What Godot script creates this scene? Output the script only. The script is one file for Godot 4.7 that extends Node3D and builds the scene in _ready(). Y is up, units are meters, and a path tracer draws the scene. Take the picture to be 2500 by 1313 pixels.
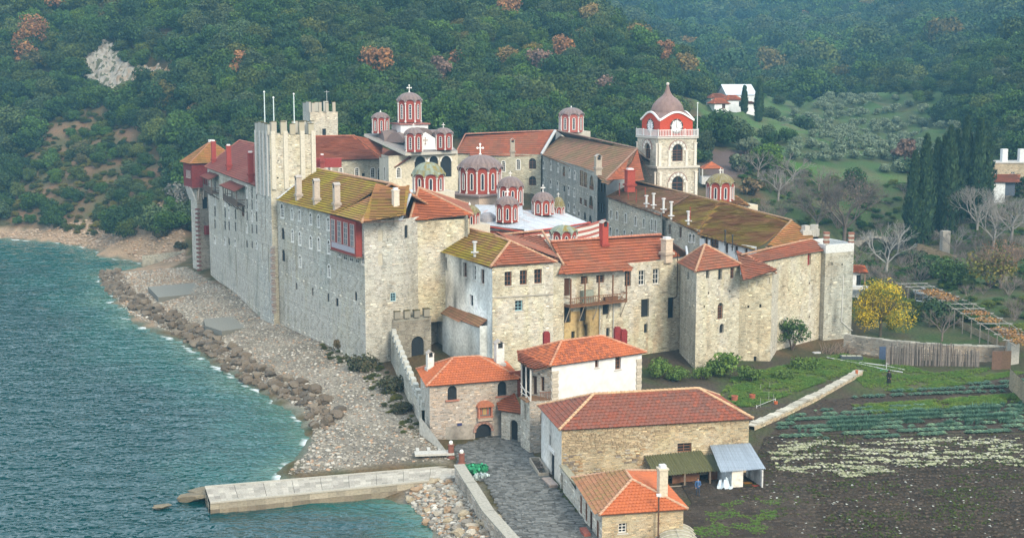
extends Node3D
var POLY:={}
func _ready():
	R.seed=20
	var cam:=Camera3D.new()
	cam.name="camera"
	cam.fov=22.506
	cam.near=1.0
	cam.far=4000.0
	cam.position=Vector3(0,41.5,0)
	cam.rotation_degrees=Vector3(-7.876,0,0)
	add_child(cam)
	cam.current=true
	var we:=WorldEnvironment.new()
	we.name="world_environment"
	var e:=Environment.new()
	e.background_mode=Environment.BG_SKY
	var sky:=Sky.new()
	var sm:=ProceduralSkyMaterial.new()
	sm.sky_top_color=Color(0.71,0.745,0.78)
	sm.sky_horizon_color=Color(0.85,0.86,0.85)
	sm.sky_curve=0.18
	sm.ground_bottom_color=Color(0.20,0.22,0.22)
	sm.ground_horizon_color=Color(0.60,0.65,0.68)
	sky.sky_material=sm
	e.sky=sky
	e.background_energy_multiplier=1.0
	e.tonemap_mode=Environment.TONE_MAPPER_LINEAR
	e.tonemap_exposure=3.65
	e.fog_enabled=true
	e.fog_density=0.00025
	e.fog_light_color=Color(0.50,0.76,0.91)
	e.sdfgi_enabled=true
	e.ssao_enabled=true
	e.ssil_enabled=true
	we.environment=e
	add_child(we)
	var sun:=DirectionalLight3D.new()
	sun.name="sun"
	sun.light_energy=0.44
	sun.light_color=Color(1.0,0.95,0.87)
	sun.light_angular_distance=22.0
	sun.shadow_enabled=true
	add_child(sun)
	sun.look_at_from_position(Vector3(0.46,0.66,0.90)*100,Vector3.ZERO)
	for x in [[N1,0.12,3],[N2,0.35,11],[N3,0.06,23]]:
		(x[0] as FastNoiseLite).frequency=x[1]
		(x[0] as FastNoiseLite).seed=x[2]
		(x[0] as FastNoiseLite).fractal_octaves=4
	materials()
	build_ground()
	sea_wing()
	red_hip_block()
	fort_tower()
	far_sea_wing()
	turret()
	rear_tower()
	orange_wing()
	upper_chapel()
	north_wing()
	rear_dome()
	northeast_wing()
	white_block()
	clock_tower()
	east_wing()
	moss_chapel()
	church()
	phiale()
	green_dome()
	southwest_wing()
	south_wing()
	south_tower()
	low_tower()
	east_wall_wing()
	southeast_tower()
	barbican()
	gatehouse()
	white_house()
	lean_to()
	warehouse()
	front_hut()
	sheds()
	quay()
	garden()
	people()
	far_buildings()
	trees()
	plants()
func materials():
	var grey:=masonry(512,46,Color(0.65,0.635,0.595),Color(0.57,0.555,0.52),0.15,0.03,0.5,Color(0.70,0.69,0.655),1)
	var cream:=masonry(512,46,Color(0.68,0.655,0.60),Color(0.61,0.585,0.535),0.15,0.035,0.5,Color(0.74,0.72,0.665),2)
	var tan:=masonry(512,44,Color(0.63,0.575,0.48),Color(0.58,0.53,0.45),0.18,0.06,0.5,Color(0.68,0.63,0.545),3)
	var rub:=masonry(512,44,Color(0.62,0.585,0.54),Color(0.60,0.575,0.54),0.17,0.06,0.45,Color(0.64,0.61,0.57),7)
	var grain:=mottle(256,0.03,0.84,1.1,4)
	var grain_n:=noise_normal(256,0.05,2.0,5)
	M.grey=mat(0.95,grey[0],grey[1],0.125)
	M.cream=mat(0.95,cream[0],cream[1],0.125)
	M.tan=mat(0.95,tan[0],tan[1],0.17)
	M.rubble=mat(0.95,rub[0],rub[1],0.15)
	M.plaster=mat(0.95,grain,grain_n,0.2)
	M.white=mat(0.9,mottle(128,0.03,0.93,1.03,21),null,0.2)
	M.rough=mat(0.92,grain,grain_n,0.35,true)
	M.rock=mat(0.95,grain,grain_n,0.5,true)
	M.roof=mat(0.9,mottle(256,0.06,0.8,1.15,6),null,0.3)
	M.paint=mat(0.6)
	M.metal=mat(0.45)
	M.metal.metallic=0.3
	M.lead=mat(0.55,grain,null,0.4,true)
	M.slate=mat(0.9,grain,grain_n,0.5,true)
	M.glass=mat(0.12,null,null,1.0,false,0.5)
	M.leaf=mat(0.75,null,null,1.0,false,0.25)
	M.leaf.backlight=Color(0.28,0.30,0.20)
	M.ground=mat(1.0,mottle(512,0.03,0.72,1.2,8,5),noise_normal(512,0.06,5.0,9),0.12,true,0.2)
	M.soil=mat(1.0,mottle(256,0.05,0.6,1.25,10,5),noise_normal(256,0.08,8.0,11),0.4,true,0.2)
	M.flag=mat(0.85,mottle(256,0.06,0.6,1.25,12,5),noise_normal(256,0.09,6.0,13),0.35,true,0.3)
	M.water=mat(0.06,null,noise_normal(512,0.03,5.0,14,2),0.22,true,0.36)
	M.person=mat(0.85)
class MB:
	var v:=PackedVector3Array()
	var n:=PackedVector3Array()
	var c:=PackedColorArray()
	var t:=PackedVector2Array()
	func tri(a:Vector3,b:Vector3,d:Vector3,col:Color,ua:=Vector2.ZERO,ub:=Vector2.ZERO,ud:=Vector2.ZERO):
		var m:=(b - a).cross(d - a).normalized()
		v.append(a); v.append(d); v.append(b)
		t.append(ua); t.append(ud); t.append(ub)
		for i in 3:
			n.append(m); c.append(col)
	func quad(a:Vector3,b:Vector3,d:Vector3,e:Vector3,col:Color,ua:=Vector2.ZERO,ub:=Vector2.ZERO,ud:=Vector2.ZERO,ue:=Vector2.ZERO):
		var m:=(d - a).cross(e - b).normalized()
		v.append(a); v.append(d); v.append(b); v.append(a); v.append(e); v.append(d)
		t.append(ua); t.append(ud); t.append(ub); t.append(ua); t.append(ue); t.append(ud)
		for i in 6:
			n.append(m); c.append(col)
	func quadc(a:Vector3,b:Vector3,d:Vector3,e:Vector3,ca:Color,cb:Color,cd:Color,ce:Color,ua:Vector2,ub:Vector2,ud:Vector2,ue:Vector2):
		var m:=(d - a).cross(e - b).normalized()
		v.append(a); v.append(d); v.append(b); v.append(a); v.append(e); v.append(d)
		t.append(ua); t.append(ud); t.append(ub); t.append(ua); t.append(ue); t.append(ud)
		c.append(ca); c.append(cd); c.append(cb); c.append(ca); c.append(ce); c.append(cd)
		for i in 6:
			n.append(m)
	func smooth(a:Vector3,b:Vector3,d:Vector3,na:Vector3,nb:Vector3,nd:Vector3,col:Color):
		v.append(a); v.append(d); v.append(b)
		n.append(na); n.append(nd); n.append(nb)
		for i in 3:
			c.append(col); t.append(Vector2.ZERO)
	func box(o:Vector3,s:Vector3,col:Color,B:=Basis.IDENTITY):
		var x:=B.x*s.x*0.5
		var y:=B.y*s.y*0.5
		var z:=B.z*s.z*0.5
		quad(o - x - y+z,o+x - y+z,o+x+y+z,o - x+y+z,col)
		quad(o+x - y - z,o - x - y - z,o - x+y - z,o+x+y - z,col)
		quad(o+x - y+z,o+x - y - z,o+x+y - z,o+x+y+z,col)
		quad(o - x - y - z,o - x - y+z,o - x+y+z,o - x+y - z,col)
		quad(o - x+y+z,o+x+y+z,o+x+y - z,o - x+y - z,col)
		quad(o - x - y - z,o+x - y - z,o+x - y+z,o - x - y+z,col)
	func tube(a:Vector3,b:Vector3,ra: float,rb: float,col:Color,k:=6):
		var d:=(b - a).normalized()
		var u:=d.cross(Vector3.UP if absf(d.y)<0.9 else Vector3.RIGHT).normalized()
		var w:=u.cross(d)
		for i in k:
			var p:=u*cos(TAU*i/k)+w*sin(TAU*i/k)
			var q:=u*cos(TAU*(i+1)/k)+w*sin(TAU*(i+1)/k)
			var A:=a+p*ra
			var Bq:=a+q*ra
			var C:=b+q*rb
			var D:=b+p*rb
			smooth(A,C,Bq,p,q,q,col)
			smooth(A,D,C,p,p,q,col)
			tri(b,C,D,col)
			tri(a,A,Bq,col)
	func lathe(o:Vector3,pr:Array,k: int,col:Color,var_c:=0.0):
		for j in pr.size() - 1:
			for i in k:
				var a0:=TAU*i/k
				var a1:=TAU*(i+1)/k
				var p0:=Vector3(cos(a0),0,sin(a0))
				var p1:=Vector3(cos(a1),0,sin(a1))
				var r0: float=pr[j][0]
				var r1: float=pr[j+1][0]
				var y0: float=pr[j][1]
				var y1: float=pr[j+1][1]
				var s:=Vector3(0,r0 - r1,0)
				var n0:=(p0*(y1 - y0)+s).normalized()
				var n1:=(p1*(y1 - y0)+s).normalized()
				var f:=1.0+var_c*(0.5 - fmod(float((i*37+j*17) % 23)/22.0,1.0))
				var cc:=Color(col.r*f,col.g*f,col.b*f)
				var A:=o+p0*r0+Vector3(0,y0,0)
				var B:=o+p1*r0+Vector3(0,y0,0)
				var C:=o+p1*r1+Vector3(0,y1,0)
				var D:=o+p0*r1+Vector3(0,y1,0)
				smooth(A,C,B,n0,n1,n1,cc)
				smooth(A,D,C,n0,n0,n1,cc)
	func mesh()->ArrayMesh:
		var m:=ArrayMesh.new()
		if v.is_empty():
			return m
		var a:=[]
		a.resize(Mesh.ARRAY_MAX)
		a[Mesh.ARRAY_VERTEX]=v
		a[Mesh.ARRAY_NORMAL]=n
		a[Mesh.ARRAY_COLOR]=c
		a[Mesh.ARRAY_TEX_UV]=t
		m.add_surface_from_arrays(Mesh.PRIMITIVE_TRIANGLES,a)
		return m
var M:={}
var R:=RandomNumberGenerator.new()
var N1:=FastNoiseLite.new()
var N2:=FastNoiseLite.new()
var N3:=FastNoiseLite.new()
var taken:={}
var REV:=0.38
func V(x,y,z)->Vector3:
	return Vector3(x,y,z)
func K(r,g,b,a=1.0)->Color:
	return Color(r,g,b,a)
func W(x,y)->Vector2:
	return Vector2(x,y)
func rr(a: float,b: float)->float:
	return R.randf_range(a,b)
func numbered(called:String)->String:
	if not taken.has(called):
		taken[called]=0
		return called
	taken[called]+=1
	return "%s_%03d" % [called,taken[called]]
func tag(o:Node,label:String,category:="",group:="",kind:="")->Node:
	if label: o.set_meta("label",label)
	if category: o.set_meta("category",category)
	if group: o.set_meta("group",group)
	if kind: o.set_meta("kind",kind)
	return o
func thing(called:String,label:String,category:String,at:Vector3,group:="")->Node3D:
	var o:=Node3D.new()
	o.name=numbered(called)
	add_child(o)
	o.position=at
	o.set_meta("origin",at)
	tag(o,label,category,group)
	return o
func part(called:String,mb:MB,mat:Material,par:Node3D)->MeshInstance3D:
	var o:=MeshInstance3D.new()
	o.name=called
	o.mesh=mb.mesh()
	o.material_override=mat
	if par.has_meta("origin"):
		o.position=-(par.get_meta("origin") as Vector3)
	par.add_child(o,true)
	return o
func solo(called:String,mb:MB,mat:Material,at:Vector3,label:String,category:="",group:="",kind:="")->MeshInstance3D:
	for i in mb.v.size():
		mb.v[i]-=at
	var o:=MeshInstance3D.new()
	o.name=numbered(called)
	o.mesh=mb.mesh()
	o.material_override=mat
	o.position=at
	add_child(o)
	tag(o,label,category,group,kind)
	return o
func scatter(called:String,mesh:Mesh,mat:Material,xf:Array,cols:Array,par:Node3D=self)->MultiMeshInstance3D:
	var mm:=MultiMesh.new()
	mm.transform_format=MultiMesh.TRANSFORM_3D
	mm.use_colors=true
	mm.mesh=mesh
	mm.instance_count=xf.size()
	for i in xf.size():
		mm.set_instance_transform(i,xf[i])
		mm.set_instance_color(i,cols[i])
	var o:=MultiMeshInstance3D.new()
	o.name=numbered(called) if par==self else called
	o.multimesh=mm
	o.material_override=mat
	par.add_child(o,true)
	o.set_meta("kind","stuff")
	return o
func mulc(c:Color,f: float)->Color:
	return K(c.r*f,c.g*f,c.b*f)
func masonry(px: int,rows: int,base:Color,mortar:Color,spread: float,warm: float,cover: float,plaster:Color,sd: int)->Array:
	var r:=RandomNumberGenerator.new()
	r.seed=sd
	var im:=Image.create(px,px,false,Image.FORMAT_RGB8)
	var hm:=Image.create(px,px,false,Image.FORMAT_RGB8)
	im.fill(mortar)
	hm.fill(K(0.25,0.25,0.25))
	var y:=0
	var row:=0
	while y<px:
		var h:=int(px/float(rows)*r.randf_range(0.6,1.4))
		if px - y<h*1.4: h=px - y
		var x:=0
		while x<px:
			var w:=int(h*r.randf_range(1.1,3.6))
			if px - x<h: w=px - x
			var f:=1.0+r.randf_range(-spread,spread)
			var hue:=r.randf_range(-warm,warm)
			if r.randf()<0.10: f*=1.25
			if r.randf()<0.06: f*=0.72
			var col:=K(clampf(base.r*f*(1+hue),0,1),clampf(base.g*f,0,1),clampf(base.b*f*(1 - hue),0,1))
			var oy:=r.randi_range(0,2)
			im.fill_rect(Rect2i(x+1,y+1+oy,maxi(w - 2,1),maxi(h - 2 - oy,1)),col)
			var hv:=r.randf_range(0.5,0.9)
			hm.fill_rect(Rect2i(x+1,y+1+oy,maxi(w - 2,1),maxi(h - 2 - oy,1)),K(hv,hv,hv))
			x+=w
		y+=h
		row+=1
	var nz:=FastNoiseLite.new()
	nz.seed=sd
	nz.frequency=0.012
	nz.fractal_octaves=5
	var a:=nz.get_seamless_image(px,px).get_data()
	var nf:=FastNoiseLite.new()
	nf.seed=sd+5
	nf.frequency=0.11
	var b:=nf.get_seamless_image(px,px).get_data()
	var d:=im.get_data()
	var e:=hm.get_data()
	for i in px*px:
		var p:=a[i]/255.0
		var q:=b[i]/255.0
		var k:=smoothstep(1.0 - cover - 0.22,1.0 - cover+0.22,p+(q - 0.5)*0.9)*0.7
		var g:=0.84+0.32*q
		d[i*3]=clampi(int(lerpf(d[i*3],plaster.r*255.0,k)*g),0,255)
		d[i*3+1]=clampi(int(lerpf(d[i*3+1],plaster.g*255.0,k)*g),0,255)
		d[i*3+2]=clampi(int(lerpf(d[i*3+2],plaster.b*255.0,k)*g),0,255)
		var hh:=clampi(int(lerpf(e[i*3],190.0,k*0.85)+(q - 0.5)*40.0),0,255)
		e[i*3]=hh
		e[i*3+1]=hh
		e[i*3+2]=hh
	im=Image.create_from_data(px,px,false,Image.FORMAT_RGB8,d)
	hm=Image.create_from_data(px,px,false,Image.FORMAT_RGB8,e)
	hm.bump_map_to_normal_map(3.0)
	return [ImageTexture.create_from_image(im),ImageTexture.create_from_image(hm)]
func mottle(px: int,freq: float,lo: float,hi: float,sd: int,oct:=4)->ImageTexture:
	var nz:=FastNoiseLite.new()
	nz.seed=sd
	nz.frequency=freq
	nz.fractal_octaves=oct
	var a:=nz.get_seamless_image(px,px).get_data()
	var d:=PackedByteArray()
	d.resize(px*px)
	for i in px*px:
		d[i]=clampi(int(255.0*lerpf(lo,hi,a[i]/255.0)),0,255)
	var im:=Image.create_from_data(px,px,false,Image.FORMAT_L8,d)
	im.convert(Image.FORMAT_RGB8)
	return ImageTexture.create_from_image(im)
func noise_normal(px: int,freq: float,strength: float,sd: int,oct:=4)->ImageTexture:
	var nz:=FastNoiseLite.new()
	nz.seed=sd
	nz.frequency=freq
	nz.fractal_octaves=oct
	var im:=nz.get_seamless_image(px,px)
	im.convert(Image.FORMAT_RGB8)
	im.bump_map_to_normal_map(strength)
	return ImageTexture.create_from_image(im)
func mat(rough:=0.9,tex:Texture2D=null,nrm:Texture2D=null,scale:=1.0,tri:=false,spec:=0.35)->StandardMaterial3D:
	var m:=StandardMaterial3D.new()
	m.vertex_color_use_as_albedo=true
	m.roughness=rough
	m.metallic_specular=spec
	if tex: m.albedo_texture=tex
	if nrm:
		m.normal_enabled=true
		m.normal_texture=nrm
	m.uv1_scale=V(scale,scale,scale)
	if tri:
		m.uv1_triplanar=true
		m.uv1_world_triplanar=true
	return m
func wall_colour(tint:Color,p:Vector3,patchy: float)->Color:
	var a:=N1.get_noise_3d(p.x*0.9,p.y*0.9,p.z*0.9)
	var b:=N2.get_noise_3d(p.x*1.5,p.y*0.35,p.z*1.5)
	var f:=1.0+patchy*(0.55*a+0.5*b)
	var w:=N3.get_noise_3d(p.x,p.y,p.z)*0.09*patchy*2.5
	f+=patchy*0.55*smoothstep(0.05,0.3,N1.get_noise_3d(p.x*0.45+40.0,p.y*0.6,p.z*0.45))
	f-=patchy*1.6*maxf(0.0,N2.get_noise_3d(p.x*2.6,p.y*0.22,p.z*2.6) - 0.08)
	return K(tint.r*f*(1.0+w),tint.g*f,tint.b*f*(1.0 - w))
func wall(par:Node3D,called:String,a:Vector2,b:Vector2,y0: float,ya: float,yb: float,m:Material,tint:Color,ops:=[],patchy:=0.35)->MeshInstance3D:
	var L:=a.distance_to(b)
	var d:=(b - a)/L
	var nn:=V(-d.y,0,d.x)
	var D:=V(d.x,0,d.y)
	var A:=V(a.x,0,a.y)
	var ys:=minf(ya,yb)
	var mb:=MB.new()
	var us:=fmod(absf(a.x*3.1+a.y*1.7),7.0)
	var sx:=[0.0,L]
	var sy:=[y0,ys]
	for o in ops:
		sx.append(clampf(o[0] - o[2]/2,0,L)); sx.append(clampf(o[0]+o[2]/2,0,L))
		sy.append(clampf(o[1],y0,ys)); sy.append(clampf(o[1]+o[3],y0,ys))
	var k:=1
	while k*1.1<L:
		sx.append(k*1.1)
		k+=1
	k=1
	while y0+k*1.7<ys:
		sy.append(y0+k*1.7)
		k+=1
	sx.sort(); sy.sort()
	var xs:=[]
	for x in sx:
		if xs.is_empty() or x - xs[-1]>0.004: xs.append(x)
	var yy:=[]
	for y in sy:
		if yy.is_empty() or y - yy[-1]>0.004: yy.append(y)
	for i in xs.size() - 1:
		for j in yy.size() - 1:
			var cx: float=(xs[i]+xs[i+1])/2
			var cy: float=(yy[j]+yy[j+1])/2
			var skip:=false
			for o in ops:
				if absf(cx - o[0])<o[2]/2 and cy>o[1] and cy<o[1]+o[3]:
					skip=true
					break
			if skip: continue
			var p0=A+D*xs[i]+V(0,yy[j],0)
			var p1=A+D*xs[i+1]+V(0,yy[j],0)
			var p2=A+D*xs[i+1]+V(0,yy[j+1],0)
			var p3=A+D*xs[i]+V(0,yy[j+1],0)
			mb.quadc(p0,p1,p2,p3,wall_colour(tint,p0,patchy),wall_colour(tint,p1,patchy),wall_colour(tint,p2,patchy),wall_colour(tint,p3,patchy),
				W(us+xs[i],-yy[j]),W(us+xs[i+1],-yy[j]),W(us+xs[i+1],-yy[j+1]),W(us+xs[i],-yy[j+1]))
	if absf(ya - yb)>0.01:
		var q0:=A+V(0,ys,0)
		var q1:=A+D*L+V(0,ys,0)
		var hi:=A+V(0,ya,0) if ya>yb else q1+V(0,yb - ys,0)
		mb.tri(q0,q1,hi,wall_colour(tint,hi,patchy),W(us,-ys),W(us+L,-ys),W(us if ya>yb else us+L,-maxf(ya,yb)))
	var dep:=REV
	for o in ops:
		var w: float=o[2]
		var h: float=o[3]
		var arched: bool=o[4] in [1,3,7,8,9]
		var P=A+D*o[0]+V(0,o[1],0)
		var hs: float=h - (w/2 if arched else 0.0)
		var prof:=[W(-w/2,0),W(w/2,0),W(w/2,hs)]
		if arched:
			for i in range(1,8):
				prof.append(W(cos(PI*i/8.0)*w/2,hs+sin(PI*i/8.0)*w/2))
		prof.append(W(-w/2,hs))
		var cc:=wall_colour(tint,P,patchy)
		for i in prof.size():
			var e:Vector2=prof[i]
			var f:Vector2=prof[(i+1) % prof.size()]
			var E=P+D*e.x+V(0,e.y,0)
			var F=P+D*f.x+V(0,f.y,0)
			mb.quad(F,E,E - nn*dep,F - nn*dep,cc,W(f.x,f.y),W(e.x,e.y),W(e.x+dep,e.y),W(f.x+dep,f.y))
		if arched:
			var top=P+V(0,h,0)
			for i in 8:
				var e:=W(cos(PI*i/8.0)*w/2,hs+sin(PI*i/8.0)*w/2)
				var f:=W(cos(PI*(i+1)/8.0)*w/2,hs+sin(PI*(i+1)/8.0)*w/2)
				mb.quad(P+D*e.x+V(0,e.y,0),top+D*e.x,top+D*f.x,P+D*f.x+V(0,f.y,0),cc,
					W(us+o[0]+e.x,-o[1] - e.y),W(us+o[0]+e.x,-o[1] - h),W(us+o[0]+f.x,-o[1] - h),W(us+o[0]+f.x,-o[1] - f.y))
		window(par,P,D,nn,prof,w,h,hs,o[4])
	return part(called,mb,m,par)
func window(par:Node3D,P:Vector3,D:Vector3,nn:Vector3,prof:Array,w: float,h: float,hs: float,kind: int):
	var pane:=MB.new()
	var col:=K(0.022,0.026,0.03)
	if kind==3: col=K(0.42,0.39,0.31)
	if kind==5: col=K(0.10,0.05,0.03)
	if kind==10: col=K(0.22,0.035,0.03)
	var dep:=REV*0.8 if kind!=3 else 0.1
	var o:=P - nn*dep
	var mid:=o+V(0,h*0.4,0)
	for i in prof.size():
		var e:Vector2=prof[i]
		var f:Vector2=prof[(i+1) % prof.size()]
		pane.tri(mid,o+D*e.x+V(0,e.y,0),o+D*f.x+V(0,f.y,0),col)
	var opaque: bool=kind in [3,4,5,7,10]
	var B:=Basis(D,Vector3.UP,nn)
	var called:="door" if kind==5 else ("shutter" if kind==10 else "window")
	var pn:=part(called,pane,M.rough if opaque else M.glass,par)
	if kind in [3,4,7,10]:
		return
	var fr:=MB.new()
	var fc:=K(0.62,0.61,0.57)
	if kind==2 or kind==8: fc=K(0.17,0.08,0.045)
	if kind==5: fc=K(0.07,0.035,0.02)
	if kind==6: fc=K(0.22,0.38,0.42)
	var bw:=clampf(w*0.11,0.05,0.1)
	var q:=o+nn*0.04
	if kind==5:
		for i in range(-1,2):
			fr.box(q+D*(w*0.3*i)+V(0,hs/2,0),V(w*0.06,hs*0.96,0.05),fc,B)
		part("plank",fr,M.paint,pn).position=Vector3.ZERO
		return
	fr.box(q+D*(-w/2+bw/2)+V(0,hs/2,0),V(bw,hs,0.07),fc,B)
	fr.box(q+D*(w/2 - bw/2)+V(0,hs/2,0),V(bw,hs,0.07),fc,B)
	fr.box(q+V(0,bw/2,0),V(w - 2*bw,bw,0.066),fc,B)
	fr.box(q+V(0,hs - bw/2,0),V(w - 2*bw,bw,0.066),fc,B)
	fr.box(q+V(0,h/2,0.0),V(bw*0.7,h - 0.02,0.05),fc,B)
	var bars:=2 if h<2.2 else 3
	for i in range(1,bars+1):
		fr.box(q+V(0,hs*i/(bars+1.0),0),V(w - 2*bw,bw*0.6,0.042),fc,B)
	if kind==1:
		var band:=0.17
		var sc:=K(0.70,0.69,0.65)
		var r:=w/2+band
		for i in 8:
			var a0:=PI*i/8.0
			var a1:=PI*(i+1)/8.0
			var e0:=P+D*(cos(a0)*w/2)+V(0,hs+sin(a0)*w/2,0)+nn*0.035
			var e1:=P+D*(cos(a1)*w/2)+V(0,hs+sin(a1)*w/2,0)+nn*0.035
			var f0:=P+D*(cos(a0)*r)+V(0,hs+sin(a0)*r,0)+nn*0.035
			var f1:=P+D*(cos(a1)*r)+V(0,hs+sin(a1)*r,0)+nn*0.035
			fr.quad(e0,f0,f1,e1,sc)
			fr.quad(f0,f0 - nn*0.04,f1 - nn*0.04,f1,sc)
		for s in [-1,1]:
			fr.box(P+D*(s*(w/2+band/2))+V(0,hs/2,0)+nn*0.015,V(band,hs,0.04),sc,B)
		fr.box(P+V(0,-0.07,0)+nn*0.03,V(w+0.4,0.12,0.10),sc,B)
	if kind==0 or kind==2 or kind==6:
		fr.box(P+V(0,-0.06,0)+nn*0.03,V(w+0.24,0.1,0.12),K(0.45,0.43,0.38),B)
	part("frame",fr,M.paint,pn).position=Vector3.ZERO
func roof_colour(kind:String,p:Vector3)->Color:
	var a:=N1.get_noise_3d(p.x*1.3,p.y,p.z*1.3)
	var b:=N2.get_noise_3d(p.x*3.0,p.y*3.0,p.z*3.0)
	var e:=R.randf()
	var red:=K(0.33,0.085,0.035)
	var moss:=K(0.23,0.175,0.012)
	var c:=red
	match kind:
		"moss":
			c=K(0.20,0.095,0.03).lerp(moss,clampf(0.66+a*1.3+b*0.55+(e - 0.5)*0.35,0,1))
		"brown":
			c=K(0.28,0.135,0.075).lerp(K(0.20,0.135,0.058),clampf(0.42+a*1.0+b*0.5+(e - 0.5)*0.35,0,1))
		"brownmoss":
			c=K(0.29,0.135,0.055).lerp(K(0.25,0.185,0.028),clampf(0.5+a*1.2+b*0.6+(e - 0.5)*0.35,0,1))
		"red":
			c=K(0.26,0.078,0.038).lerp(K(0.19,0.082,0.048),clampf(0.35+a*1.1+b*0.4+(e - 0.5)*0.5,0,1))
		"darkred":
			c=K(0.17,0.043,0.034).lerp(K(0.19,0.06,0.042),clampf(0.4+a+(e - 0.5)*0.4,0,1))
		"orange":
			c=K(0.39,0.112,0.043).lerp(K(0.32,0.10,0.047),clampf(0.4+a*1.2+(e - 0.5)*0.5,0,1))
		"orangemoss":
			c=K(0.28,0.115,0.038).lerp(K(0.21,0.115,0.03),clampf(0.5+a*1.2+b+(e - 0.5)*0.4,0,1))
		"mixed":
			c=K(0.225,0.068,0.040).lerp(K(0.15,0.07,0.052),clampf(0.45+a*0.9+(e - 0.5)*1.1,0,1))
	return mulc(c,0.96+0.24*R.randf())
func sag(p:Vector3,n:Vector3)->Vector3:
	return p+n*(0.04+0.10*N1.get_noise_3d(p.x*1.4,p.y,p.z*1.4))
func roof(par:Node3D,faces:Array,kinds:Array,course:=0.5,cell:=0.9,called:="roof",parts_most:=0,tile_kind:="")->MeshInstance3D:
	var mb:=MB.new()
	var pieces:=[]
	for fi in faces.size():
		var poly:Array=faces[fi]
		var kind:String=kinds[fi % kinds.size()]
		var nrm:=Vector3.ZERO
		for i in range(1,poly.size() - 1):
			nrm+=(poly[i] - poly[0]).cross(poly[i+1] - poly[0])
		nrm=nrm.normalized()
		if nrm.y<0: nrm=-nrm
		var e:=Vector3.UP.cross(nrm).normalized()
		var up:=nrm.cross(e)
		var o:Vector3=poly[0]
		var p2:=PackedVector2Array()
		var lo:=W(1e9,1e9)
		var hi:=W(-1e9,-1e9)
		for p in poly:
			var q:=W((p - o).dot(e),(p - o).dot(up))
			p2.append(q)
			lo=lo.min(q)
			hi=hi.max(q)
		var tr:=Geometry2D.triangulate_polygon(p2)
		for i in range(0,tr.size(),3):
			var a3:=o+e*p2[tr[i]].x+up*p2[tr[i]].y
			var b3:=o+e*p2[tr[i+1]].x+up*p2[tr[i+1]].y
			var c3:=o+e*p2[tr[i+2]].x+up*p2[tr[i+2]].y
			if (b3 - a3).cross(c3 - a3).dot(nrm)<0:
				var sw:=b3
				b3=c3
				c3=sw
			mb.tri(a3,b3,c3,K(0.12,0.07,0.05))
			var dn:=-nrm*0.09
			mb.tri(a3+dn,c3+dn,b3+dn,K(0.10,0.07,0.05))
		for i in poly.size():
			var g0:Vector3=poly[i]
			var g1:Vector3=poly[(i+1) % poly.size()]
			mb.quad(g0,g0 - nrm*0.09,g1 - nrm*0.09,g1,K(0.16,0.09,0.06))
		var rows:=int(ceil((hi.y - lo.y)/course))
		var lift:=0.07+course*0.09
		for r in rows:
			var t0:=lo.y+r*course
			var t1:=minf(t0+course,hi.y)
			var cols:=int(ceil((hi.x - lo.x)/cell))
			var sh:=0.0 if parts_most==0 else (r % 2)*cell*0.5
			for k in range(-1 if sh>0 else 0,cols):
				var s0:=lo.x+k*cell+sh
				var s1:=s0+cell
				var rect:=PackedVector2Array([W(s0,t0),W(s1,t0),W(s1,t1),W(s0,t1)])
				var ins:=0
				for q in rect:
					if Geometry2D.is_point_in_polygon(q,p2): ins+=1
				var cen:=o+e*(s0+s1)*0.5+up*(t0+t1)*0.5
				if ins==4 or (ins>=2 and r==0 and k>0 and k<cols - 1):
					if parts_most>0:
						pieces.append([Transform3D(Basis(e*(cell*0.97),nrm,-up*(t1 - t0)),o+e*(s0+s1)*0.5+up*t0+nrm*rr(0.004,0.022)),roof_colour(kind,cen),cen])
						continue
					var a:=sag(o+e*s0+up*t0,nrm)
					var b:=sag(o+e*s1+up*t0,nrm)
					var c:=sag(o+e*s1+up*t1,nrm)+nrm*0.006
					var d:=sag(o+e*s0+up*t1,nrm)+nrm*0.006
					var w:=nrm*(lift+rr(-0.008,0.012))
					var col:=roof_colour(kind,cen)
					var u0:=W(s0,t0)
					mb.quad(a+w,b+w,c,d,col,u0,W(s1,t0),W(s1,t1),W(s0,t1))
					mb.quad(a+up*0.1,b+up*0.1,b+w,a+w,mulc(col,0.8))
				elif ins>0 or r==0 or not Geometry2D.intersect_polygons(p2,rect).is_empty():
					var col:=roof_colour(kind,cen)
					for g in Geometry2D.intersect_polygons(p2,rect):
						var lifted:=[]
						for q in g:
							lifted.append(o+e*q.x+up*q.y+nrm*lerpf(lift,0.006,clampf((q.y - t0)/course,0,1)))
						for i in range(1,g.size() - 1):
							var x1:Vector3=lifted[i]
							var x2:Vector3=lifted[i+1]
							if (x1 - lifted[0]).cross(x2 - lifted[0]).dot(nrm)<0:
								mb.tri(lifted[0],x2,x1,col,g[0],g[i+1],g[i])
							else:
								mb.tri(lifted[0],x1,x2,col,g[0],g[i],g[i+1])
						for i in g.size():
							var i2:=(i+1) % g.size()
							if absf(g[i].y - t0)<0.002 and absf(g[i2].y - t0)<0.002:
								var l0:=o+e*g[i].x+up*t0
								var l1:=o+e*g[i2].x+up*t0
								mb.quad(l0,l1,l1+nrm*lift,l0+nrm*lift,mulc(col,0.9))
	var out:=part(called,mb,M.roof,par)
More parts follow.
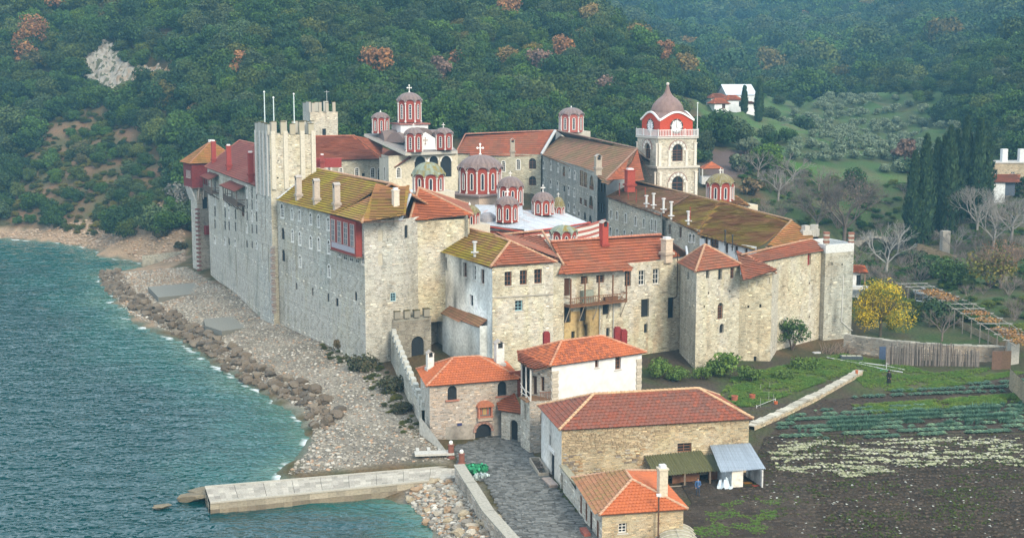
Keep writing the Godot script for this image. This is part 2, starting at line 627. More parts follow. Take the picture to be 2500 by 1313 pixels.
	if parts_most>0:
		var cam:=V(0,41.5,0)
		pieces.sort_custom(func(x,y): return x[2].distance_squared_to(cam)<y[2].distance_squared_to(cam))
		var shades:=[]
		for i in 8:
			var i0: int=int(pieces.size()*i/8.0)
			shades.append(tile_mesh(pieces[(i0*7) % pieces.size()][1]))
		var white:=tile_mesh(Color.WHITE)
		var xf:=[]
		var cs:=[]
		for i in pieces.size():
			if i<parts_most:
				var mi:=MeshInstance3D.new()
				mi.name="roof_tile"
				mi.mesh=shades[R.randi() % 8]
				mi.material_override=M.roof
				mi.transform=pieces[i][0]
				out.add_child(mi,true)
			else:
				xf.append(pieces[i][0])
				cs.append(pieces[i][1])
		if xf.size()>0:
			scatter("roof_tiles",white,M.roof,xf,cs,out)
	return out
func tile_mesh(col:Color)->ArrayMesh:
	var mb:=MB.new()
	var xs:=[-0.5,-0.18,-0.02,0.16,0.34,0.5]
	var hs:=[0.055,0.05,0.06,0.052,0.095,0.06]
	for i in 5:
		var a:=V(xs[i],hs[i]+0.012,0)
		var b:=V(xs[i+1],hs[i+1]+0.012,0)
		var c:=V(xs[i+1],hs[i+1] - 0.04,-1.0)
		var d:=V(xs[i],hs[i] - 0.04,-1.0)
		var f:=0.92+0.12*float(i % 2)
		mb.quad(a,b,c,d,mulc(col,f),W(xs[i],0),W(xs[i+1],0),W(xs[i+1],1),W(xs[i],1))
		mb.quad(V(xs[i],0,0),V(xs[i+1],0,0),b,a,mulc(col,0.85))
	mb.quad(V(-0.5,0,-1),V(-0.5,0,0),V(-0.5,0.067,0),V(-0.5,0.015,-1),col)
	mb.quad(V(0.5,0,0),V(0.5,0,-1),V(0.5,0.02,-1),V(0.5,0.072,0),col)
	return mb.mesh()
func ridge(par:Node3D,lines:Array,col:=K(0.40,0.24,0.15),r:=0.2,called:="ridge"):
	var mb:=MB.new()
	for l in lines:
		for i in l.size() - 1:
			var a:Vector3=l[i]
			var b:Vector3=l[i+1]
			var k:=maxi(1,int(a.distance_to(b)/0.45))
			for j in k:
				var p:=a.lerp(b,j/float(k))
				var q:=a.lerp(b,(j+1.08)/float(k))
				var f:=0.85+0.3*R.randf()
				mb.tube(p+V(0,0.05,0),q+V(0,0.02,0),r,r*0.8,mulc(col,f),6)
	return part(called,mb,M.rough,par)
func boxm(par:Node3D,called:String,o:Vector3,s:Vector3,col:Color,turn:=0.0,m:Material=null)->MeshInstance3D:
	var mb:=MB.new()
	mb.box(o,s,col,Basis(Vector3.UP,turn))
	return part(called,mb,m if m else M.rough,par)
func chimney(par:Node3D,at:Vector3,h: float,w: float,col:Color,turn: float,hood:=true):
	var mb:=MB.new()
	var B:=Basis(Vector3.UP,turn)
	mb.box(at+V(0,h*0.5 - 0.6,0),V(w,h+1.2,w),col,B)
	mb.box(at+V(0,0.1,0),V(w*1.35,0.35,w*1.35),mulc(col,0.8),B)
	if hood:
		for s in [-1,1]:
			mb.box(at+B*V(s*w*0.4,0,0)+V(0,h+w*0.3,0),V(w*0.2,w*0.6,w),col,B)
		var t:=at+V(0,h+w*0.6,0)
		for s in [-1,1]:
			mb.box(t+B*V(s*w*0.28,w*0.16,0),V(w*0.75,0.08,w*1.15),K(0.33,0.30,0.27),B*Basis(V(0,0,1),-s*0.6))
		mb.box(t+V(0,-w*0.35,0),V(w*0.55,w*0.4,w*0.9),K(0.03,0.03,0.03),B)
	else:
		mb.box(at+V(0,h+0.06,0),V(w*1.2,0.14,w*1.2),mulc(col,1.1),B)
		mb.box(at+V(0,h+0.25,0),V(w*0.7,0.3,w*0.7),K(0.6,0.6,0.6),B)
	part("chimney",mb,M.rough,par)
func flue(par:Node3D,at:Vector3,h: float,r: float,col:Color):
	var mb:=MB.new()
	mb.tube(at+V(0,-0.6,0),at+V(0,h,0),r,r,col,8)
	mb.tube(at+V(0,h,0),at+V(0,h+0.18,0),r*1.8,r*1.8,mulc(col,1.1),8)
	mb.box(at+V(0,0.02,0),V(r*5,0.1,r*5),mulc(col,0.9))
	part("flue",mb,M.metal,par)
func cross(mb:MB,at:Vector3,h: float,col:Color,turn:=0.0):
	var B:=Basis(Vector3.UP,turn)
	var w:=h*0.09
	mb.box(at+V(0,h*0.5,0),V(w,h,w),col,B)
	mb.box(at+V(0,h*0.64,0),V(h*0.56,w,w*0.9),col,B)
	for p in [V(-h*0.28,h*0.64,0),V(h*0.28,h*0.64,0),V(0,h,0)]:
		mb.box(at+B*p,V(w*1.9,w*1.9,w*1.1),col,B*Basis(V(0,0,1),PI/4))
	mb.lathe(at,[[w*1.4,-0.05],[w*1.6,h*0.05],[w*0.5,h*0.13]],8,col)
func dome(par:Node3D,at:Vector3,r: float,dh: float,ch: float,sides: int,cap:String,turn: float,o:={}):
	var red:Color=o.get("red",K(0.27,0.058,0.042))
	var white:=K(0.56,0.55,0.53)
	var capc:={"lead":K(0.17,0.125,0.115),"moss":K(0.17,0.14,0.05),"slate":K(0.20,0.235,0.19)}
	var cc:Color=capc[cap]
	var cm:=MB.new()
	var wd:=2*r*sin(PI/sides)
	var ah: float=wd*o.get("arch",0.36)
	var seg:=8
	var tot:=sides*seg
	var prof:=[[1.10,-0.02],[1.05,0.03],[0.99,0.18],[0.93,0.36],[0.83,0.55],[0.68,0.73],[0.48,0.88],[0.25,0.97],[0.0,1.0]]
	if o.has("onion"): prof=[[1.10,-0.02],[1.05,0.02],[1.02,0.12],[0.95,0.25],[0.82,0.38],[0.62,0.49],[0.40,0.57],[0.22,0.65],[0.12,0.76],[0.07,0.90],[0.05,1.0],[0.0,1.0]]
	for j in prof.size() - 1:
		for i in tot:
			var P:=[]
			for q in [[i,j],[i+1,j],[i+1,j+1],[i,j+1]]:
				var ang: float=turn+TAU*q[0]/tot
				var x:=fmod(float(q[0])/seg,1.0)*2 - 1
				var sc:=sqrt(maxf(0,1 - x*x))*ah
				var pr:Array=prof[q[1]]
				var fade:=clampf(1.0 - q[1]/4.0,0,1)
				var rad: float=r*pr[0]
				P.append(at+V(cos(ang)*rad,dh+sc*fade+pr[1]*ch+(ah*0.6)*(1 - fade)*(1 - pr[1]),sin(ang)*rad))
			var f:=(0.88 if (i/2) % 2==0 else 1.06)*(0.9+0.2*R.randf())
			var col:=mulc(cc,f)
			if cap=="moss": col=col.lerp(K(0.22,0.20,0.15),clampf(0.35+N2.get_noise_3d(P[0].x*9,P[0].y*9,P[0].z*9)*1.6,0,1))
			if cap=="slate": col=col.lerp(K(0.20,0.16,0.045),clampf(N1.get_noise_3d(P[0].x*8,P[0].y*5,P[0].z*8)*2.0+0.55*(cos(turn+TAU*i/tot - 0.3)),0,1))
			cm.quad(P[0],P[3],P[2],P[1],col)
	var dp:=part("dome",cm,M.lead if cap=="lead" else M.slate,par)
	var dm:=MB.new()
	var wm:=MB.new()
	for k in sides:
		var pm:=MB.new()
		var a0:=turn+TAU*k/sides
		var a1:=turn+TAU*(k+1)/sides
		var A:=at+V(cos(a0)*r,0,sin(a0)*r)
		var B:=at+V(cos(a1)*r,0,sin(a1)*r)
		var D:=(A - B).normalized()
		var nn:=V(cos((a0+a1)/2),0,sin((a0+a1)/2))
		var mid:=(A+B)/2
		dm.quad(B,A,A+V(0,dh,0),B+V(0,dh,0),red)
		var last:=W(-wd/2,0)
		for i in range(1,seg+1):
			var x:=-1+2.0*i/seg
			var now:=W(x*wd/2,sqrt(maxf(0,1 - x*x))*ah)
			var b0:=mid+D*last.x+V(0,dh,0)
			var b1:=mid+D*now.x+V(0,dh,0)
			dm.quad(b0,b1,b1+V(0,now.y,0),b0+V(0,last.y,0),red)
			var th:=maxf(0.09,wd*0.065)
			var m0:=b0+V(0,last.y,0)+nn*0.14
			var m1:=b1+V(0,now.y,0)+nn*0.14
			wm.quad(m0 - V(0,th,0),m1 - V(0,th,0),m1,m0,white)
			wm.quad(m0 - nn*0.15 - V(0,th,0),m1 - nn*0.15 - V(0,th,0),m1 - V(0,th,0),m0 - V(0,th,0),white)
			last=now
		wm.tube(A - V(0,0.1,0),A+V(0,dh*0.93,0),wd*0.058,wd*0.052,white,8)
		wm.box(A+V(0,dh*0.95,0),V(wd*0.17,dh*0.06,wd*0.17),white,Basis(Vector3.UP,-a0))
		wm.box(A+V(0,dh*0.05,0),V(wd*0.17,dh*0.08,wd*0.17),white,Basis(Vector3.UP,-a0))
		var ww:=wd*0.22
		var wh:=dh*0.66
		var wb:=Basis(D,Vector3.UP,nn)
		var wc:=mid+V(0,dh*0.52,0)
		var bd:=wd*0.055
		for s in [-1,1]:
			wm.box(wc+D*(s*(ww/2+bd/2))+nn*0.05,V(bd,wh,0.12),white,wb)
		wm.box(wc+V(0,-wh/2 - bd/2,0)+nn*0.05,V(ww+2*bd,bd,0.12),white,wb)
		for i in 6:
			var c0:=PI*i/6.0
			var c1:=PI*(i+1)/6.0
			var ro:=ww/2+bd
			var ri:=ww/2
			var cy:=wc+V(0,wh/2,0)+nn*0.11
			wm.quad(cy+D*cos(c0)*ri+V(0,sin(c0)*ri,0),cy+D*cos(c0)*ro+V(0,sin(c0)*ro,0),cy+D*cos(c1)*ro+V(0,sin(c1)*ro,0),cy+D*cos(c1)*ri+V(0,sin(c1)*ri,0),white)
			pm.tri(cy - nn*0.08,cy - nn*0.08+D*cos(c0)*ri+V(0,sin(c0)*ri,0),cy - nn*0.08+D*cos(c1)*ri+V(0,sin(c1)*ri,0),K(0.03,0.035,0.045))
		pm.quad(wc+nn*0.03 - D*ww/2 - V(0,wh/2,0),wc+nn*0.03+D*ww/2 - V(0,wh/2,0),wc+nn*0.03+D*ww/2+V(0,wh/2,0),wc+nn*0.03 - D*ww/2+V(0,wh/2,0),K(0.03,0.035,0.045))
		part("window",pm,M.glass,dp).position=Vector3.ZERO
		if o.get("bars",true):
			for i in 5:
				wm.box(wc+V(0,wh*(i/5.0 - 0.4),0)+nn*0.05,V(ww,0.05,0.05),white,wb)
		dm.box(mid+V(0,dh*0.03,0)+nn*0.02,V(wd*0.9,dh*0.06,0.12),mulc(red,0.9),wb)
	for w in [[dm,"drum",M.rough],[wm,"trim",M.paint]]:
		var x:MeshInstance3D=part(w[1],w[0],w[2],dp)
		x.position=Vector3.ZERO
	if o.get("cross",0.0)>0.0:
		var xm:=MB.new()
		cross(xm,at+V(0,dh+ch+(0.0 if not o.has("onion") else 0.0),0),o.cross,K(0.66,0.65,0.62),o.get("face",0.3))
		part("cross",xm,M.paint,dp).position=Vector3.ZERO
	else:
		var xm:=MB.new()
		xm.lathe(at+V(0,dh+ch - 0.05,0),[[0.16,0.0],[0.2,0.12],[0.1,0.26],[0.04,0.5],[0.0,0.5]],8,K(0.6,0.6,0.58))
		part("finial",xm,M.paint,dp).position=Vector3.ZERO
	return dp
func cap_stones(par:Node3D,a:Vector3,b:Vector3,w: float,col:Color):
	var d:=(b - a).normalized()
	var B:=Basis(d,Vector3.UP,d.cross(Vector3.UP))
	var s:=0.0
	var L:=a.distance_to(b)
	while s<L:
		var k:=rr(0.45,1.0)
		var mb:=MB.new()
		var h:=rr(0.12,0.26)
		mb.box(a+d*(s+k/2)+V(0,h/2 - 0.06,0)+B.z*rr(-0.08,0.08),V(k*0.95,h,w*rr(0.85,1.08)),mulc(col,rr(0.7,1.2)),B*Basis(Vector3.UP,rr(-0.06,0.06)))
		part("cap_stone",mb,M.rough,par)
		s+=k
func pilaster(par:Node3D,at:Vector3,h: float,turn: float):
	var mb:=MB.new()
	var B:=Basis(Vector3.UP,turn)
	mb.box(at+V(0,h/2,0),V(0.55,h,0.3),K(0.60,0.57,0.50),B)
	mb.box(at+V(0,h,0),V(0.75,0.2,0.42),K(0.62,0.58,0.5),B)
	part("pilaster",mb,M.rough,par)
func merlons(par:Node3D,a:Vector3,b:Vector3,count: int,w: float,h: float,th: float,col:Color,m:Material):
	var D:=(b - a).normalized()
	var B:=Basis(D,Vector3.UP,D.cross(Vector3.UP))
	var L:=a.distance_to(b)
	for i in count:
		var mb:=MB.new()
		var p:=a+(b - a)*((i+0.5)/count) if count>1 else (a+b)/2
		var f:=0.9+0.2*R.randf()
		var hh:=h*rr(0.85,1.1)
		mb.box(p+V(0,hh/2,0),V(w,hh,th),mulc(col,f),B)
		mb.box(p+V(0,hh+0.05,0),V(w*1.08,0.1,th*1.1),K(0.24,0.22,0.12),B)
		part("merlon",mb,m,par)
func leaf_crown(sd: int,count: int,lobes:Array,leaf: float,cols:Array,flat:=0.0,mb:MB=null)->MB:
	if mb==null: mb=MB.new()
	var r:=RandomNumberGenerator.new()
	r.seed=sd
	var area:=[]
	var total:=0.0
	for l in lobes:
		var w: float=l[1].x*l[1].y+l[1].x*l[1].z+l[1].y*l[1].z
		total+=w
		area.append(total)
	for i in count:
		var pick:=r.randf()*total
		var li:=0
		while area[li]<pick: li+=1
		var l:Array=lobes[li]
		var d:=V(r.randfn(),r.randfn(),r.randfn()).normalized()
		var k:=r.randf_range(0.72,1.05) if r.randf()<0.85 else r.randf_range(0.2,0.9)
		var p:Vector3=l[0]+d*(l[1] as Vector3)*k
		var u:=V(r.randfn(),r.randfn(),r.randfn()).normalized()
		var nn:=(d+u*0.75).normalized()
		var a:=nn.cross(u).normalized()
		var b:=nn.cross(a)
		var s:=leaf*r.randf_range(0.55,1.3)
		var c:Color=cols[(li+r.randi() % 2) % cols.size()]
		var f:=r.randf_range(0.72,1.28)
		mb.quad(p - a*s*0.5 - b*s*0.36,p+a*s*0.55 - b*s*0.25,p+a*s*0.45+b*s*0.4,p - a*s*0.4+b*s*0.45,mulc(c,f))
	return mb
func tree_lobes(sd: int,rad: float,h: float,k: int)->Array:
	var r:=RandomNumberGenerator.new()
	r.seed=sd
	var out:=[[V(0,h*0.6,0),V(rad*0.66,h*0.34,rad*0.66)]]
	for i in k:
		var a:=r.randf()*TAU
		var y:=r.randf_range(0.3,0.88)
		var q:=rad*r.randf_range(0.4,0.75)*(1.0 - maxf(0,y - 0.6)*1.3)
		var s:=rad*r.randf_range(0.30,0.52)
		out.append([V(cos(a)*q,h*y,sin(a)*q),V(s,s*r.randf_range(0.6,0.85),s)])
	return out
func branch(mb:MB,r:RandomNumberGenerator,a:Vector3,d:Vector3,len: float,rad: float,depth: int,col:Color,spread: float,k: int):
	var b:=a+d*len
	mb.tube(a,b,rad,rad*0.68,col,5 if depth>2 else 3)
	if depth==0: return
	for i in k:
		var u:=V(r.randfn(),r.randfn()*0.6+0.15,r.randfn()).normalized()
		var nd:=(d+u*spread).normalized()
		branch(mb,r,a.lerp(b,1.0 if i<2 else r.randf_range(0.5,0.95)),nd,len*r.randf_range(0.62,0.84),rad*0.62,depth - 1,col,spread,k)
func bare_tree(called:String,at:Vector3,h: float,depth: int,k: int,col:Color,spread: float,sd: int,label:String,twig:=K(0,0,0,0)):
	var r:=RandomNumberGenerator.new()
	r.seed=sd
	var t:=thing(called,label,"tree",at)
	var tm:=MB.new()
	var L:=h*0.26
	tm.tube(at - V(0,0.4,0),at+V(0.1,L,0),h*0.028,h*0.022,col,8)
	part("trunk",tm,M.rough,t)
	var bm:=MB.new()
	for i in k+1:
		var u:=V(cos(TAU*i/(k+1.0)+0.5),0.75+r.randf()*0.6,sin(TAU*i/(k+1.0)+0.5)).normalized()
		branch(bm,r,at+V(0.1,L*r.randf_range(0.85,1.0),0),u,h*0.24,h*0.014,depth,col,spread,k)
	part("branches",bm,M.rough,t)
	if twig.a>0:
		var lm:=leaf_crown(sd+3,900,[[at+V(0,h*0.66,0),V(h*0.42,h*0.3,h*0.42)]],0.22,[twig])
		part("dry_leaves",lm,M.leaf,t)
	return t
func rock_mesh(sd: int,col:Color,rough:=0.45,sub:=2)->ArrayMesh:
	var nz:=FastNoiseLite.new()
	nz.seed=sd
	nz.frequency=0.9
	var r:=RandomNumberGenerator.new()
	r.seed=sd
	var cuts:=[]
	for i in 10:
		cuts.append([V(r.randfn(),r.randfn(),r.randfn()).normalized(),r.randf_range(0.5,0.8)])
	var mb:=MB.new()
	var g:=6 if sub>1 else 3
	for f in 6:
		var ax:Vector3=[Vector3.RIGHT,Vector3.LEFT,Vector3.UP,Vector3.DOWN,Vector3.BACK,Vector3.FORWARD][f]
		var u:=V(ax.y,ax.z,ax.x)
		var w:=ax.cross(u)
		for i in g:
			for j in g:
				var q:=[]
				for e in [[i,j],[i+1,j],[i+1,j+1],[i,j+1]]:
					var p=(ax+u*(2.0*e[0]/g - 1)+w*(2.0*e[1]/g - 1)).normalized()
					var k:=1.0+rough*nz.get_noise_3dv(p*1.4)
					p*=k
					for c in cuts:
						var dd: float=p.dot(c[0])
						if dd>c[1]: p-=c[0]*(dd - c[1])
					q.append(p*0.62)
				var cf:=0.88+0.24*r.randf()
				mb.quad(q[0],q[1],q[2],q[3],mulc(col,cf))
	return mb.mesh()
var GX:=PackedFloat32Array()
var GZ:=PackedFloat32Array()
var GH:=PackedFloat32Array()
var RBF:=[]
var RBA:=Vector3.ZERO
func raw_height(x: float,z: float)->float:
	var h:=RBA.x+RBA.y*x+RBA.z*z
	for p in RBF:
		var dx: float=x - p.x
		var dz: float=z - p.y
		h+=p.z*sqrt(dx*dx+dz*dz+4.0)
	return h
func find(a:PackedFloat32Array,v: float)->int:
	var lo:=0
	var hi:=a.size() - 2
	while lo<hi:
		var m:=(lo+hi+1)/2
		if a[m]<=v: lo=m
		else: hi=m - 1
	return lo
func gy(x: float,z: float)->float:
	var i:=find(GX,x)
	var j:=find(GZ,z)
	var u:=clampf((x - GX[i])/(GX[i+1] - GX[i]),0,1)
	var w:=clampf((z - GZ[j])/(GZ[j+1] - GZ[j]),0,1)
	var n:=GX.size()
	return lerpf(lerpf(GH[j*n+i],GH[j*n+i+1],u),lerpf(GH[(j+1)*n+i],GH[(j+1)*n+i+1],u),w)
func inside(p:PackedVector2Array,x: float,z: float)->bool:
	return Geometry2D.is_point_in_polygon(W(x,z),p)
func bounds(p:PackedVector2Array)->Rect2:
	var r:=Rect2(p[0],Vector2.ZERO)
	for q in p: r=r.expand(q)
	return r
var t:Node3D
func build_ground():
	RBA=V(22.5368,0.041477,-0.131873)
	RBF.append_array([V(-143.3,-358.7,-0.1804),V(-137.8,-361.6,0.2550),V(-121.4,-352.1,0.1956),V(-102.0,-330.6,0.2612),V(-86.2,-311.5,0.2336),V(-87.9,-292.5,-0.0752),V(-84.5,-279.1,-0.0825),V(-74.2,-251.8,-0.0982),V(-66.7,-235.7,-0.0680),V(-58.6,-223.8,-0.0230),V(-51.9,-215.8,0.0311),V(-43.2,-197.1,-0.0369),V(-36.2,-185.5,0.0196),V(-31.0,-175.5,0.0022),V(-26.8,-167.6,0.0162),V(-23.9,-158.5,-0.0316),V(-23.2,-151.1,-0.1764),V(-23.9,-138.9,-0.2280),V(-10.9,-131.8,-0.0430),V(-8.4,-127.8,-0.0252),V(-6.9,-122.3,-0.0945),V(-6.1,-117.8,-0.0691),V(-4.8,-108.7,0.0122),V(-2.2,-96.9,0.2024),V(-124.7,-326.6,-0.1231),V(-104.7,-311.5,-0.0643),V(-88.0,-273.4,0.0927),V(-75.6,-243.5,0.0802),V(-60.2,-212.3,0.0122),V(-47.9,-193.6,0.0578),V(-37.5,-175.5,-0.0044),V(-30.3,-162.4,0.0523),V(-26.4,-151.1,0.2838),V(-27.8,-136.7,0.0271),V(-87.3,-226.9,0.0735),V(-65.5,-168.7,-0.0158),V(-47.6,-121.1,-0.0318),V(-49.8,-168.7,0.1093),V(-36.2,-121.1,0.0166),V(-22.7,-110.6,0.0196)])
	RBF.append_array([V(-15.4,-122.3,0.4604),V(-171.8,-273.4,-0.0448),V(-96.9,-168.7,-0.0509),V(-60.0,-80.0,-0.0504),V(-20.0,-80.0,0.1387),V(-250.0,-200.0,-0.0579),V(-250.0,-320.0,-0.0145),V(-69.0,-283.6,-0.0302),V(-61.3,-274.5,-0.0151),V(-43.7,-230.3,0.0262),V(-38.6,-215.6,-0.0312),V(-26.9,-193.9,-0.0383),V(-19.4,-182.3,-0.0299),V(-15.6,-173.8,0.0134),V(-11.9,-159.8,-0.0192),V(-9.5,-145.0,-0.1043),V(-76.6,-287.6,-0.0045),V(-61.9,-262.2,0.0539),V(-47.2,-222.5,-0.0020),V(-32.5,-191.3,-0.0243),V(-22.4,-172.5,-0.0767),V(-16.5,-152.0,-0.0818),V(-12.0,-141.9,-0.0645),V(-18.2,-146.1,0.0734),V(-77.2,-308.0,0.1799),V(-89.5,-318.7,0.4685),V(-105.7,-343.0,0.1573),V(-125.2,-357.3,-0.0643),V(-80.6,-330.1,6.4593),V(-6.1,-139.8,-0.0276),V(-3.2,-147.2,0.0008),V(-0.5,-145.5,0.0251),V(-4.6,-147.2,0.1229),V(-0.4,-131.1,-0.0132),V(1.1,-116.2,-0.1036),V(5.5,-116.2,0.0745),V(-2.8,-128.3,-0.1615),V(3.2,-126.4,0.0575),V(0.0,-100.0,-0.2942),V(8.0,-95.0,0.0093)])
	RBF.append_array([V(0.0,-70.0,-0.1661),V(-8.8,-133.3,-0.1247),V(-6.7,-134.7,0.2328),V(-2.2,-114.9,0.0045),V(17.7,-124.5,-0.0056),V(28.2,-138.9,-0.0002),V(36.1,-121.1,0.0080),V(47.1,-121.1,0.0064),V(54.9,-142.1,-0.0010),V(44.0,-149.0,-0.0015),V(63.4,-164.8,0.0124),V(18.7,-116.4,0.0167),V(32.4,-160.6,0.0027),V(46.4,-176.5,0.0261),V(27.2,-145.5,-0.0028),V(49.1,-172.2,-0.0438),V(61.9,-182.0,-0.0466),V(68.0,-183.4,0.1073),V(40.8,-188.9,0.0198),V(29.5,-173.2,-0.0014),V(23.8,-170.8,0.0189),V(48.8,-197.9,0.0196),V(30.0,-80.0,0.0062),V(60.0,-80.0,-0.0171),V(90.0,-110.0,-0.0004),V(120.0,-150.0,0.0398),V(120.0,-180.0,0.0194),V(150.0,-120.0,-0.0264),V(0.0,-190.0,0.0116),V(-10.0,-220.0,-0.0033),V(15.0,-210.0,-0.0123),V(30.0,-220.0,-0.0801),V(0.0,-260.0,0.0350),V(-30.0,-260.0,-0.1193),V(-40.0,-250.0,0.0157),V(20.0,-270.0,-0.0184),V(-40.0,-290.0,0.0742),V(-10.0,-310.0,0.0327),V(10.0,-320.0,0.2956),V(53.4,-209.1,0.0846)])
	RBF.append_array([V(56.2,-202.7,-0.0119),V(63.6,-196.4,0.0552),V(68.2,-188.9,0.0587),V(73.0,-190.8,-0.1803),V(76.5,-237.8,0.0039),V(76.5,-263.3,-0.5566),V(71.5,-289.9,-0.6706),V(87.1,-285.3,-0.3758),V(101.4,-302.7,0.0358),V(116.0,-318.4,0.1078),V(93.7,-255.7,-0.1102),V(84.3,-221.5,-0.0508),V(65.9,-244.4,0.0840),V(48.8,-266.9,-0.2066),V(58.6,-296.8,-0.1350),V(72.1,-325.9,-0.0846),V(53.5,-333.8,0.0620),V(43.5,-305.2,-0.0942),V(55.2,-373.1,0.0975),V(72.0,-385.2,-0.1667),V(75.7,-333.3,0.0787),V(88.0,-341.9,-0.0853),V(67.0,-412.0,-0.0424),V(95.8,-490.0,-0.0976),V(128.9,-450.0,0.1585),V(183.2,-530.0,0.2528),V(145.5,-570.0,-0.0673),V(165.5,-540.0,-0.0499),V(90.5,-400.0,0.0152),V(123.8,-390.0,0.2194),V(138.9,-390.0,0.0337),V(77.0,-280.0,0.3735),V(77.0,-273.0,0.2359),V(78.0,-292.0,0.9133),V(73.0,-262.0,0.5508),V(155.5,-420.0,0.2440),V(175.8,-470.0,-0.2819),V(162.1,-400.0,0.1534),V(173.4,-400.0,-0.5967),V(134.8,-330.0,-0.0505)])
	RBF.append_array([V(119.3,-270.0,-0.0257),V(238.7,-760.0,0.1417),V(170.5,-760.0,-0.1192),V(264.3,-720.0,-0.0933),V(306.2,-980.0,0.0634),V(218.9,-980.0,-0.1127),V(347.8,-900.0,-0.0391),V(161.4,-900.0,-0.1578),V(121.4,-900.0,0.4656),V(167.9,-1250.0,0.2020),V(146.2,-1400.0,0.1683),V(119.2,-1600.0,0.1852),V(126.5,-1850.0,0.0773),V(220.7,-1650.0,-0.0569),V(124.3,-690.0,-0.0486),V(92.0,-600.0,0.0662),V(90.5,-700.0,0.0646),V(327.4,-1300.0,-0.2133),V(519.3,-1300.0,0.1451),V(28.2,-1900.0,0.0359),V(223.3,-1250.0,-0.0501),V(-153.0,-372.0,0.1733),V(-142.6,-375.0,-0.1033),V(-116.5,-365.0,-0.0703),V(-80.4,-318.0,-0.6821),V(-154.4,-408.0,0.0729),V(-110.6,-385.0,0.0048),V(-165.4,-440.0,0.0083),V(-121.4,-425.0,0.1478),V(-82.2,-330.0,-6.5413),V(-177.5,-475.0,0.0461),V(-131.2,-462.0,0.0618),V(-187.8,-505.0,0.1351),V(-139.9,-495.0,0.0301),V(-72.9,-372.0,-0.1263),V(-79.8,-410.0,-0.1431),V(-88.0,-455.0,-0.2967),V(-36.4,-345.0,-0.3441),V(-41.5,-395.0,0.0035),V(-45.5,-435.0,0.0054)])
	RBF.append_array([V(-49.5,-475.0,0.0815),V(-5.4,-360.0,0.0817),V(-6.0,-400.0,0.0972),V(-6.7,-445.0,0.0780),V(-7.2,-480.0,0.0593),V(7.4,-500.0,-0.1133),V(28.3,-375.0,0.0197),V(31.1,-415.0,-0.1205),V(32.0,-465.0,-0.1256),V(48.4,-462.0,-0.1610),V(50.5,-420.0,0.0473),V(61.1,-452.0,-0.1039),V(66.1,-448.0,0.3372),V(49.1,-370.0,0.0559),V(35.9,-340.0,-0.2965),V(21.1,-350.0,-0.0175),V(75.0,-520.0,0.2484),V(62.0,-560.0,0.1876),V(45.0,-620.0,0.3283),V(110.0,-600.0,-0.1333),V(60.0,-700.0,0.5436),V(0.0,-560.0,-0.3415),V(-60.0,-560.0,-0.1314),V(-140.0,-580.0,-0.1334),V(-260.0,-500.0,-0.3184),V(-300.0,-430.0,0.0410),V(-240.0,-390.0,0.1365),V(-400.0,-420.0,0.2374),V(-400.0,-600.0,-0.1320),V(-200.0,-700.0,-0.0502),V(0.0,-700.0,-0.5357),V(0.0,-900.0,-0.1393),V(-300.0,-1000.0,-0.0136),V(700.0,-1000.0,-0.0295),V(600.0,-600.0,-0.0590),V(350.0,-450.0,-0.0827),V(300.0,-300.0,0.0617),V(250.0,-200.0,0.0003),V(250.0,-100.0,0.0283),V(-600.0,-1200.0,0.0099)])
	RBF.append_array([V(600.0,-1500.0,-0.2047),V(-300.0,-1500.0,-0.2549)])
	POLY["quay"]=PackedVector2Array([W(-6.28,-144.1),W(0.96,-153.8),W(2.21,-141.6),W(4.88,-124.4),W(8.07,-111.4),W(0.70,-111.4),W(-2.66,-131.1),W(-5.56,-136.9)])
	POLY["cypress_ground"]=PackedVector2Array([W(75.7,-260.4),W(89.4,-245.7),W(123.9,-326.5),W(124.7,-351.1),W(127,-358.6),W(103.1,-358.6)])
	POLY["foot"]=PackedVector2Array([W(-28.21,-198.9),W(-19.92,-186.9),W(-15.64,-174.3),W(-11.15,-152.6),W(-9.67,-144.5),W(-12.27,-148.9),W(-16.51,-163.8),W(-21.48,-178),W(-27.70,-191)])
	POLY["soil"]=PackedVector2Array([W(28.26,-146.4),W(57.8,-147.2),W(44.5,-112.1),W(25.05,-112.1),W(21.40,-124.1)])
	POLY["soil_near"]=PackedVector2Array([W(16.37,-134.4),W(29.70,-130.1),W(26.23,-111.1),W(12.24,-111.1),W(16.87,-122.3)])
	POLY["soil_beds"]=PackedVector2Array([W(38.6,-163.8),W(51.4,-167.5),W(69.3,-177.8),W(58.1,-148.1),W(28.88,-147.2),W(32.2,-154.6)])
	POLY["grass_upper"]=PackedVector2Array([W(24.36,-160.2),W(29.42,-176.1),W(37,-182.5),W(48.1,-192.3),W(48.5,-182.5),W(29.83,-160.2)])
	POLY["grass_monk"]=PackedVector2Array([W(45.8,-176.1),W(48.5,-182.5),W(48.1,-192.3),W(54.2,-186.6),W(56.9,-178.6),W(67.1,-182.5),W(62,-177.3),W(50.4,-171.2),W(45.2,-167.8)])
	POLY["grass_mid"]=PackedVector2Array([W(48.6,-170.5),W(68.3,-179.6),W(69,-177.8),W(50.9,-167.5),W(47.4,-168.2)])
	POLY["grass_strip"]=PackedVector2Array([W(41.4,-160.6),W(49.3,-162.3),W(65.3,-167.1),W(63.6,-162.7),W(47.8,-156.9),W(42.8,-156.5)])
	POLY["grass_low"]=PackedVector2Array([W(16.93,-119.9),W(21.19,-122.9),W(25.68,-124.1),W(22.43,-113.1),W(15.53,-112.1)])
	POLY["cabbage"]=PackedVector2Array([W(31.3,-152.7),W(37.9,-158.5),W(63.2,-161.6),W(57.9,-147.6),W(47.9,-146.4),W(29.68,-145.5)])
	POLY["leek"]=PackedVector2Array([W(32.5,-153.6),W(62.6,-160.2),W(59.8,-152.7),W(44.3,-149.9),W(31.2,-148.6)])
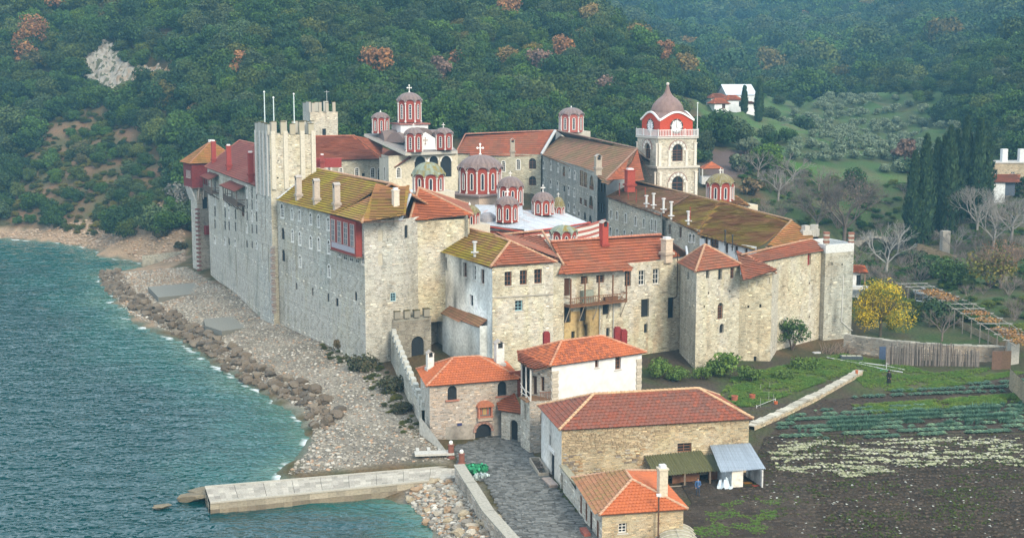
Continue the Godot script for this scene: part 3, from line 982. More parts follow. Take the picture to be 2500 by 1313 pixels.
	POLY["rows"]=PackedVector2Array([W(43.2,-165.9),W(68.4,-175.3),W(65.9,-168.9),W(49.8,-163.8),W(40.8,-162.3)])
	POLY["debris"]=PackedVector2Array([W(27.33,-143.8),W(56.5,-146.4),W(52.9,-134.4),W(43.2,-134.4),W(34.6,-130.1),W(27.00,-132.9)])
	POLY["beach"]=PackedVector2Array([W(-69,-283.6),W(-43.7,-230.3),W(-26.91,-193.9),W(-15.60,-173.8),W(-9.49,-145),W(-6.18,-141.6),W(-6.52,-139.3),W(-23.88,-138.9),W(-23.16,-151.1),W(-23.90,-158.5),W(-26.80,-167.6),W(-31,-175.5),W(-36.2,-185.5),W(-43.2,-197.1),W(-51.9,-215.8),W(-58.6,-223.8),W(-66.7,-235.7),W(-74.2,-251.8),W(-84.5,-279.1),W(-87.9,-292.5)])
	POLY["rubble"]=PackedVector2Array([W(-10.94,-131.8),W(-5.53,-136.1),W(0.18,-113.5),W(-5.93,-117.8)])
	POLY["coast"]=PackedVector2Array([W(-142.2,-361.6),W(-122,-354),W(-102.7,-333),W(-86.2,-311.5),W(-72.5,-296.5),W(-81.9,-335.7),W(-102.6,-354.3),W(-143.6,-365.7)])
	POLY["plot"]=PackedVector2Array([W(43.1,-305.9),W(47.4,-333.8),W(63.5,-350.4),W(59.5,-327.3),W(50.6,-308.9)])
	POLY["meadow"]=PackedVector2Array([W(61.6,-333.4),W(72.9,-354.9),W(79.1,-344),W(72.7,-323.9),W(63.1,-325.6)])
	POLY["orchard"]=PackedVector2Array([W(67.1,-341.1),W(93.3,-406.7),W(81.7,-423.8),W(129.8,-539.7),W(136.7,-468.5),W(136.7,-386.9),W(110,-336),W(91.2,-334.5)])
	POLY["cliff"]=PackedVector2Array([W(-140.2,-466.8),W(-143,-456.7),W(-142.1,-446.9),W(-133.8,-438.9),W(-122.6,-429.4),W(-113.2,-428.5),W(-100.5,-413.1),W(-101.4,-419.6),W(-113.5,-435.2),W(-123,-441.2),W(-131.6,-455.6),W(-137,-465.3)])
	POLY["clear"]=PackedVector2Array([W(-140.2,-466.8),W(-143,-456.7),W(-142.4,-446.8),W(-132.9,-435.6),W(-121.8,-426.2),W(-112.4,-425.3),W(-100.1,-411.5),W(-101.4,-419.6),W(-113.5,-435.2),W(-123,-441.2),W(-131.6,-455.6),W(-137,-465.3)])
	POLY["scrub_slope"]=PackedVector2Array([W(-148.2,-397.3),W(-144.8,-425.3),W(-133.3,-425.6),W(-110,-396.1),W(-87.2,-350.4),W(-78.4,-317.6),W(-98,-338.7),W(-126,-359.5),W(-140.9,-370.2)])
	POLY["precinct"]=PackedVector2Array([W(-72,-288),W(-60,-300),W(-45,-322),W(-20.00,-342),W(12.00,-342),W(22.00,-325),W(30,-285),W(40,-270),W(52,-225),W(58,-205),W(40,-170),W(30,-120),W(-10.00,-140),W(-42,-210)])
	ground()
func sea_wing():
	REV=0.14
	t=thing("monastery_wing","long grey stone sea wing with mossy yellow-green tiled roof beside the crenellated tower","monastery wing",V(-28.00,2.50,-198))
	wall(t,"wall",W(-37.4,-214.2),W(-19.90,-180.6),1.20,23.00,23.00,M.grey,K(1.06,1.05,1.0),[[2.61,20.34,1.54,2.19,1],[7.50,20.51,0.98,1.63,1],[11.04,20.62,0.95,1.60,1],[16.14,20.53,1.06,1.67,1],[19.63,20.46,0.96,1.74,1],[23.81,20.42,0.99,1.81,1],[2.68,16.90,1.54,1.88,7],[7.43,17.02,0.99,1.90,1],[10.96,16.91,1.04,1.95,1],[15.99,16.93,1.07,1.83,1],[19.58,17.03,0.96,1.85,1],[23.84,17.03,1.00,1.91,1],[2.68,13.42,1.54,1.89,7],[10.89,13.53,0.96,1.73,1],[23.79,13.62,1.00,1.78,1],[8.77,9.75,0.82,1.06,4],[16.30,9.87,0.78,1.16,4],[23.15,9.91,0.86,1.25,4],[26.85,9.78,1.08,1.18,4],[34.4,11.69,0.91,1.29,7],[28.30,17.09,1.17,1.68,1],[30.4,16.82,1.35,1.58,0],[32.7,16.89,1.33,1.56,0],[35,16.95,1.30,1.54,0],[37.2,17.02,1.17,1.52,0]],0.5)
	wall(t,"wall",W(-19.90,-180.6),W(-14.90,-183.4),1.50,23.00,23.00,M.grey,K(0.95,0.95,0.92),[[2.39,20.15,0.73,1.69,3],[2.34,16.84,0.69,1.70,3],[4.13,11.79,0.78,1.16,6]],0.35)
	wall(t,"wall",W(-14.90,-183.4),W(-10.50,-192.1),2.00,23.00,23.00,M.grey,K(1.06,1.05,1.0),[[0.83,20.31,0.89,1.80,7]],0.35)
	wall(t,"wall",W(-6.20,-188.6),W(-23.60,-222),4.00,23.00,23.00,M.cream,K(1.04,1.02,0.97),[],0.35)
	wall(t,"wall",W(-23.60,-222),W(-37.4,-214.2),4.00,23.00,23.00,M.grey,K(1.06,1.05,1.0),[],0.35)
	roof(t,[[V(-37,23.15,-212.5),V(-24.70,23.15,-187.9),V(-19.22,25.90,-190.7),V(-16.86,27.40,-188.5),V(-31.9,27.50,-220.2)],[V(-24.70,23.15,-187.9),V(-19.87,23.10,-177.9),V(-19.22,25.90,-190.7)]],["moss","brownmoss"],0.5,0.9,"roof",0)
	roof(t,[[V(-19.87,23.10,-177.9),V(-14.29,23.10,-180.5),V(-14.41,26.20,-189.9),V(-16.86,27.40,-188.5),V(-19.22,25.90,-190.7)]],["brownmoss"],0.5,0.9,"roof",0)
	roof(t,[[V(-31.9,27.50,-220.2),V(-16.86,27.40,-188.5),V(-10.06,23.10,-192),V(-23.60,23.10,-222)],[V(-16.86,27.40,-188.5),V(-14.41,26.20,-189.9),V(-10.06,23.10,-192)]],["brown"],0.5,0.9,"roof",0)
	ridge(t,[[V(-31.9,27.50,-220.2),V(-16.86,27.40,-188.5)],[V(-16.86,27.40,-188.5),V(-14.41,26.20,-189.9)]],K(0.40,0.24,0.15),0.2)
	ridge(t,[[V(-19.87,23.10,-177.9),V(-19.22,25.90,-190.7),V(-16.86,27.40,-188.5)]],K(0.40,0.24,0.15),0.2)
	var fl:=MB.new()
	fl.tube(V(-37,23.15,-212.5),V(-31.9,27.50,-220.2),0.26,0.26,K(0.42,0.44,0.45),6)
	part("flashing",fl,M.lead,t)
	chimney(t,V(-32.7,24.30,-206.3),2.3,0.85,K(0.42,0.36,0.3),-1.09,true)
	chimney(t,V(-28.89,24.30,-198.9),2.3,0.85,K(0.42,0.36,0.3),-1.09,true)
	chimney(t,V(-24.91,24.30,-191.1),2.3,0.85,K(0.42,0.36,0.3),-1.09,true)
	chimney(t,V(-15.83,23.60,-183.1),3.3,0.8,K(0.55,0.49,0.4),-1.09,false)
	bay(t,V(-22.58,18.10,-185.7),10.00,4.80,0.9,-1.09,4)
func red_hip_block():
	REV=0.38
	t=thing("monastery_block","square block with steep red tiled hip roof between mossy sea wing and church domes","monastery block",V(-9.50,4.00,-193))
	roof(t,[[V(-14.20,22.50,-185.9),V(-5.48,23.00,-189.5),V(-13.56,26.30,-196)],[V(-5.48,23.00,-189.5),V(-6.77,23.00,-206.2),V(-13.56,26.30,-196)],[V(-6.77,23.00,-206.2),V(-15.80,22.60,-198.9),V(-13.56,26.30,-196)],[V(-15.80,22.60,-198.9),V(-14.20,22.50,-185.9),V(-13.56,26.30,-196)]],["orange","red"],0.5,0.9,"roof",0)
	ridge(t,[[V(-14.20,22.50,-185.9),V(-13.56,26.30,-196)],[V(-5.48,23.00,-189.5),V(-13.56,26.30,-196)],[V(-6.77,23.00,-206.2),V(-13.56,26.30,-196)]],K(0.40,0.24,0.15),0.2)
	wall(t,"wall",W(-13.79,-186.6),W(-6.00,-189.8),8.00,22.40,22.40,M.cream,K(1.08,1.0,0.85),[],0.35)
	wall(t,"wall",W(-6.00,-189.8),W(-7.19,-205.2),8.00,22.40,22.40,M.cream,K(1.04,1.02,0.97),[],0.35)
	wall(t,"wall",W(-15.27,-198.7),W(-13.79,-186.6),8.00,22.40,22.40,M.cream,K(1.04,1.02,0.97),[],0.35)
	var fl:=MB.new()
	fl.tube(V(-15.01,23.20,-180.6),V(-14.28,26.20,-191.3),0.3,0.26,K(0.40,0.43,0.46),6)
	part("valley",fl,M.lead,t)
func fort_tower():
	REV=0.14
	t=thing("fortress_tower","tall square stone tower with battlements and stone pilasters rising from the sea wall","tower",V(-36.9,2.00,-219.1))
	wall(t,"wall",W(-41.8,-220.8),W(-38.3,-214.1),0.80,33.2,33.2,M.grey,K(0.98,1.0,1.02),[[2.00,18.00,0.35,4.20,7],[4.20,16.00,0.35,3.80,7],[5.60,9.50,0.80,6.00,3],[2.40,23.60,0.40,2.40,4],[2.20,28.20,0.30,2.50,4],[4.40,20.50,0.35,3.00,4],[2.20,12.80,0.35,2.60,4]],0.35)
	wall(t,"wall",W(-38.3,-214.1),W(-31.6,-217.6),0.80,33.2,33.2,M.cream,K(1.05,1.02,0.92),[[1.20,26.30,0.25,0.25,4],[5.20,29.30,0.25,0.30,4],[1.30,29.00,0.20,0.20,4]],0.35)
	wall(t,"wall",W(-31.6,-217.6),W(-35,-224.3),8.00,33.2,33.2,M.grey,K(1.04,1.02,0.97),[],0.35)
	wall(t,"wall",W(-35,-224.3),W(-41.8,-220.8),8.00,33.2,33.2,M.grey,K(1.06,1.05,1.0),[],0.35)
	boxm(t,"pilaster",V(-37.8,29.20,-214.2),V(0.7,9.2,0.36),K(0.50,0.47,0.39),0.48)
	boxm(t,"pilaster",V(-36,29.20,-215.2),V(0.7,9.2,0.36),K(0.50,0.47,0.39),0.48)
	boxm(t,"pilaster",V(-33.5,29.20,-216.4),V(0.7,9.2,0.36),K(0.50,0.47,0.39),0.48)
	boxm(t,"pilaster",V(-31.9,29.20,-217.3),V(0.7,9.2,0.36),K(0.50,0.47,0.39),0.48)
	boxm(t,"pilaster",V(-38.9,28.60,-215.1),V(0.5,10.4,0.3),K(0.44,0.44,0.42),-1.09)
	boxm(t,"pilaster",V(-39.8,28.60,-216.7),V(0.5,10.4,0.3),K(0.44,0.44,0.42),-1.09)
	boxm(t,"pilaster",V(-40.6,28.60,-218.3),V(0.5,10.4,0.3),K(0.44,0.44,0.42),-1.09)
	boxm(t,"pilaster",V(-41.7,28.60,-220.4),V(0.5,10.4,0.3),K(0.44,0.44,0.42),-1.09)
	var st:=MB.new()
	for k in 26: st.box(V(-38.3,15.4 - k*0.42,-214.1),V(0.8 - 0.3*(k % 2),0.3,0.5+0.3*(k % 2)),K(0.33,0.27,0.24) if k % 3 else K(0.36,0.34,0.31),Basis(Vector3.UP,0.48))
	part("quoins",st,M.rough,t)
	merlons(t,V(-38.4,33.2,-214.2),V(-31.6,33.2,-217.7),5,0.85,1.9,0.5,K(1.05,1.02,0.93),M.cream)
	merlons(t,V(-41.7,33.2,-220.9),V(-38.4,33.2,-214.5),4,1.5,1.9,0.5,K(0.98,1,1),M.grey)
	merlons(t,V(-31.8,33.2,-217.8),V(-35.2,33.2,-224.3),4,0.95,1.9,0.5,K(1.0,1,.95),M.grey)
	merlons(t,V(-35,33.2,-224.2),V(-41.7,33.2,-220.7),4,0.95,1.9,0.5,K(1.0,1,.95),M.grey)
	boxm(t,"terrace",V(-36.7,32.6,-219.2),V(7.5,0.3,7.5),K(0.3,0.28,0.22),0.48)
	flagpole(V(-39.8,32.7,-218.5),7.11,"tallest pale flagpole at the left corner of the crenellated tower")
	flagpole(V(-37.9,32.7,-216),6.23,"shorter middle flagpole behind the front battlement of the tower")
	flagpole(V(-35.3,32.7,-220),6.77,"right-hand pale flagpole at the back of the crenellated tower top")
func far_sea_wing():
	REV=0.14
	t=thing("monastery_wing","far sea wing with dark red roof and wooden balconies between the towers","monastery wing",V(-51.4,2.50,-246.2))
	wall(t,"wall",W(-61.2,-271.3),W(-41.5,-221),1.00,24.60,24.60,M.grey,K(1.04,1.03,0.98),[[8.90,19.95,1.56,2.28,4],[20.66,20.60,1.43,2.19,4],[43.2,21.86,1.20,2.00,1],[47.8,22.11,1.16,1.96,4],[52,22.34,1.12,1.93,4],[8.44,17.77,1.57,1.84,1],[20.26,18.52,1.44,1.76,1],[24.74,18.80,1.39,1.73,4],[31.5,19.23,1.32,1.68,1],[42.9,19.95,1.21,1.61,4],[47.5,20.24,1.16,1.58,4],[51.7,20.50,1.12,1.55,1],[8.01,15.40,1.57,1.96,4],[19.88,16.25,1.44,1.88,4],[24.38,16.57,1.40,1.85,1],[31.2,17.06,1.33,1.80,4],[42.6,17.88,1.21,1.72,4],[47.3,18.21,1.17,1.68,1],[51.4,18.51,1.13,1.66,4],[7.54,12.97,1.58,1.74,4],[19.46,13.92,1.45,1.67,4],[23.97,14.28,1.40,1.64,4],[30.8,14.83,1.33,1.60,4],[42.3,15.75,1.22,1.52,1],[47,16.12,1.17,1.49,4],[51.1,16.45,1.13,1.47,4],[6.95,9.99,1.59,1.40,1],[18.93,11.07,1.46,1.34,1],[23.48,11.48,1.41,1.32,4],[30.3,12.10,1.34,1.28,1],[41.9,13.15,1.22,1.23,4],[46.6,13.57,1.18,1.20,4],[50.8,13.94,1.14,1.18,1],[38.8,18.25,2.50,1.95,8]],0.55)
	roof(t,[[V(-61.7,24.60,-271.2),V(-42,24.60,-220.8),V(-38.2,29.60,-232.9),V(-56,29.60,-278.2)],[V(-49.7,24.60,-277.3),V(-61.7,24.60,-271.2),V(-56,29.60,-278.2)]],["darkred"],0.5,0.9,"roof",0)
	roof(t,[[V(-38.2,29.60,-232.9),V(-30,24.60,-227),V(-49.7,24.60,-277.3),V(-56,29.60,-278.2)]],["orange"],0.5,0.9,"roof",0)
	ridge(t,[[V(-56,29.60,-278.2),V(-38.2,29.60,-232.9)],[V(-61.7,24.60,-271.2),V(-56,29.60,-278.2)]],K(0.3,0.12,0.08),0.2)
	wall(t,"wall",W(-49.7,-277.3),W(-61.2,-271.3),4.00,24.60,24.60,M.grey,K(1.06,1.05,1.0),[],0.35)
	wall(t,"wall",W(-30,-227),W(-49.7,-277.3),8.00,24.60,24.60,M.cream,K(1.04,1.02,0.97),[],0.35)
	chimney(t,V(-59.5,26.10,-269.7),3.6,0.85,K(0.26,0.05,0.04),-1.20,false)
	chimney(t,V(-52.6,26.10,-251),3.6,0.85,K(0.26,0.05,0.04),-1.20,false)
	chimney(t,V(-43.7,26.10,-225.8),3.6,0.85,K(0.26,0.05,0.04),-1.20,false)
	balcony(t,V(-58.1,20.36,-263.5),10.32,2.74,1.5,-1.20,"darkred",K(0.13,0.10,0.08))
	balcony(t,V(-48.8,20.26,-239.6),14.08,2.67,1.5,-1.20,"darkred",K(0.13,0.10,0.08))
func turret():
	REV=0.14
	t=thing("corner_turret","stone corner turret with overhanging dark red boarded room and hipped roof at far left","turret",V(-64.7,2.20,-280.9))
	wall(t,"wall",W(-67.3,-282),W(-64.9,-277.4),0.80,19.50,19.50,M.grey,K(1.02,1.04,1.05),[[3.40,10.50,0.30,3.40,4],[2.00,13.20,0.30,2.00,4]],0.35)
	wall(t,"wall",W(-64.9,-277.4),W(-62.6,-278.6),0.80,19.50,19.50,M.grey,K(0.72,0.66,0.6),[[1.60,15.60,1.00,2.40,4]],0.35)
	wall(t,"wall",W(-67.3,-282),W(-64.7,-283.4),2.00,19.50,19.50,M.grey,K(1.06,1.05,1.0),[],0.35)
	var st:=MB.new()
	for k in 17: st.box(V(-64.9,15.55 - k*0.9,-277.4),V(0.9,0.36,0.5),K(0.20,0.10,0.09),Basis(Vector3.UP,0.48))
	part("quoins",st,M.rough,t)
	var cb:=MB.new()
	cb.tube(V(-65.2,17.20,-277.6),V(-66,20.10,-277.2),0.14,0.22,K(0.5,0.5,0.47),5)
	cb.tube(V(-65.6,17.20,-278.4),V(-66.4,20.10,-278),0.14,0.22,K(0.5,0.5,0.47),5)
	cb.tube(V(-66.1,17.20,-279.3),V(-66.8,20.10,-278.9),0.14,0.22,K(0.5,0.5,0.47),5)
	cb.tube(V(-66.5,17.20,-280.1),V(-67.3,20.10,-279.7),0.14,0.22,K(0.5,0.5,0.47),5)
	cb.tube(V(-67,17.20,-281),V(-67.7,20.10,-280.6),0.14,0.22,K(0.5,0.5,0.47),5)
	cb.tube(V(-67.4,17.20,-281.8),V(-68.1,20.10,-281.4),0.14,0.22,K(0.5,0.5,0.47),5)
	cb.tube(V(-64.6,17.60,-277.4),V(-64.3,20.10,-276.9),0.12,0.2,K(0.42,0.38,0.34),5)
	cb.tube(V(-63.7,17.60,-277.9),V(-63.4,20.10,-277.3),0.12,0.2,K(0.42,0.38,0.34),5)
	cb.tube(V(-62.8,17.60,-278.4),V(-62.6,20.10,-277.8),0.12,0.2,K(0.42,0.38,0.34),5)
	part("corbels",cb,M.rough,t)
	wall(t,"wall",W(-68.7,-282.3),W(-65.5,-276.2),20.00,25.00,25.00,M.plaster,K(0.16,0.03,0.03),[[2.40,22.00,0.55,1.50,0],[3.35,22.00,0.55,1.50,0],[4.30,22.00,0.55,1.50,0],[5.25,22.00,0.55,1.50,0]],0.12)
	wall(t,"wall",W(-65.5,-276.2),W(-56.6,-280.8),20.00,25.00,25.00,M.plaster,K(0.145,0.028,0.028),[],0.12)
	wall(t,"wall",W(-56.6,-280.8),W(-59.8,-286.9),20.00,25.00,25.00,M.plaster,K(0.16,0.03,0.03),[],0.12)
	wall(t,"wall",W(-59.8,-286.9),W(-68.7,-282.3),20.00,25.00,25.00,M.plaster,K(0.16,0.03,0.03),[],0.12)
	boxm(t,"floor_slab",V(-62.6,19.95,-281.6),V(10.2,0.2,7.1),K(0.12,0.09,0.08),0.48)
	roof(t,[[V(-69.4,25.00,-282.5),V(-65.8,25.00,-275.5),V(-62.6,29.30,-281.6)],[V(-65.8,25.00,-275.5),V(-55.9,25.00,-280.6),V(-62.6,29.30,-281.6)],[V(-55.9,25.00,-280.6),V(-59.5,25.00,-287.6),V(-62.6,29.30,-281.6)],[V(-59.5,25.00,-287.6),V(-69.4,25.00,-282.5),V(-62.6,29.30,-281.6)]],["orangemoss"],0.45,0.9,"roof",0)
	ridge(t,[[V(-69.4,25.00,-282.5),V(-62.6,29.30,-281.6)],[V(-65.8,25.00,-275.5),V(-62.6,29.30,-281.6)],[V(-55.9,25.00,-280.6),V(-62.6,29.30,-281.6)],[V(-59.5,25.00,-287.6),V(-62.6,29.30,-281.6)]],K(0.3,0.15,0.08),0.15)
	boxm(t,"finial",V(-62.6,29.40,-281.6),V(0.9,0.5,0.9),K(0.65,0.65,0.63),0.6)
	boxm(t,"hanging_closet",V(-62.7,11.20,-277.9),V(1.9,1.8,1.2),K(0.20,0.035,0.03),0.48)
func rear_tower():
	REV=0.38
	t=thing("watch_tower","pale ruined-topped watch tower with uneven battlements behind the orange roof","tower",V(-45.3,14.00,-320.2))
	wall(t,"wall",W(-49.6,-322.1),W(-47,-316),14.00,34.6,34.6,M.grey,K(0.98,1,1.02),[],0.35)
	wall(t,"wall",W(-47,-316),W(-40.9,-318.6),14.00,34.6,34.6,M.cream,K(1.0,1.0,0.97),[[3.30,29.00,0.90,1.70,4]],0.35)
	wall(t,"wall",W(-40.9,-318.6),W(-43.5,-324.6),14.00,34.6,34.6,M.cream,K(1.04,1.02,0.97),[],0.35)
	wall(t,"wall",W(-43.5,-324.6),W(-49.6,-322.1),14.00,34.6,34.6,M.grey,K(1.06,1.05,1.0),[],0.35)
	merlons(t,V(-47.1,34.6,-316.2),V(-41,34.6,-318.8),4,0.7,2.3,0.5,K(1,1,.97),M.cream)
	merlons(t,V(-49.4,34.6,-322.2),V(-47,34.6,-316.5),2,2.9,2.2,0.5,K(.98,1,1),M.grey)
	merlons(t,V(-43.4,34.6,-324.5),V(-49.5,34.6,-321.9),3,1.2,2.4,0.5,K(1,1,.97),M.grey)
	boxm(t,"terrace",V(-45.3,34.2,-320.3),V(6.4,0.3,6.4),K(0.3,0.28,0.22),0.4)
	var an:=MB.new()
	an.tube(V(-43.8,34.3,-321.7),V(-43.8,39.6,-321.7),0.05,0.04,K(0.6,0.62,0.6),5)
	an.box(V(-43.8,39.2,-321.7),V(1.2,0.06,0.06),K(0.5,0.5,0.5))
	part("antenna",an,M.metal,t)
func orange_wing():
	t=thing("monastery_wing","wing with plain bright orange tiled roof and arched windows left of the chapel","monastery wing",V(-39,8.00,-299.4))
	wall(t,"wall",W(-49.3,-292),W(-29.05,-299.7),8.00,24.60,24.60,M.cream,K(1.0,0.98,0.9),[[12.55,21.78,0.70,1.04,1],[16.14,20.91,0.80,1.83,1],[19.76,20.56,0.86,2.10,1],[21.23,19.71,0.70,2.89,1],[17.60,20.88,0.70,0.68,4],[9.92,21.97,0.70,1.55,1]],0.35)
	roof(t,[[V(-49.2,24.60,-291.6),V(-28.87,24.60,-299.2),V(-36.6,29.20,-314.1),V(-52.6,29.20,-308.8)]],["orange"],0.5,0.9,"roof",0)
	roof(t,[[V(-28.87,24.60,-299.2),V(-25.87,24.60,-316.2),V(-36.6,29.20,-314.1)],[V(-25.87,24.60,-316.2),V(-46.2,24.60,-308.6),V(-52.6,29.20,-308.8),V(-36.6,29.20,-314.1)]],["red"],0.5,0.9,"roof",0)
	ridge(t,[[V(-52.6,29.20,-308.8),V(-36.6,29.20,-314.1)],[V(-36.6,29.20,-314.1),V(-28.87,24.60,-299.2)]],K(0.36,0.15,0.09),0.2)
	boxm(t,"dormer",V(-37.6,25.20,-276),V(5.5,1.8,2.2),K(0.28,0.05,0.04),0.1)
	chimney(t,V(-38.3,25.50,-272.8),1.3,0.8,K(0.26,0.06,0.05),0.10,false)
func upper_chapel():
	t=thing("chapel","upper chapel on arched porch with four red drums at the back of the court","chapel",V(-18.77,9.00,-293))
	wall(t,"wall",W(-28.70,-292),W(-25.85,-283),9.00,26.16,26.16,M.plaster,K(0.46,0.44,0.37),[[5.49,20.91,1.42,2.78,1]],0.25)
	wall(t,"wall",W(-25.85,-283),W(-11.70,-291),9.00,26.16,26.77,M.plaster,K(0.55,0.5,0.38),[[2.29,21.54,0.87,2.12,1],[7.32,21.18,2.64,4.77,7],[10.48,21.45,2.25,4.79,7],[13.44,21.35,2.69,4.82,7]],0.22)
	var am:=MB.new()
	arch_band(am,V(-19.45,24.81,-286.6),1.19,0.35,0.51,K(0.62,0.60,0.54))
	arch_band(am,V(-16.70,24.91,-288.1),1.00,0.35,0.51,K(0.62,0.60,0.54))
	arch_band(am,V(-14.12,24.65,-289.6),1.19,0.35,0.51,K(0.62,0.60,0.54))
	part("arch_mouldings",am,M.paint,t)
	roof(t,[[V(-28.70,25.40,-292),V(-25.80,26.01,-282.5),V(-21.47,26.36,-284),V(-23.13,28.36,-289),V(-27.78,28.84,-292)]],["red"],0.45,0.9,"roof",0)
	roof(t,[[V(-34.2,30.1,-292),V(-28.02,25.45,-289.5),V(-27.88,28.75,-294)]],["red"],0.45,0.9,"roof",0)
	var pl:=MB.new()
	pl.quad(V(-32.1,30.4,-294),V(-22.25,26.89,-282),V(-11.68,26.89,-290.5),V(-17.19,30.5,-303),K(0.22,0.20,0.19))
	pl.quad(V(-32.1,29.83,-294),V(-22.25,26.29,-282),V(-22.25,26.89,-282),V(-32.1,30.4,-294),K(0.45,0.43,0.38))
	pl.quad(V(-22.25,26.29,-282),V(-11.68,26.29,-290.5),V(-11.68,26.89,-290.5),V(-22.25,26.89,-282),K(0.45,0.43,0.38))
	pl.quad(V(-11.68,26.29,-290.5),V(-17.19,29.85,-303),V(-17.19,30.5,-303),V(-11.68,26.89,-290.5),K(0.45,0.43,0.38))
	pl.quad(V(-17.19,29.85,-303),V(-32.1,29.83,-294),V(-32.1,30.4,-294),V(-17.19,30.5,-303),K(0.45,0.43,0.38))
	part("platform_roof",pl,M.slate,t)
	var vm:=MB.new()
	vault(vm,V(-28.35,28.70,-291.6),V(-22.65,28.70,-294.6),2.3,2.6,K(0.165,0.125,0.115))
	vault(vm,V(-18.75,28.70,-288.2),V(-21.75,28.70,-293.5),2.7,3.2,K(0.165,0.125,0.115))
	vault(vm,V(-24.95,28.70,-288.8),V(-22.75,28.70,-293.5),2.0,2.2,K(0.17,0.13,0.12))
	vault(vm,V(-15.65,28.70,-295),V(-21.65,28.70,-294),2.3,2.6,K(0.165,0.125,0.115))
	part("vault_roofs",vm,M.lead,t)
	var gm:=MB.new()
	gm.quad(V(-20.42,27.30,-286.2),V(-16.22,27.30,-287.5),V(-16.32,29.70,-287.5),V(-20.32,29.70,-286.2),K(0.66,0.66,0.65))
	gm.tri(V(-20.32,29.70,-286.2),V(-16.32,29.70,-287.5),V(-18.32,31,-286.9),K(0.66,0.66,0.65))
	cross(gm,V(-18.32,28.50,-286.8),1.3,K(0.33,0.25,0.2),0.3)
	part("gable",gm,M.paint,t)
	boxm(t,"drum_base",V(-22.15,30.2,-294),V(6.2,4.9,6.2),K(0.66,0.66,0.66),0.4)
	boxm(t,"drum_cornice",V(-22.15,32.6,-294),V(7.0,0.3,7.0),K(0.28,0.12,0.10),0.4)
	dome(t,V(-22.20,32.9,-294),2.62,4.22,2.19,8,"lead",0.25,{"cross": 1.5})
	dome(t,V(-28.38,30.6,-293),1.89,2.94,1.54,8,"lead",0.2,{})
	dome(t,V(-20.62,27.03,-284.2),1.92,3.34,1.71,6,"lead",0.35,{"cross": 0.8})
	dome(t,V(-14.63,27.22,-289),1.99,3.04,1.65,6,"lead",0.3,{"cross": 0.9})
func north_wing():
	t=thing("monastery_wing","rear wing with long weathered red roof and one stone dormer behind the church","monastery wing",V(-3.43,12.00,-331.3))
	wall(t,"wall",W(-13.56,-328.6),W(6.96,-323),9.00,24.40,24.40,M.cream,K(0.86,0.84,0.74),[[15.60,20.69,0.88,2.41,1],[11.91,20.13,0.77,2.56,1],[19.13,20.88,1.81,2.60,8],[19.13,16.96,1.82,2.22,8],[18.94,12.71,1.70,2.28,8]],0.35)
	roof(t,[[V(-13.69,24.40,-328.2),V(6.83,24.40,-322.5),V(10.65,29.97,-327),V(-11.35,28.97,-330)]],["red"],0.55,0.9,"roof",0)
	roof(t,[[V(10.65,29.97,-327),V(10.83,24.40,-344.5),V(-11.69,24.40,-345.2),V(-11.35,28.97,-330)],[V(-11.69,24.40,-345.2),V(-13.69,24.40,-328.2),V(-11.35,28.97,-330)]],["red"],0.55,0.9,"roof",0)
	ridge(t,[[V(-11.35,28.97,-330),V(10.65,29.97,-327)],[V(-13.69,24.40,-328.2),V(-11.35,28.97,-330)]],K(0.36,0.17,0.12),0.2)
	chimney(t,V(0.12,25.60,-310.5),2.2,1.0,K(0.36,0.31,0.25),0.10,true)
func rear_dome():
	t=thing("chapel","small rear chapel drum with pinkish red walls and lead dome behind the roof ridge","chapel",V(14.60,28.44,-336))
	boxm(t,"base",V(14.60,28.04,-336),V(7.5,3.0,7.5),K(0.45,0.42,0.36),0.3)
	dome(t,V(14.56,29.32,-334),2.98,3.81,2.20,8,"lead",0.2,{"red":K(0.36,0.11,0.09)})
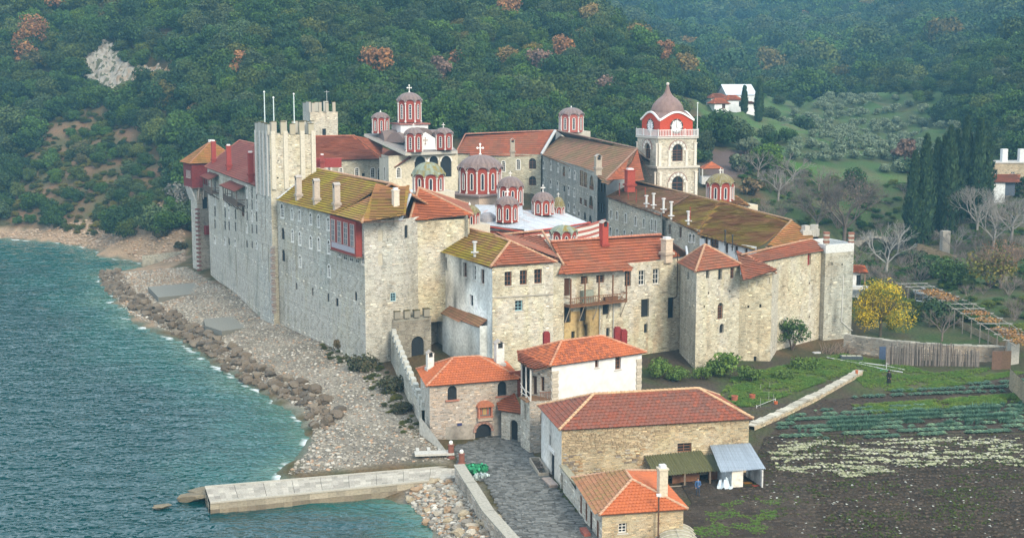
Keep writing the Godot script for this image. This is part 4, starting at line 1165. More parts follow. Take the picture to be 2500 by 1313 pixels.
func northeast_wing():
	REV=0.14
	t=thing("monastery_wing","tall stone wing with brown weathered roof facing the court below the clock tower","monastery wing",V(16.34,12.00,-290.2))
	wall(t,"wall",W(7.32,-322.6),W(16.35,-257.9),8.00,24.40,24.40,M.grey,K(0.72,0.75,0.76),[[1.42,21.16,2.11,1.87,1],[12.04,21.48,1.97,1.97,1],[21.62,21.62,1.86,1.91,1],[28.89,21.19,3.18,2.24,8],[35.8,21.39,1.69,2.01,1],[41.8,21.47,1.62,1.73,1],[49.2,20.57,3.99,3.19,2],[53.3,20.61,3.58,3.00,2],[59.5,20.65,4.28,2.80,8],[1.50,17.20,2.11,1.77,1],[11.74,17.40,1.98,1.85,1],[21.17,17.64,1.87,1.92,1],[29.36,17.91,2.12,1.25,4],[34.9,17.65,1.70,1.90,1],[41.4,17.76,1.63,1.74,1],[48.6,16.85,2.47,1.31,2],[53.5,16.88,2.69,1.29,2],[59.1,16.87,4.01,2.58,8],[35,14.12,2.04,1.84,1],[41.5,14.37,1.95,1.80,1],[47,13.57,2.19,1.77,1],[53,14.09,2.40,1.58,7],[58.6,14.03,3.17,1.55,7],[2.04,11.29,2.53,1.71,1],[12.27,11.83,2.38,1.82,1],[21.88,12.40,2.23,1.60,1],[47.6,11.85,1.87,1.47,1]],0.35)
	roof(t,[[V(6.83,24.40,-322.5),V(15.86,24.40,-257.9),V(17.17,23.60,-248.4),V(21.90,27.50,-254),V(24.23,28.72,-262),V(10.72,29.90,-329)]],["brown"],0.5,0.9,"roof",0)
	roof(t,[[V(17.17,23.60,-248.4),V(20.82,23.60,-251.5),V(21.90,27.50,-254)],[V(20.82,23.60,-251.5),V(26.26,23.80,-256.4),V(24.23,28.72,-262),V(21.90,27.50,-254)]],["red"],0.45,0.9,"roof",0)
	roof(t,[[V(29.23,24.40,-267),V(19.72,24.40,-332),V(10.72,29.90,-329),V(24.23,28.72,-262)]],["brown"],0.5,0.9,"roof",0)
	ridge(t,[[V(10.72,29.90,-329),V(24.23,28.72,-262)],[V(24.23,28.72,-262),V(21.90,27.50,-254),V(17.17,23.60,-248.4)]],K(0.24,0.15,0.11),0.2)
	var fl:=MB.new()
	fl.tube(V(10.43,29.90,-326.2),V(6.98,24.50,-320.7),0.4,0.4,K(0.40,0.42,0.43),6)
	part("valley",fl,M.lead,t)
	chimney(t,V(15.97,25.60,-250.9),1.6,1.1,K(0.38,0.33,0.27),0.30,true)
func white_block():
	REV=0.38
	t=thing("monastery_block","narrow white plastered block with red chimney at the foot of the clock tower","monastery block",V(20.21,10.00,-267.5))
	wall(t,"wall",W(16.70,-268.8),W(18.48,-264.5),8.00,22.60,22.60,M.white,K(0.62,0.68,0.74),[[1.19,20.16,0.91,1.76,2],[2.36,20.04,0.90,1.76,2],[3.65,19.91,0.77,1.75,2],[1.01,16.08,0.78,1.77,2],[2.31,16.00,0.78,1.76,2],[3.54,15.94,0.77,1.76,2]],0.08)
	wall(t,"wall",W(18.48,-264.5),W(21.93,-265),8.00,22.60,22.60,M.white,K(0.6,0.62,0.63),[],0.08)
	wall(t,"wall",W(21.93,-265),W(24.93,-273),8.00,22.60,22.60,M.white,K(0.6,0.6,0.58),[],0.08)
	boxm(t,"cornice",V(17.47,22.70,-266.6),V(0.5,0.35,4.70),K(0.28,0.07,0.05),0.39)
	chimney(t,V(21.49,22.87,-246),2.7,1.5,K(0.30,0.055,0.038),0.3,false)
func clock_tower():
	t=thing("clock_tower","white stone clock tower with red clock storey, balustrade and onion-tipped lead dome","clock tower",V(30.6,10.00,-267.6))
	wall(t,"wall",W(25.00,-269.9),W(28.32,-262),25.31,30.7,30.7,M.cream,K(0.98,1.0,1.02),[[4.30,26.61,2.20,3.00,8]],0.35)
	wall(t,"wall",W(28.32,-262),W(36.2,-265.3),25.31,30.7,30.7,M.cream,K(1.08,1.07,1.02),[[4.30,26.21,2.30,3.30,8]],0.35)
	wall(t,"wall",W(36.2,-265.3),W(32.9,-273.3),25.31,30.7,30.7,M.cream,K(1.04,1.02,0.97),[],0.35)
	wall(t,"wall",W(32.9,-273.3),W(25.00,-269.9),25.31,30.7,30.7,M.cream,K(1.04,1.02,0.97),[],0.35)
	wall(t,"wall",W(24.71,-270.1),W(28.20,-261.7),10.00,24.91,24.91,M.cream,K(0.96,0.98,1.0),[],0.35)
	wall(t,"wall",W(28.20,-261.7),W(36.5,-265.2),10.00,24.91,24.91,M.cream,K(1.08,1.07,1.02),[[4.52,18.71,2.50,4.60,8]],0.35)
	wall(t,"wall",W(36.5,-265.2),W(33,-273.5),10.00,24.91,24.91,M.cream,K(1.04,1.02,0.97),[],0.35)
	wall(t,"wall",W(33,-273.5),W(24.71,-270.1),10.00,24.91,24.91,M.cream,K(1.04,1.02,0.97),[],0.35)
	boxm(t,"string_course",V(30.6,25.11,-267.6),V(9.6,0.42,9.6),K(0.50,0.47,0.40),0.40)
	boxm(t,"balcony_floor",V(30.6,30.8,-267.6),V(9.1,0.3,9.1),K(0.5,0.48,0.43),0.40)
	var am:=MB.new()
	arch_stones(am,V(32.3,28.36,-263.6),1.25,0.62,0.40)
	arch_stones(am,V(26.60,28.51,-265.9),1.20,0.62,-1.17)
	arch_stones(am,V(32.4,22.06,-263.4),1.35,0.62,0.40)
	part("voussoirs",am,M.rough,t)
	pilaster(t,V(28.66,25.31,-262.1),4.37,0.40)
	pilaster(t,V(35.9,25.31,-265.1),4.37,0.40)
	pilaster(t,V(28.13,25.31,-262.3),4.37,0.40)
	pilaster(t,V(25.08,25.31,-269.6),4.37,0.40)
	pilaster(t,V(30.6,25.31,-262.9),3.00,0.40)
	pilaster(t,V(34.1,25.31,-264.3),3.00,0.40)
	pilaster(t,V(28.79,10.00,-261.9),14.11,0.40)
	pilaster(t,V(36.1,10.00,-264.9),14.11,0.40)
	pilaster(t,V(27.90,10.00,-262.3),14.11,0.40)
	pilaster(t,V(30.6,10.00,-262.6),12.11,0.40)
	pilaster(t,V(34.2,10.00,-264.2),12.11,0.40)
	clock_storey(V(30.6,31,-267.6),7.3,4.3,0.40,8.9)
	flagpole(V(36.3,31,-265.8),6.3,"white flagpole at the right edge of the clock tower balcony")
func east_wing():
	t=thing("monastery_wing","long low wing with brown mossy roof and white court front right of the church","monastery wing",V(32,8.00,-232))
	roof(t,[[V(17.83,19.90,-256.5),V(25.03,19.60,-228.6),V(32.2,21.40,-243),V(24.11,22.30,-264.2)]],["brown"],0.5,0.9,"roof",0)
	roof(t,[[V(25.38,19.00,-230.4),V(29.44,18.00,-213.3),V(36.2,20.82,-234),V(32.2,21.40,-243)]],["brownmoss"],0.5,0.9,"roof",0)
	roof(t,[[V(29.38,17.60,-212.8),V(36.3,16.60,-201.3),V(38.7,16.40,-204.4),V(44.7,19.60,-214.9),V(36.2,20.82,-234)]],["brownmoss"],0.5,0.9,"roof",0)
	roof(t,[[V(44.7,19.60,-214.9),V(38.7,16.40,-204.4),V(43.7,16.60,-207.5),V(47.6,16.80,-212.3)]],["orangemoss"],0.5,0.9,"roof",0)
	roof(t,[[V(44.7,19.60,-214.9),V(50.7,16.00,-217.9),V(30.1,18.50,-267.2),V(24.11,22.30,-264.2)],[V(17.83,19.90,-256.5),V(24.11,22.30,-264.2),V(30.1,18.50,-267.2)]],["brown"],0.5,0.9,"roof",0)
	ridge(t,[[V(24.11,22.30,-264.2),V(32.2,21.40,-243),V(44.7,19.60,-214.9)],[V(44.7,19.60,-214.9),V(38.7,16.40,-204.4)]],K(0.26,0.17,0.1),0.2)
	wall(t,"wall",W(18.32,-256.6),W(25.51,-228.7),8.00,19.60,19.60,M.cream,K(0.88,0.9,0.9),[[1.86,15.91,1.18,1.63,1],[5.29,16.00,1.15,1.56,1],[10.24,16.01,1.11,1.63,1],[15.61,15.95,1.06,1.70,1],[20.03,16.05,1.03,1.62,1],[24.01,15.96,0.99,1.99,1],[25.84,16.01,0.98,1.98,1],[1.63,12.61,1.19,1.64,1],[5.56,13.01,1.15,1.34,1],[9.62,13.24,1.12,1.32,1],[13.71,13.49,1.08,1.30,1]],0.35)
	wall(t,"wall",W(25.86,-230.6),W(29.93,-213.4),7.00,18.20,18.20,M.cream,K(0.9,0.92,0.92),[[3.42,15.97,1.13,1.70,2],[8.67,15.95,1.21,1.85,2],[13.33,15.79,1.16,1.40,1],[14.94,15.96,1.02,1.29,1]],0.35)
	wall(t,"wall",W(29.81,-213),W(36.8,-201.6),6.00,17.00,17.00,M.white,K(0.66,0.68,0.69),[[1.61,16.15,0.78,1.04,2],[3.58,15.74,2.08,1.49,2],[6.52,15.25,0.75,1.60,2],[8.78,15.59,0.80,0.99,2],[11.03,15.78,0.72,0.74,2]],0.15)
	wall(t,"wall",W(23.32,-262.6),W(18.32,-256.6),8.00,19.80,19.80,M.cream,K(1.04,1.02,0.97),[],0.35)
	flue(t,V(23.56,20.40,-235.9),1.3,0.2,K(0.55,0.55,0.54))
	flue(t,V(24.52,20.40,-233.1),1.9,0.2,K(0.55,0.55,0.54))
	flue(t,V(25.37,20.40,-225.2),1.7,0.2,K(0.55,0.55,0.54))
	flue(t,V(26.32,19.60,-222.3),2.2,0.2,K(0.55,0.55,0.54))
	flue(t,V(28.11,19.60,-214.1),1.4,0.2,K(0.55,0.55,0.54))
	flue(t,V(20.20,21.00,-253.4),1.5,0.06,K(0.30,0.06,0.04))
	flue(t,V(21.16,21.00,-245.3),1.5,0.06,K(0.30,0.06,0.04))
	flue(t,V(21.93,21.00,-237.7),1.6,0.06,K(0.30,0.06,0.04))
	flue(t,V(24.11,21.00,-243.8),1.4,0.06,K(0.30,0.06,0.04))
	flue(t,V(27.27,21.00,-205.8),1.4,0.06,K(0.30,0.06,0.04))
	flue(t,V(32.5,17.40,-204.5),1.6,0.09,K(0.05,0.05,0.05))
	flue(t,V(32.6,17.40,-198.2),1.6,0.09,K(0.05,0.05,0.05))
func moss_chapel():
	t=thing("chapel","round red chapel drum with mossy slate dome right of the clock tower","chapel",V(37.8,19.46,-244))
	boxm(t,"base",V(39.5,16.41,-244),V(7.8,6.5,6.5),K(0.52,0.47,0.36),0.35)
	roof(t,[[V(37.3,20.17,-241),V(42.7,19.51,-241),V(41.4,20.76,-248),V(36.9,21.06,-248)]],["brownmoss"],0.5,0.9,"roof",0)
	dome(t,V(37.7,20.21,-244),2.44,2.67,2.29,8,"moss",0.12,{"cross": 0.9,"bars": false,"arch": 0.46})
func church():
	t=thing("church","main monastery church with white lead roof, striped walls and cluster of red drums","church",V(1.00,6.00,-214))
	var rm:=MB.new()
	sheet(rm,[V(-5.24,20.04,-205),V(1.83,19.52,-200),V(1.63,22.04,-214),V(-5.94,21.70,-217)],K(0.40,0.43,0.47))
	sheet(rm,[V(1.83,19.52,-200),V(7.87,19.73,-205),V(12.39,19.60,-213),V(8.35,20.88,-218),V(1.63,22.04,-214)],K(0.43,0.46,0.50))
	part("lead_roof",rm,M.lead,t)
	var sw:=MB.new()
	stripes(sw,V(-5.24,18.75,-205.5),V(1.83,18.75,-200.5))
	stripes(sw,V(1.83,18.75,-200.5),V(7.87,18.75,-205.5))
	stripes(sw,V(7.87,18.83,-205.5),V(12.39,18.83,-213.5))
	stripes(sw,V(12.39,18.83,-213.5),V(15.39,18.83,-221))
	part("striped_wall",sw,M.rough,t)
	var ev:=MB.new()
	ev.tube(V(-5.24,19.89,-205),V(1.83,19.37,-200),0.16,0.16,K(0.36,0.07,0.05),5)
	ev.tube(V(1.83,19.37,-200),V(7.87,19.58,-205),0.16,0.16,K(0.36,0.07,0.05),5)
	ev.tube(V(7.87,19.58,-205),V(12.39,19.45,-213),0.16,0.16,K(0.36,0.07,0.05),5)
	part("eaves",ev,M.paint,t)
	boxm(t,"drum_base",V(-5.30,21.41,-224),V(8.6,3.4,8.6),K(0.48,0.38,0.30),0.78)
	boxm(t,"drum_cornice",V(-5.30,23.19,-224),V(9.4,0.24,9.4),K(0.22,0.17,0.16),0.78)
	var vm:=MB.new()
	vault(vm,V(-9.80,18.91,-221),V(-5.30,18.91,-224),2.2,2.6,K(0.26,0.25,0.26))
	vault(vm,V(-2.30,18.91,-218),V(-5.30,18.91,-224),2.4,2.8,K(0.26,0.25,0.26))
	vault(vm,V(0.70,18.91,-223),V(-5.30,18.91,-224),2.2,2.6,K(0.26,0.25,0.26))
	part("vault_roofs",vm,M.lead,t)
	boxm(t,"nave",V(-2.30,10.00,-221),V(13,16.5,13),K(0.45,0.42,0.38),0.78)
	dome(t,V(-5.27,23.31,-224),3.53,3.67,2.64,12,"lead",0.13,{"cross": 1.7,"arch": 0.42,"bars": false})
	dome(t,V(-0.26,21.99,-216),2.04,2.56,2.03,8,"lead",0.2,{"cross": 0.75,"bars": false,"arch": 0.42})
	dome(t,V(-0.75,20.42,-205),1.76,2.32,1.62,8,"lead",0.36,{"cross": 1.0,"bars": false,"arch": 0.42})
	dome(t,V(4.89,20.77,-213),1.73,1.88,1.69,8,"lead",0.1,{"cross": 1.0,"bars": false,"arch": 0.42})
	dome(t,V(7.46,19.52,-217),1.03,1.86,1.85,8,"moss",0.3,{"cross": 0.6,"bars": false,"arch": 0.42})
	var sd:=MB.new()
	sd.lathe(V(-3.78,20.19,-207),[[1.6,-1.0],[1.6,0],[1.45,0.6],[1.0,1.15],[0.5,1.45],[0.0,1.5]],16,K(0.25,0.24,0.25),0.12)
	part("apse_dome",sd,M.lead,t)
func phiale():
	t=thing("chapel","low court fountain house with grey-green slate dome behind the red roof ridge","fountain house",V(7.59,6.00,-197.5))
	boxm(t,"base",V(7.59,15.19,-197.5),V(4.4,7,4.4),K(0.5,0.46,0.38),0.2)
	dome(t,V(7.59,17.62,-197.5),1.93,1.64,1.45,8,"slate",0.2,{"bars": false,"arch": 0.5})
func green_dome():
	t=thing("chapel","octagonal red drum with pale green slate dome left of the main church dome","chapel",V(-13.44,6.00,-217))
	boxm(t,"base",V(-13.44,18.75,-217),V(6.4,11,6.4),K(0.5,0.46,0.38),0.45)
	dome(t,V(-13.44,24.02,-217),2.56,2.37,2.43,8,"slate",0.18,{"bars": false,"arch": 0.34})
	t=thing("chapel","half-hidden little red drum with mossy dome right of the red hip roof","chapel",V(-6.37,6.00,-203))
	boxm(t,"base",V(-6.37,16.38,-203),V(4.6,8,4.6),K(0.5,0.46,0.38),0.45)
	dome(t,V(-6.40,19.94,-203),1.53,1.74,1.49,8,"moss",0.18,{"bars": false,"arch": 0.42})
func southwest_wing():
	t=thing("monastery_wing","plastered south-west wing with yellow moss on its roof and three brown front windows","monastery wing",V(-4.00,2.50,-182))
	wall(t,"wall",W(-11.84,-194.1),W(-2.54,-172.5),2.00,17.90,17.90,M.plaster,K(0.56,0.57,0.54),[[0.84,15.17,1.48,1.84,2],[6.17,15.37,1.47,1.77,2],[13.73,15.30,1.36,1.97,2],[17.22,15.28,1.13,2.03,0],[20.13,15.23,1.28,1.95,2],[0.81,11.90,1.41,1.82,2],[4.30,11.99,1.50,1.79,2],[16.09,11.66,1.34,1.52,4]],0.95)
	wall(t,"wall",W(-13.44,-198.1),W(-11.84,-194.1),2.00,20.00,17.90,M.plaster,K(0.56,0.57,0.54),[[0.83,8.07,1.47,1.22,2]],0.95)
	wall(t,"wall",W(-2.54,-172.5),W(5.46,-176.6),2.00,17.90,17.90,M.cream,K(1.04,1.0,0.88),[[2.29,15.26,1.04,1.89,2],[4.53,15.28,1.06,1.90,2],[6.71,15.29,1.13,1.91,2],[3.86,11.86,1.11,1.39,6]],0.35)
	wall(t,"wall",W(5.46,-176.6),W(-3.74,-195.9),2.00,17.90,17.90,M.cream,K(1.04,1.02,0.97),[],0.35)
	band_box(t,"string_course",V(-2.51,13.90,-172.5),V(5.48,13.75,-176.5),0.14,K(0.36,0.33,0.28))
	roof(t,[[V(-12.40,18.00,-194.3),V(-2.74,18.00,-172),V(-0.22,20.60,-177.8),V(-2.54,20.60,-185),V(-10.55,20.90,-200.3)],[V(-2.74,18.00,-172),V(5.98,18.00,-176.4),V(-0.22,20.60,-177.8)]],["moss","red"],0.5,0.9,"roof",0)
	roof(t,[[V(-15.33,20.60,-201.4),V(-12.40,18.00,-194.3),V(-10.55,20.90,-200.3)]],["moss"],0.5,0.9,"roof",0)
	roof(t,[[V(-0.22,20.60,-177.8),V(5.98,18.00,-176.4),V(4.62,18.60,-189.4),V(-2.54,20.60,-185)],[V(-2.54,20.60,-185),V(4.62,18.60,-189.4),V(-7.05,18.60,-203.3),V(-10.55,20.90,-200.3)]],["red"],0.5,0.9,"roof",0)
	roof(t,[[V(-2.42,20.50,-184.9),V(4.28,20.40,-192.6),V(6.90,17.40,-179.2),V(6.11,17.60,-180.2),V(-0.22,20.30,-179.9)]],["red"],0.5,0.9,"roof",0)
	ridge(t,[[V(-2.74,18.00,-172),V(-0.22,20.60,-177.8)],[V(-0.22,20.60,-177.8),V(5.98,18.00,-176.4)],[V(-0.22,20.60,-177.8),V(-2.54,20.60,-185),V(-10.55,20.90,-200.3)]],K(0.40,0.24,0.15),0.2)
	ridge(t,[[V(4.28,20.40,-192.6),V(6.87,17.40,-178.4)]],K(0.40,0.24,0.15),0.2)
	ridge(t,[[V(-2.54,20.60,-185),V(4.28,20.40,-192.6)]],K(0.40,0.24,0.15),0.16)
	var fl:=MB.new()
	fl.tube(V(-12.40,18.00,-194.3),V(-10.55,20.90,-200.3),0.3,0.3,K(0.45,0.46,0.46),6)
	part("valley",fl,M.lead,t)
	flue(t,V(-4.97,19.00,-178.8),1.3,0.2,K(0.5,0.5,0.48))
	wall(t,"wall",W(-9.77,-186.5),W(-4.21,-173.6),1.50,9.53,9.97,M.plaster,K(0.46,0.47,0.44),[],0.8)
	wall(t,"wall",W(-8.76,-186.9),W(-9.77,-186.5),1.50,9.53,9.53,M.plaster,K(0.48,0.49,0.46),[],0.8)
	wall(t,"wall",W(-4.21,-173.6),W(-3.20,-174.1),1.50,9.97,9.97,M.plaster,K(0.48,0.49,0.46),[],0.8)
	roof(t,[[V(-10.00,9.43,-186.4),V(-4.44,9.87,-173.5),V(-3.20,10.77,-174.1),V(-8.76,10.43,-186.9)]],["brown"],0.4,0.9,"ledge_roof",0)
func south_wing():
	t=thing("monastery_wing","south wing with red tiled roof, carved wooden balcony and red chimney","monastery wing",V(15.00,2.50,-186))
	wall(t,"wall",W(6.90,-178.6),W(24.20,-189.6),2.00,16.80,16.80,M.cream,K(1.06,1.0,0.88),[[3.41,14.47,1.13,1.11,2],[6.09,14.43,1.37,1.08,2],[0.61,13.11,1.02,2.40,5],[10.78,13.58,1.09,2.16,2],[13.23,13.53,1.11,2.08,0],[15.75,13.50,1.12,2.14,0],[13.86,9.00,1.41,2.53,4],[18.52,8.40,1.14,2.96,4],[14.03,6.72,0.63,1.29,4],[0.63,9.50,1.07,2.32,4],[3.23,9.47,1.00,2.07,7],[7.07,9.97,1.11,1.64,4],[1.57,7.29,0.56,0.90,4],[7.44,6.88,0.58,1.19,4]],0.55)
	wall(t,"wall",W(24.20,-189.6),W(28.20,-195.6),2.00,16.90,16.90,M.cream,K(1.04,1.02,0.97),[],0.35)
	wall(t,"wall",W(5.20,-177.6),W(6.90,-178.6),2.00,17.20,17.20,M.cream,K(0.95,0.9,0.8),[],0.35)
	roof(t,[[V(6.77,17.30,-181.6),V(15.35,16.90,-184.6),V(23.96,16.90,-190.4),V(21.24,20.00,-191.4),V(5.31,19.90,-183.3)]],["red"],0.5,0.9,"roof",0)
	roof(t,[[V(6.13,16.30,-177.2),V(15.04,15.90,-182),V(15.56,17.10,-183.1),V(6.69,17.60,-179.4)]],["red"],0.45,0.9,"balcony_roof",0)
	roof(t,[[V(15.04,15.90,-182),V(16.73,16.20,-183.5),V(15.56,17.10,-183.1)]],["red"],0.45,0.9,"balcony_roof",0)
	roof(t,[[V(5.31,19.90,-183.3),V(21.24,20.00,-191.4),V(25.74,16.50,-199.9),V(9.31,16.50,-192.3)]],["red"],0.5,0.9,"roof",0)
	roof(t,[[V(21.24,20.00,-191.4),V(23.96,16.90,-190.4),V(25.40,17.20,-188.9)]],["red"],0.5,0.9,"roof",0)
	ridge(t,[[V(5.31,19.90,-183.3),V(21.24,20.00,-191.4)]],K(0.4,0.17,0.11),0.2)
	chimney(t,V(12.77,19.00,-186.7),2.6,0.95,K(0.34,0.06,0.04),0.50,true)
	chimney(t,V(21.75,17.60,-188.2),2.0,1.2,K(0.52,0.42,0.32),0.55,false)
	long_balcony(t,V(10.99,11.90,-181.2),9.50,3.70,1.5,0.57,K(0.17,0.085,0.045))
	var rp:=MB.new()
	rp.tube(V(11.99,12.06,-181.7),V(11.99,7.16,-181.7),0.07,0.07,K(0.45,0.44,0.42),5)
	rp.tube(V(13.95,11.86,-182.9),V(13.95,6.65,-182.9),0.07,0.07,K(0.45,0.44,0.42),5)
	rp.tube(V(23.25,18.07,-187.9),V(23.25,11.61,-187.9),0.07,0.07,K(0.06,0.04,0.03),5)
	rp.tube(V(23.25,11.61,-187.9),V(22.76,11.11,-188.7),0.07,0.07,K(0.06,0.04,0.03),5)
	part("pipes",rp,M.metal,t)
	wall(t,"stained_plaster",W(7.01,-178.6),W(11.99,-181.8),2.00,10.90,10.90,M.plaster,K(0.42,0.29,0.13),[[0.53,9.50,1.07,2.32,4],[3.13,9.47,1.00,2.07,4],[1.47,7.29,0.56,0.90,4]],1.1)
func south_tower():
	t=thing("wall_tower","square cream stone tower with red pyramid roof at the south front","tower",V(27.64,2.00,-186.4))
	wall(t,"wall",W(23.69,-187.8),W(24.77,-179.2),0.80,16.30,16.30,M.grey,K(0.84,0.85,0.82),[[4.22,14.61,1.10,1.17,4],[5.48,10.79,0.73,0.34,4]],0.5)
	wall(t,"wall",W(24.77,-179.2),W(31.6,-185.1),0.80,16.30,16.30,M.cream,K(1.05,1.02,0.92),[[2.24,15.23,0.67,1.05,4],[4.82,14.80,0.80,1.40,4],[7.37,14.73,0.87,1.49,2],[5.01,9.32,1.15,2.29,8],[5.37,7.33,0.92,1.31,7],[2.49,13.01,0.30,0.34,4],[6.90,12.81,0.30,0.35,4],[1.68,11.24,0.30,0.34,4]],0.35)
	wall(t,"wall",W(31.6,-185.1),W(30.5,-193.7),2.00,16.40,16.40,M.cream,K(1.04,1.02,0.97),[],0.35)
	wall(t,"wall",W(30.5,-193.7),W(23.69,-187.8),2.00,16.40,16.40,M.cream,K(1.04,1.02,0.97),[],0.35)
	roof(t,[[V(24.47,16.40,-178.5),V(32,16.40,-185),V(26.53,19.40,-184.2)],[V(32,16.40,-185),V(30.8,16.70,-194.4),V(26.53,19.40,-184.2)],[V(30.8,16.70,-194.4),V(23.27,16.40,-187.9),V(26.53,19.40,-184.2)],[V(23.27,16.40,-187.9),V(24.47,16.40,-178.5),V(26.53,19.40,-184.2)]],["red"],0.45,0.9,"roof",0)
	ridge(t,[[V(24.47,16.40,-178.5),V(26.53,19.40,-184.2)],[V(32,16.40,-185),V(26.53,19.40,-184.2)],[V(23.27,16.40,-187.9),V(26.53,19.40,-184.2)]],K(0.40,0.24,0.15),0.2)
	var fl:=MB.new()
	fl.tube(V(24.71,18.40,-190.1),V(24.61,16.90,-187.2),0.16,0.2,K(0.42,0.45,0.47),6)
	part("flashing",fl,M.lead,t)
func low_tower():
	t=thing("wall_tower","lower rubble tower with shed-like red roof between south tower and long east wall","tower",V(33.9,2.00,-185.4))
	wall(t,"wall",W(31.6,-185.1),W(36.2,-185.8),1.00,15.10,15.10,M.cream,K(0.94,0.88,0.74),[[1.01,13.19,0.36,0.96,3],[2.45,13.37,0.36,0.85,3],[4.13,13.77,0.40,0.89,3],[2.47,2.65,0.40,0.86,4],[1.31,10.40,0.30,0.35,4],[3.05,10.40,0.30,0.50,4]],0.5)
	wall(t,"wall",W(36.2,-185.8),W(39.2,-194.8),1.00,15.20,15.20,M.cream,K(1.04,1.02,0.97),[],0.35)
	roof(t,[[V(31,15.20,-179.1),V(36.8,15.20,-185.8),V(33,17.40,-188.7),V(31.6,17.40,-189.6)]],["red"],0.45,0.9,"roof",0)
	roof(t,[[V(36.8,15.20,-185.8),V(34.6,15.80,-192.8),V(33,17.40,-188.7)]],["red"],0.45,0.9,"roof",0)
	ridge(t,[[V(33,17.40,-188.7),V(36.8,15.20,-185.8)]],K(0.40,0.24,0.15),0.17)
func east_wall_wing():
	t=thing("monastery_wing","long bare cream stone wall wing with narrow red roof below the mossy wing","monastery wing",V(41,2.50,-196.7))
	wall(t,"wall",W(34.1,-187.8),W(47.2,-202.2),1.00,16.30,16.80,M.cream,K(1.05,1.0,0.88),[[15.01,14.53,1.04,1.86,10],[6.18,11.43,0.34,0.24,4],[9.39,11.36,0.35,0.24,4],[15.23,11.64,0.36,0.33,4],[15.53,6.46,0.36,0.46,4]],0.4)
	roof(t,[[V(34.4,16.40,-187.5),V(47.5,16.90,-201.9),V(45.7,17.90,-204),V(32.1,17.60,-187.2)]],["red"],0.45,0.9,"roof",0)
	ridge(t,[[V(32.1,17.60,-187.2),V(45.7,17.90,-204)]],K(0.40,0.24,0.15),0.15)
func southeast_tower():
	t=thing("wall_tower","tall rough stone tower with white parapet and brick chimneys at the right end","tower",V(49.4,2.50,-204.9))
	wall(t,"wall",W(47,-200.6),W(51.9,-203.3),1.00,16.10,16.10,M.grey,K(0.9,0.88,0.8),[[1.34,14.21,0.27,0.38,4],[3.32,14.00,0.28,0.38,4]],0.6)
	wall(t,"wall",W(51.9,-203.3),W(49.3,-209.8),1.00,16.10,16.10,M.grey,K(1.06,1.05,1.0),[],0.35)
	wall(t,"wall",W(44.4,-207.1),W(47,-200.6),1.00,16.10,16.10,M.grey,K(1.06,1.05,1.0),[],0.35)
	wall(t,"wall",W(49.3,-209.8),W(44.4,-207.1),1.00,16.10,16.10,M.grey,K(1.06,1.05,1.0),[],0.35)
	var pp:=MB.new()
	band_solid(pp,V(47,16.10,-200.6),V(51.9,16.10,-203.3),1.25,0.4,K(0.52,0.53,0.52))
	band_solid(pp,V(51.9,16.10,-203.3),V(49.3,16.10,-209.8),1.25,0.4,K(0.52,0.53,0.52))
	band_solid(pp,V(44.4,16.10,-207.1),V(47,16.10,-200.6),1.25,0.4,K(0.52,0.53,0.52))
	band_solid(pp,V(49.3,16.10,-209.8),V(44.4,16.10,-207.1),1.25,0.4,K(0.52,0.53,0.52))
	part("parapet",pp,M.rough,t)
	boxm(t,"terrace",V(48.1,15.95,-205.2),V(4.9,0.3,6.6),K(0.5,0.51,0.5),0.51)
	if true:
		var ck:=MB.new()
		ck.box(V(48,16.70,-204.7),V(0.85,0.3,0.85),K(0.22,0.1,0.07))
		ck.box(V(48,17.04,-204.7),V(0.75,0.3,0.75),K(0.38,0.34,0.28))
		ck.box(V(48,17.38,-204.7),V(0.85,0.3,0.85),K(0.22,0.1,0.07))
		ck.box(V(48,17.72,-204.7),V(0.75,0.3,0.75),K(0.38,0.34,0.28))
		ck.box(V(48,18.06,-204.7),V(0.85,0.3,0.85),K(0.22,0.1,0.07))
		ck.box(V(48,18.40,-204.7),V(0.75,0.3,0.75),K(0.38,0.34,0.28))
		ck.box(V(48,18.74,-204.7),V(0.85,0.3,0.85),K(0.22,0.1,0.07))
		part("chimney",ck,M.rough,t)
	if true:
		var ck:=MB.new()
		ck.box(V(51.6,16.70,-204.1),V(0.85,0.3,0.85),K(0.22,0.1,0.07))
		ck.box(V(51.6,17.04,-204.1),V(0.75,0.3,0.75),K(0.38,0.34,0.28))
		ck.box(V(51.6,17.38,-204.1),V(0.85,0.3,0.85),K(0.22,0.1,0.07))
		ck.box(V(51.6,17.72,-204.1),V(0.75,0.3,0.75),K(0.38,0.34,0.28))
		ck.box(V(51.6,18.06,-204.1),V(0.85,0.3,0.85),K(0.22,0.1,0.07))
		ck.box(V(51.6,18.40,-204.1),V(0.75,0.3,0.75),K(0.38,0.34,0.28))
		ck.box(V(51.6,18.74,-204.1),V(0.85,0.3,0.85),K(0.22,0.1,0.07))
		part("chimney",ck,M.rough,t)
	var rs:=MB.new()
	rs.box(V(45.9,17.80,-211.8),V(0.5,1.1,0.9),K(0.42,0.40,0.36),Basis(Vector3.UP,0.4))
	rs.box(V(46.2,18.15,-212),V(0.5,1.9,0.9),K(0.42,0.40,0.36),Basis(Vector3.UP,0.5))
	rs.box(V(46.6,18.15,-212.3),V(0.5,1.9,0.9),K(0.42,0.40,0.36),Basis(Vector3.UP,0.6000000000000001))
	rs.box(V(46.9,17.80,-212.5),V(0.5,1.1,0.9),K(0.42,0.40,0.36),Basis(Vector3.UP,0.7000000000000001))
	rs.box(V(47.2,17.80,-212.8),V(0.5,1.1,0.9),K(0.42,0.40,0.36),Basis(Vector3.UP,0.8))
	rs.box(V(47.5,17.80,-213),V(0.5,1.1,0.9),K(0.42,0.40,0.36),Basis(Vector3.UP,0.9))
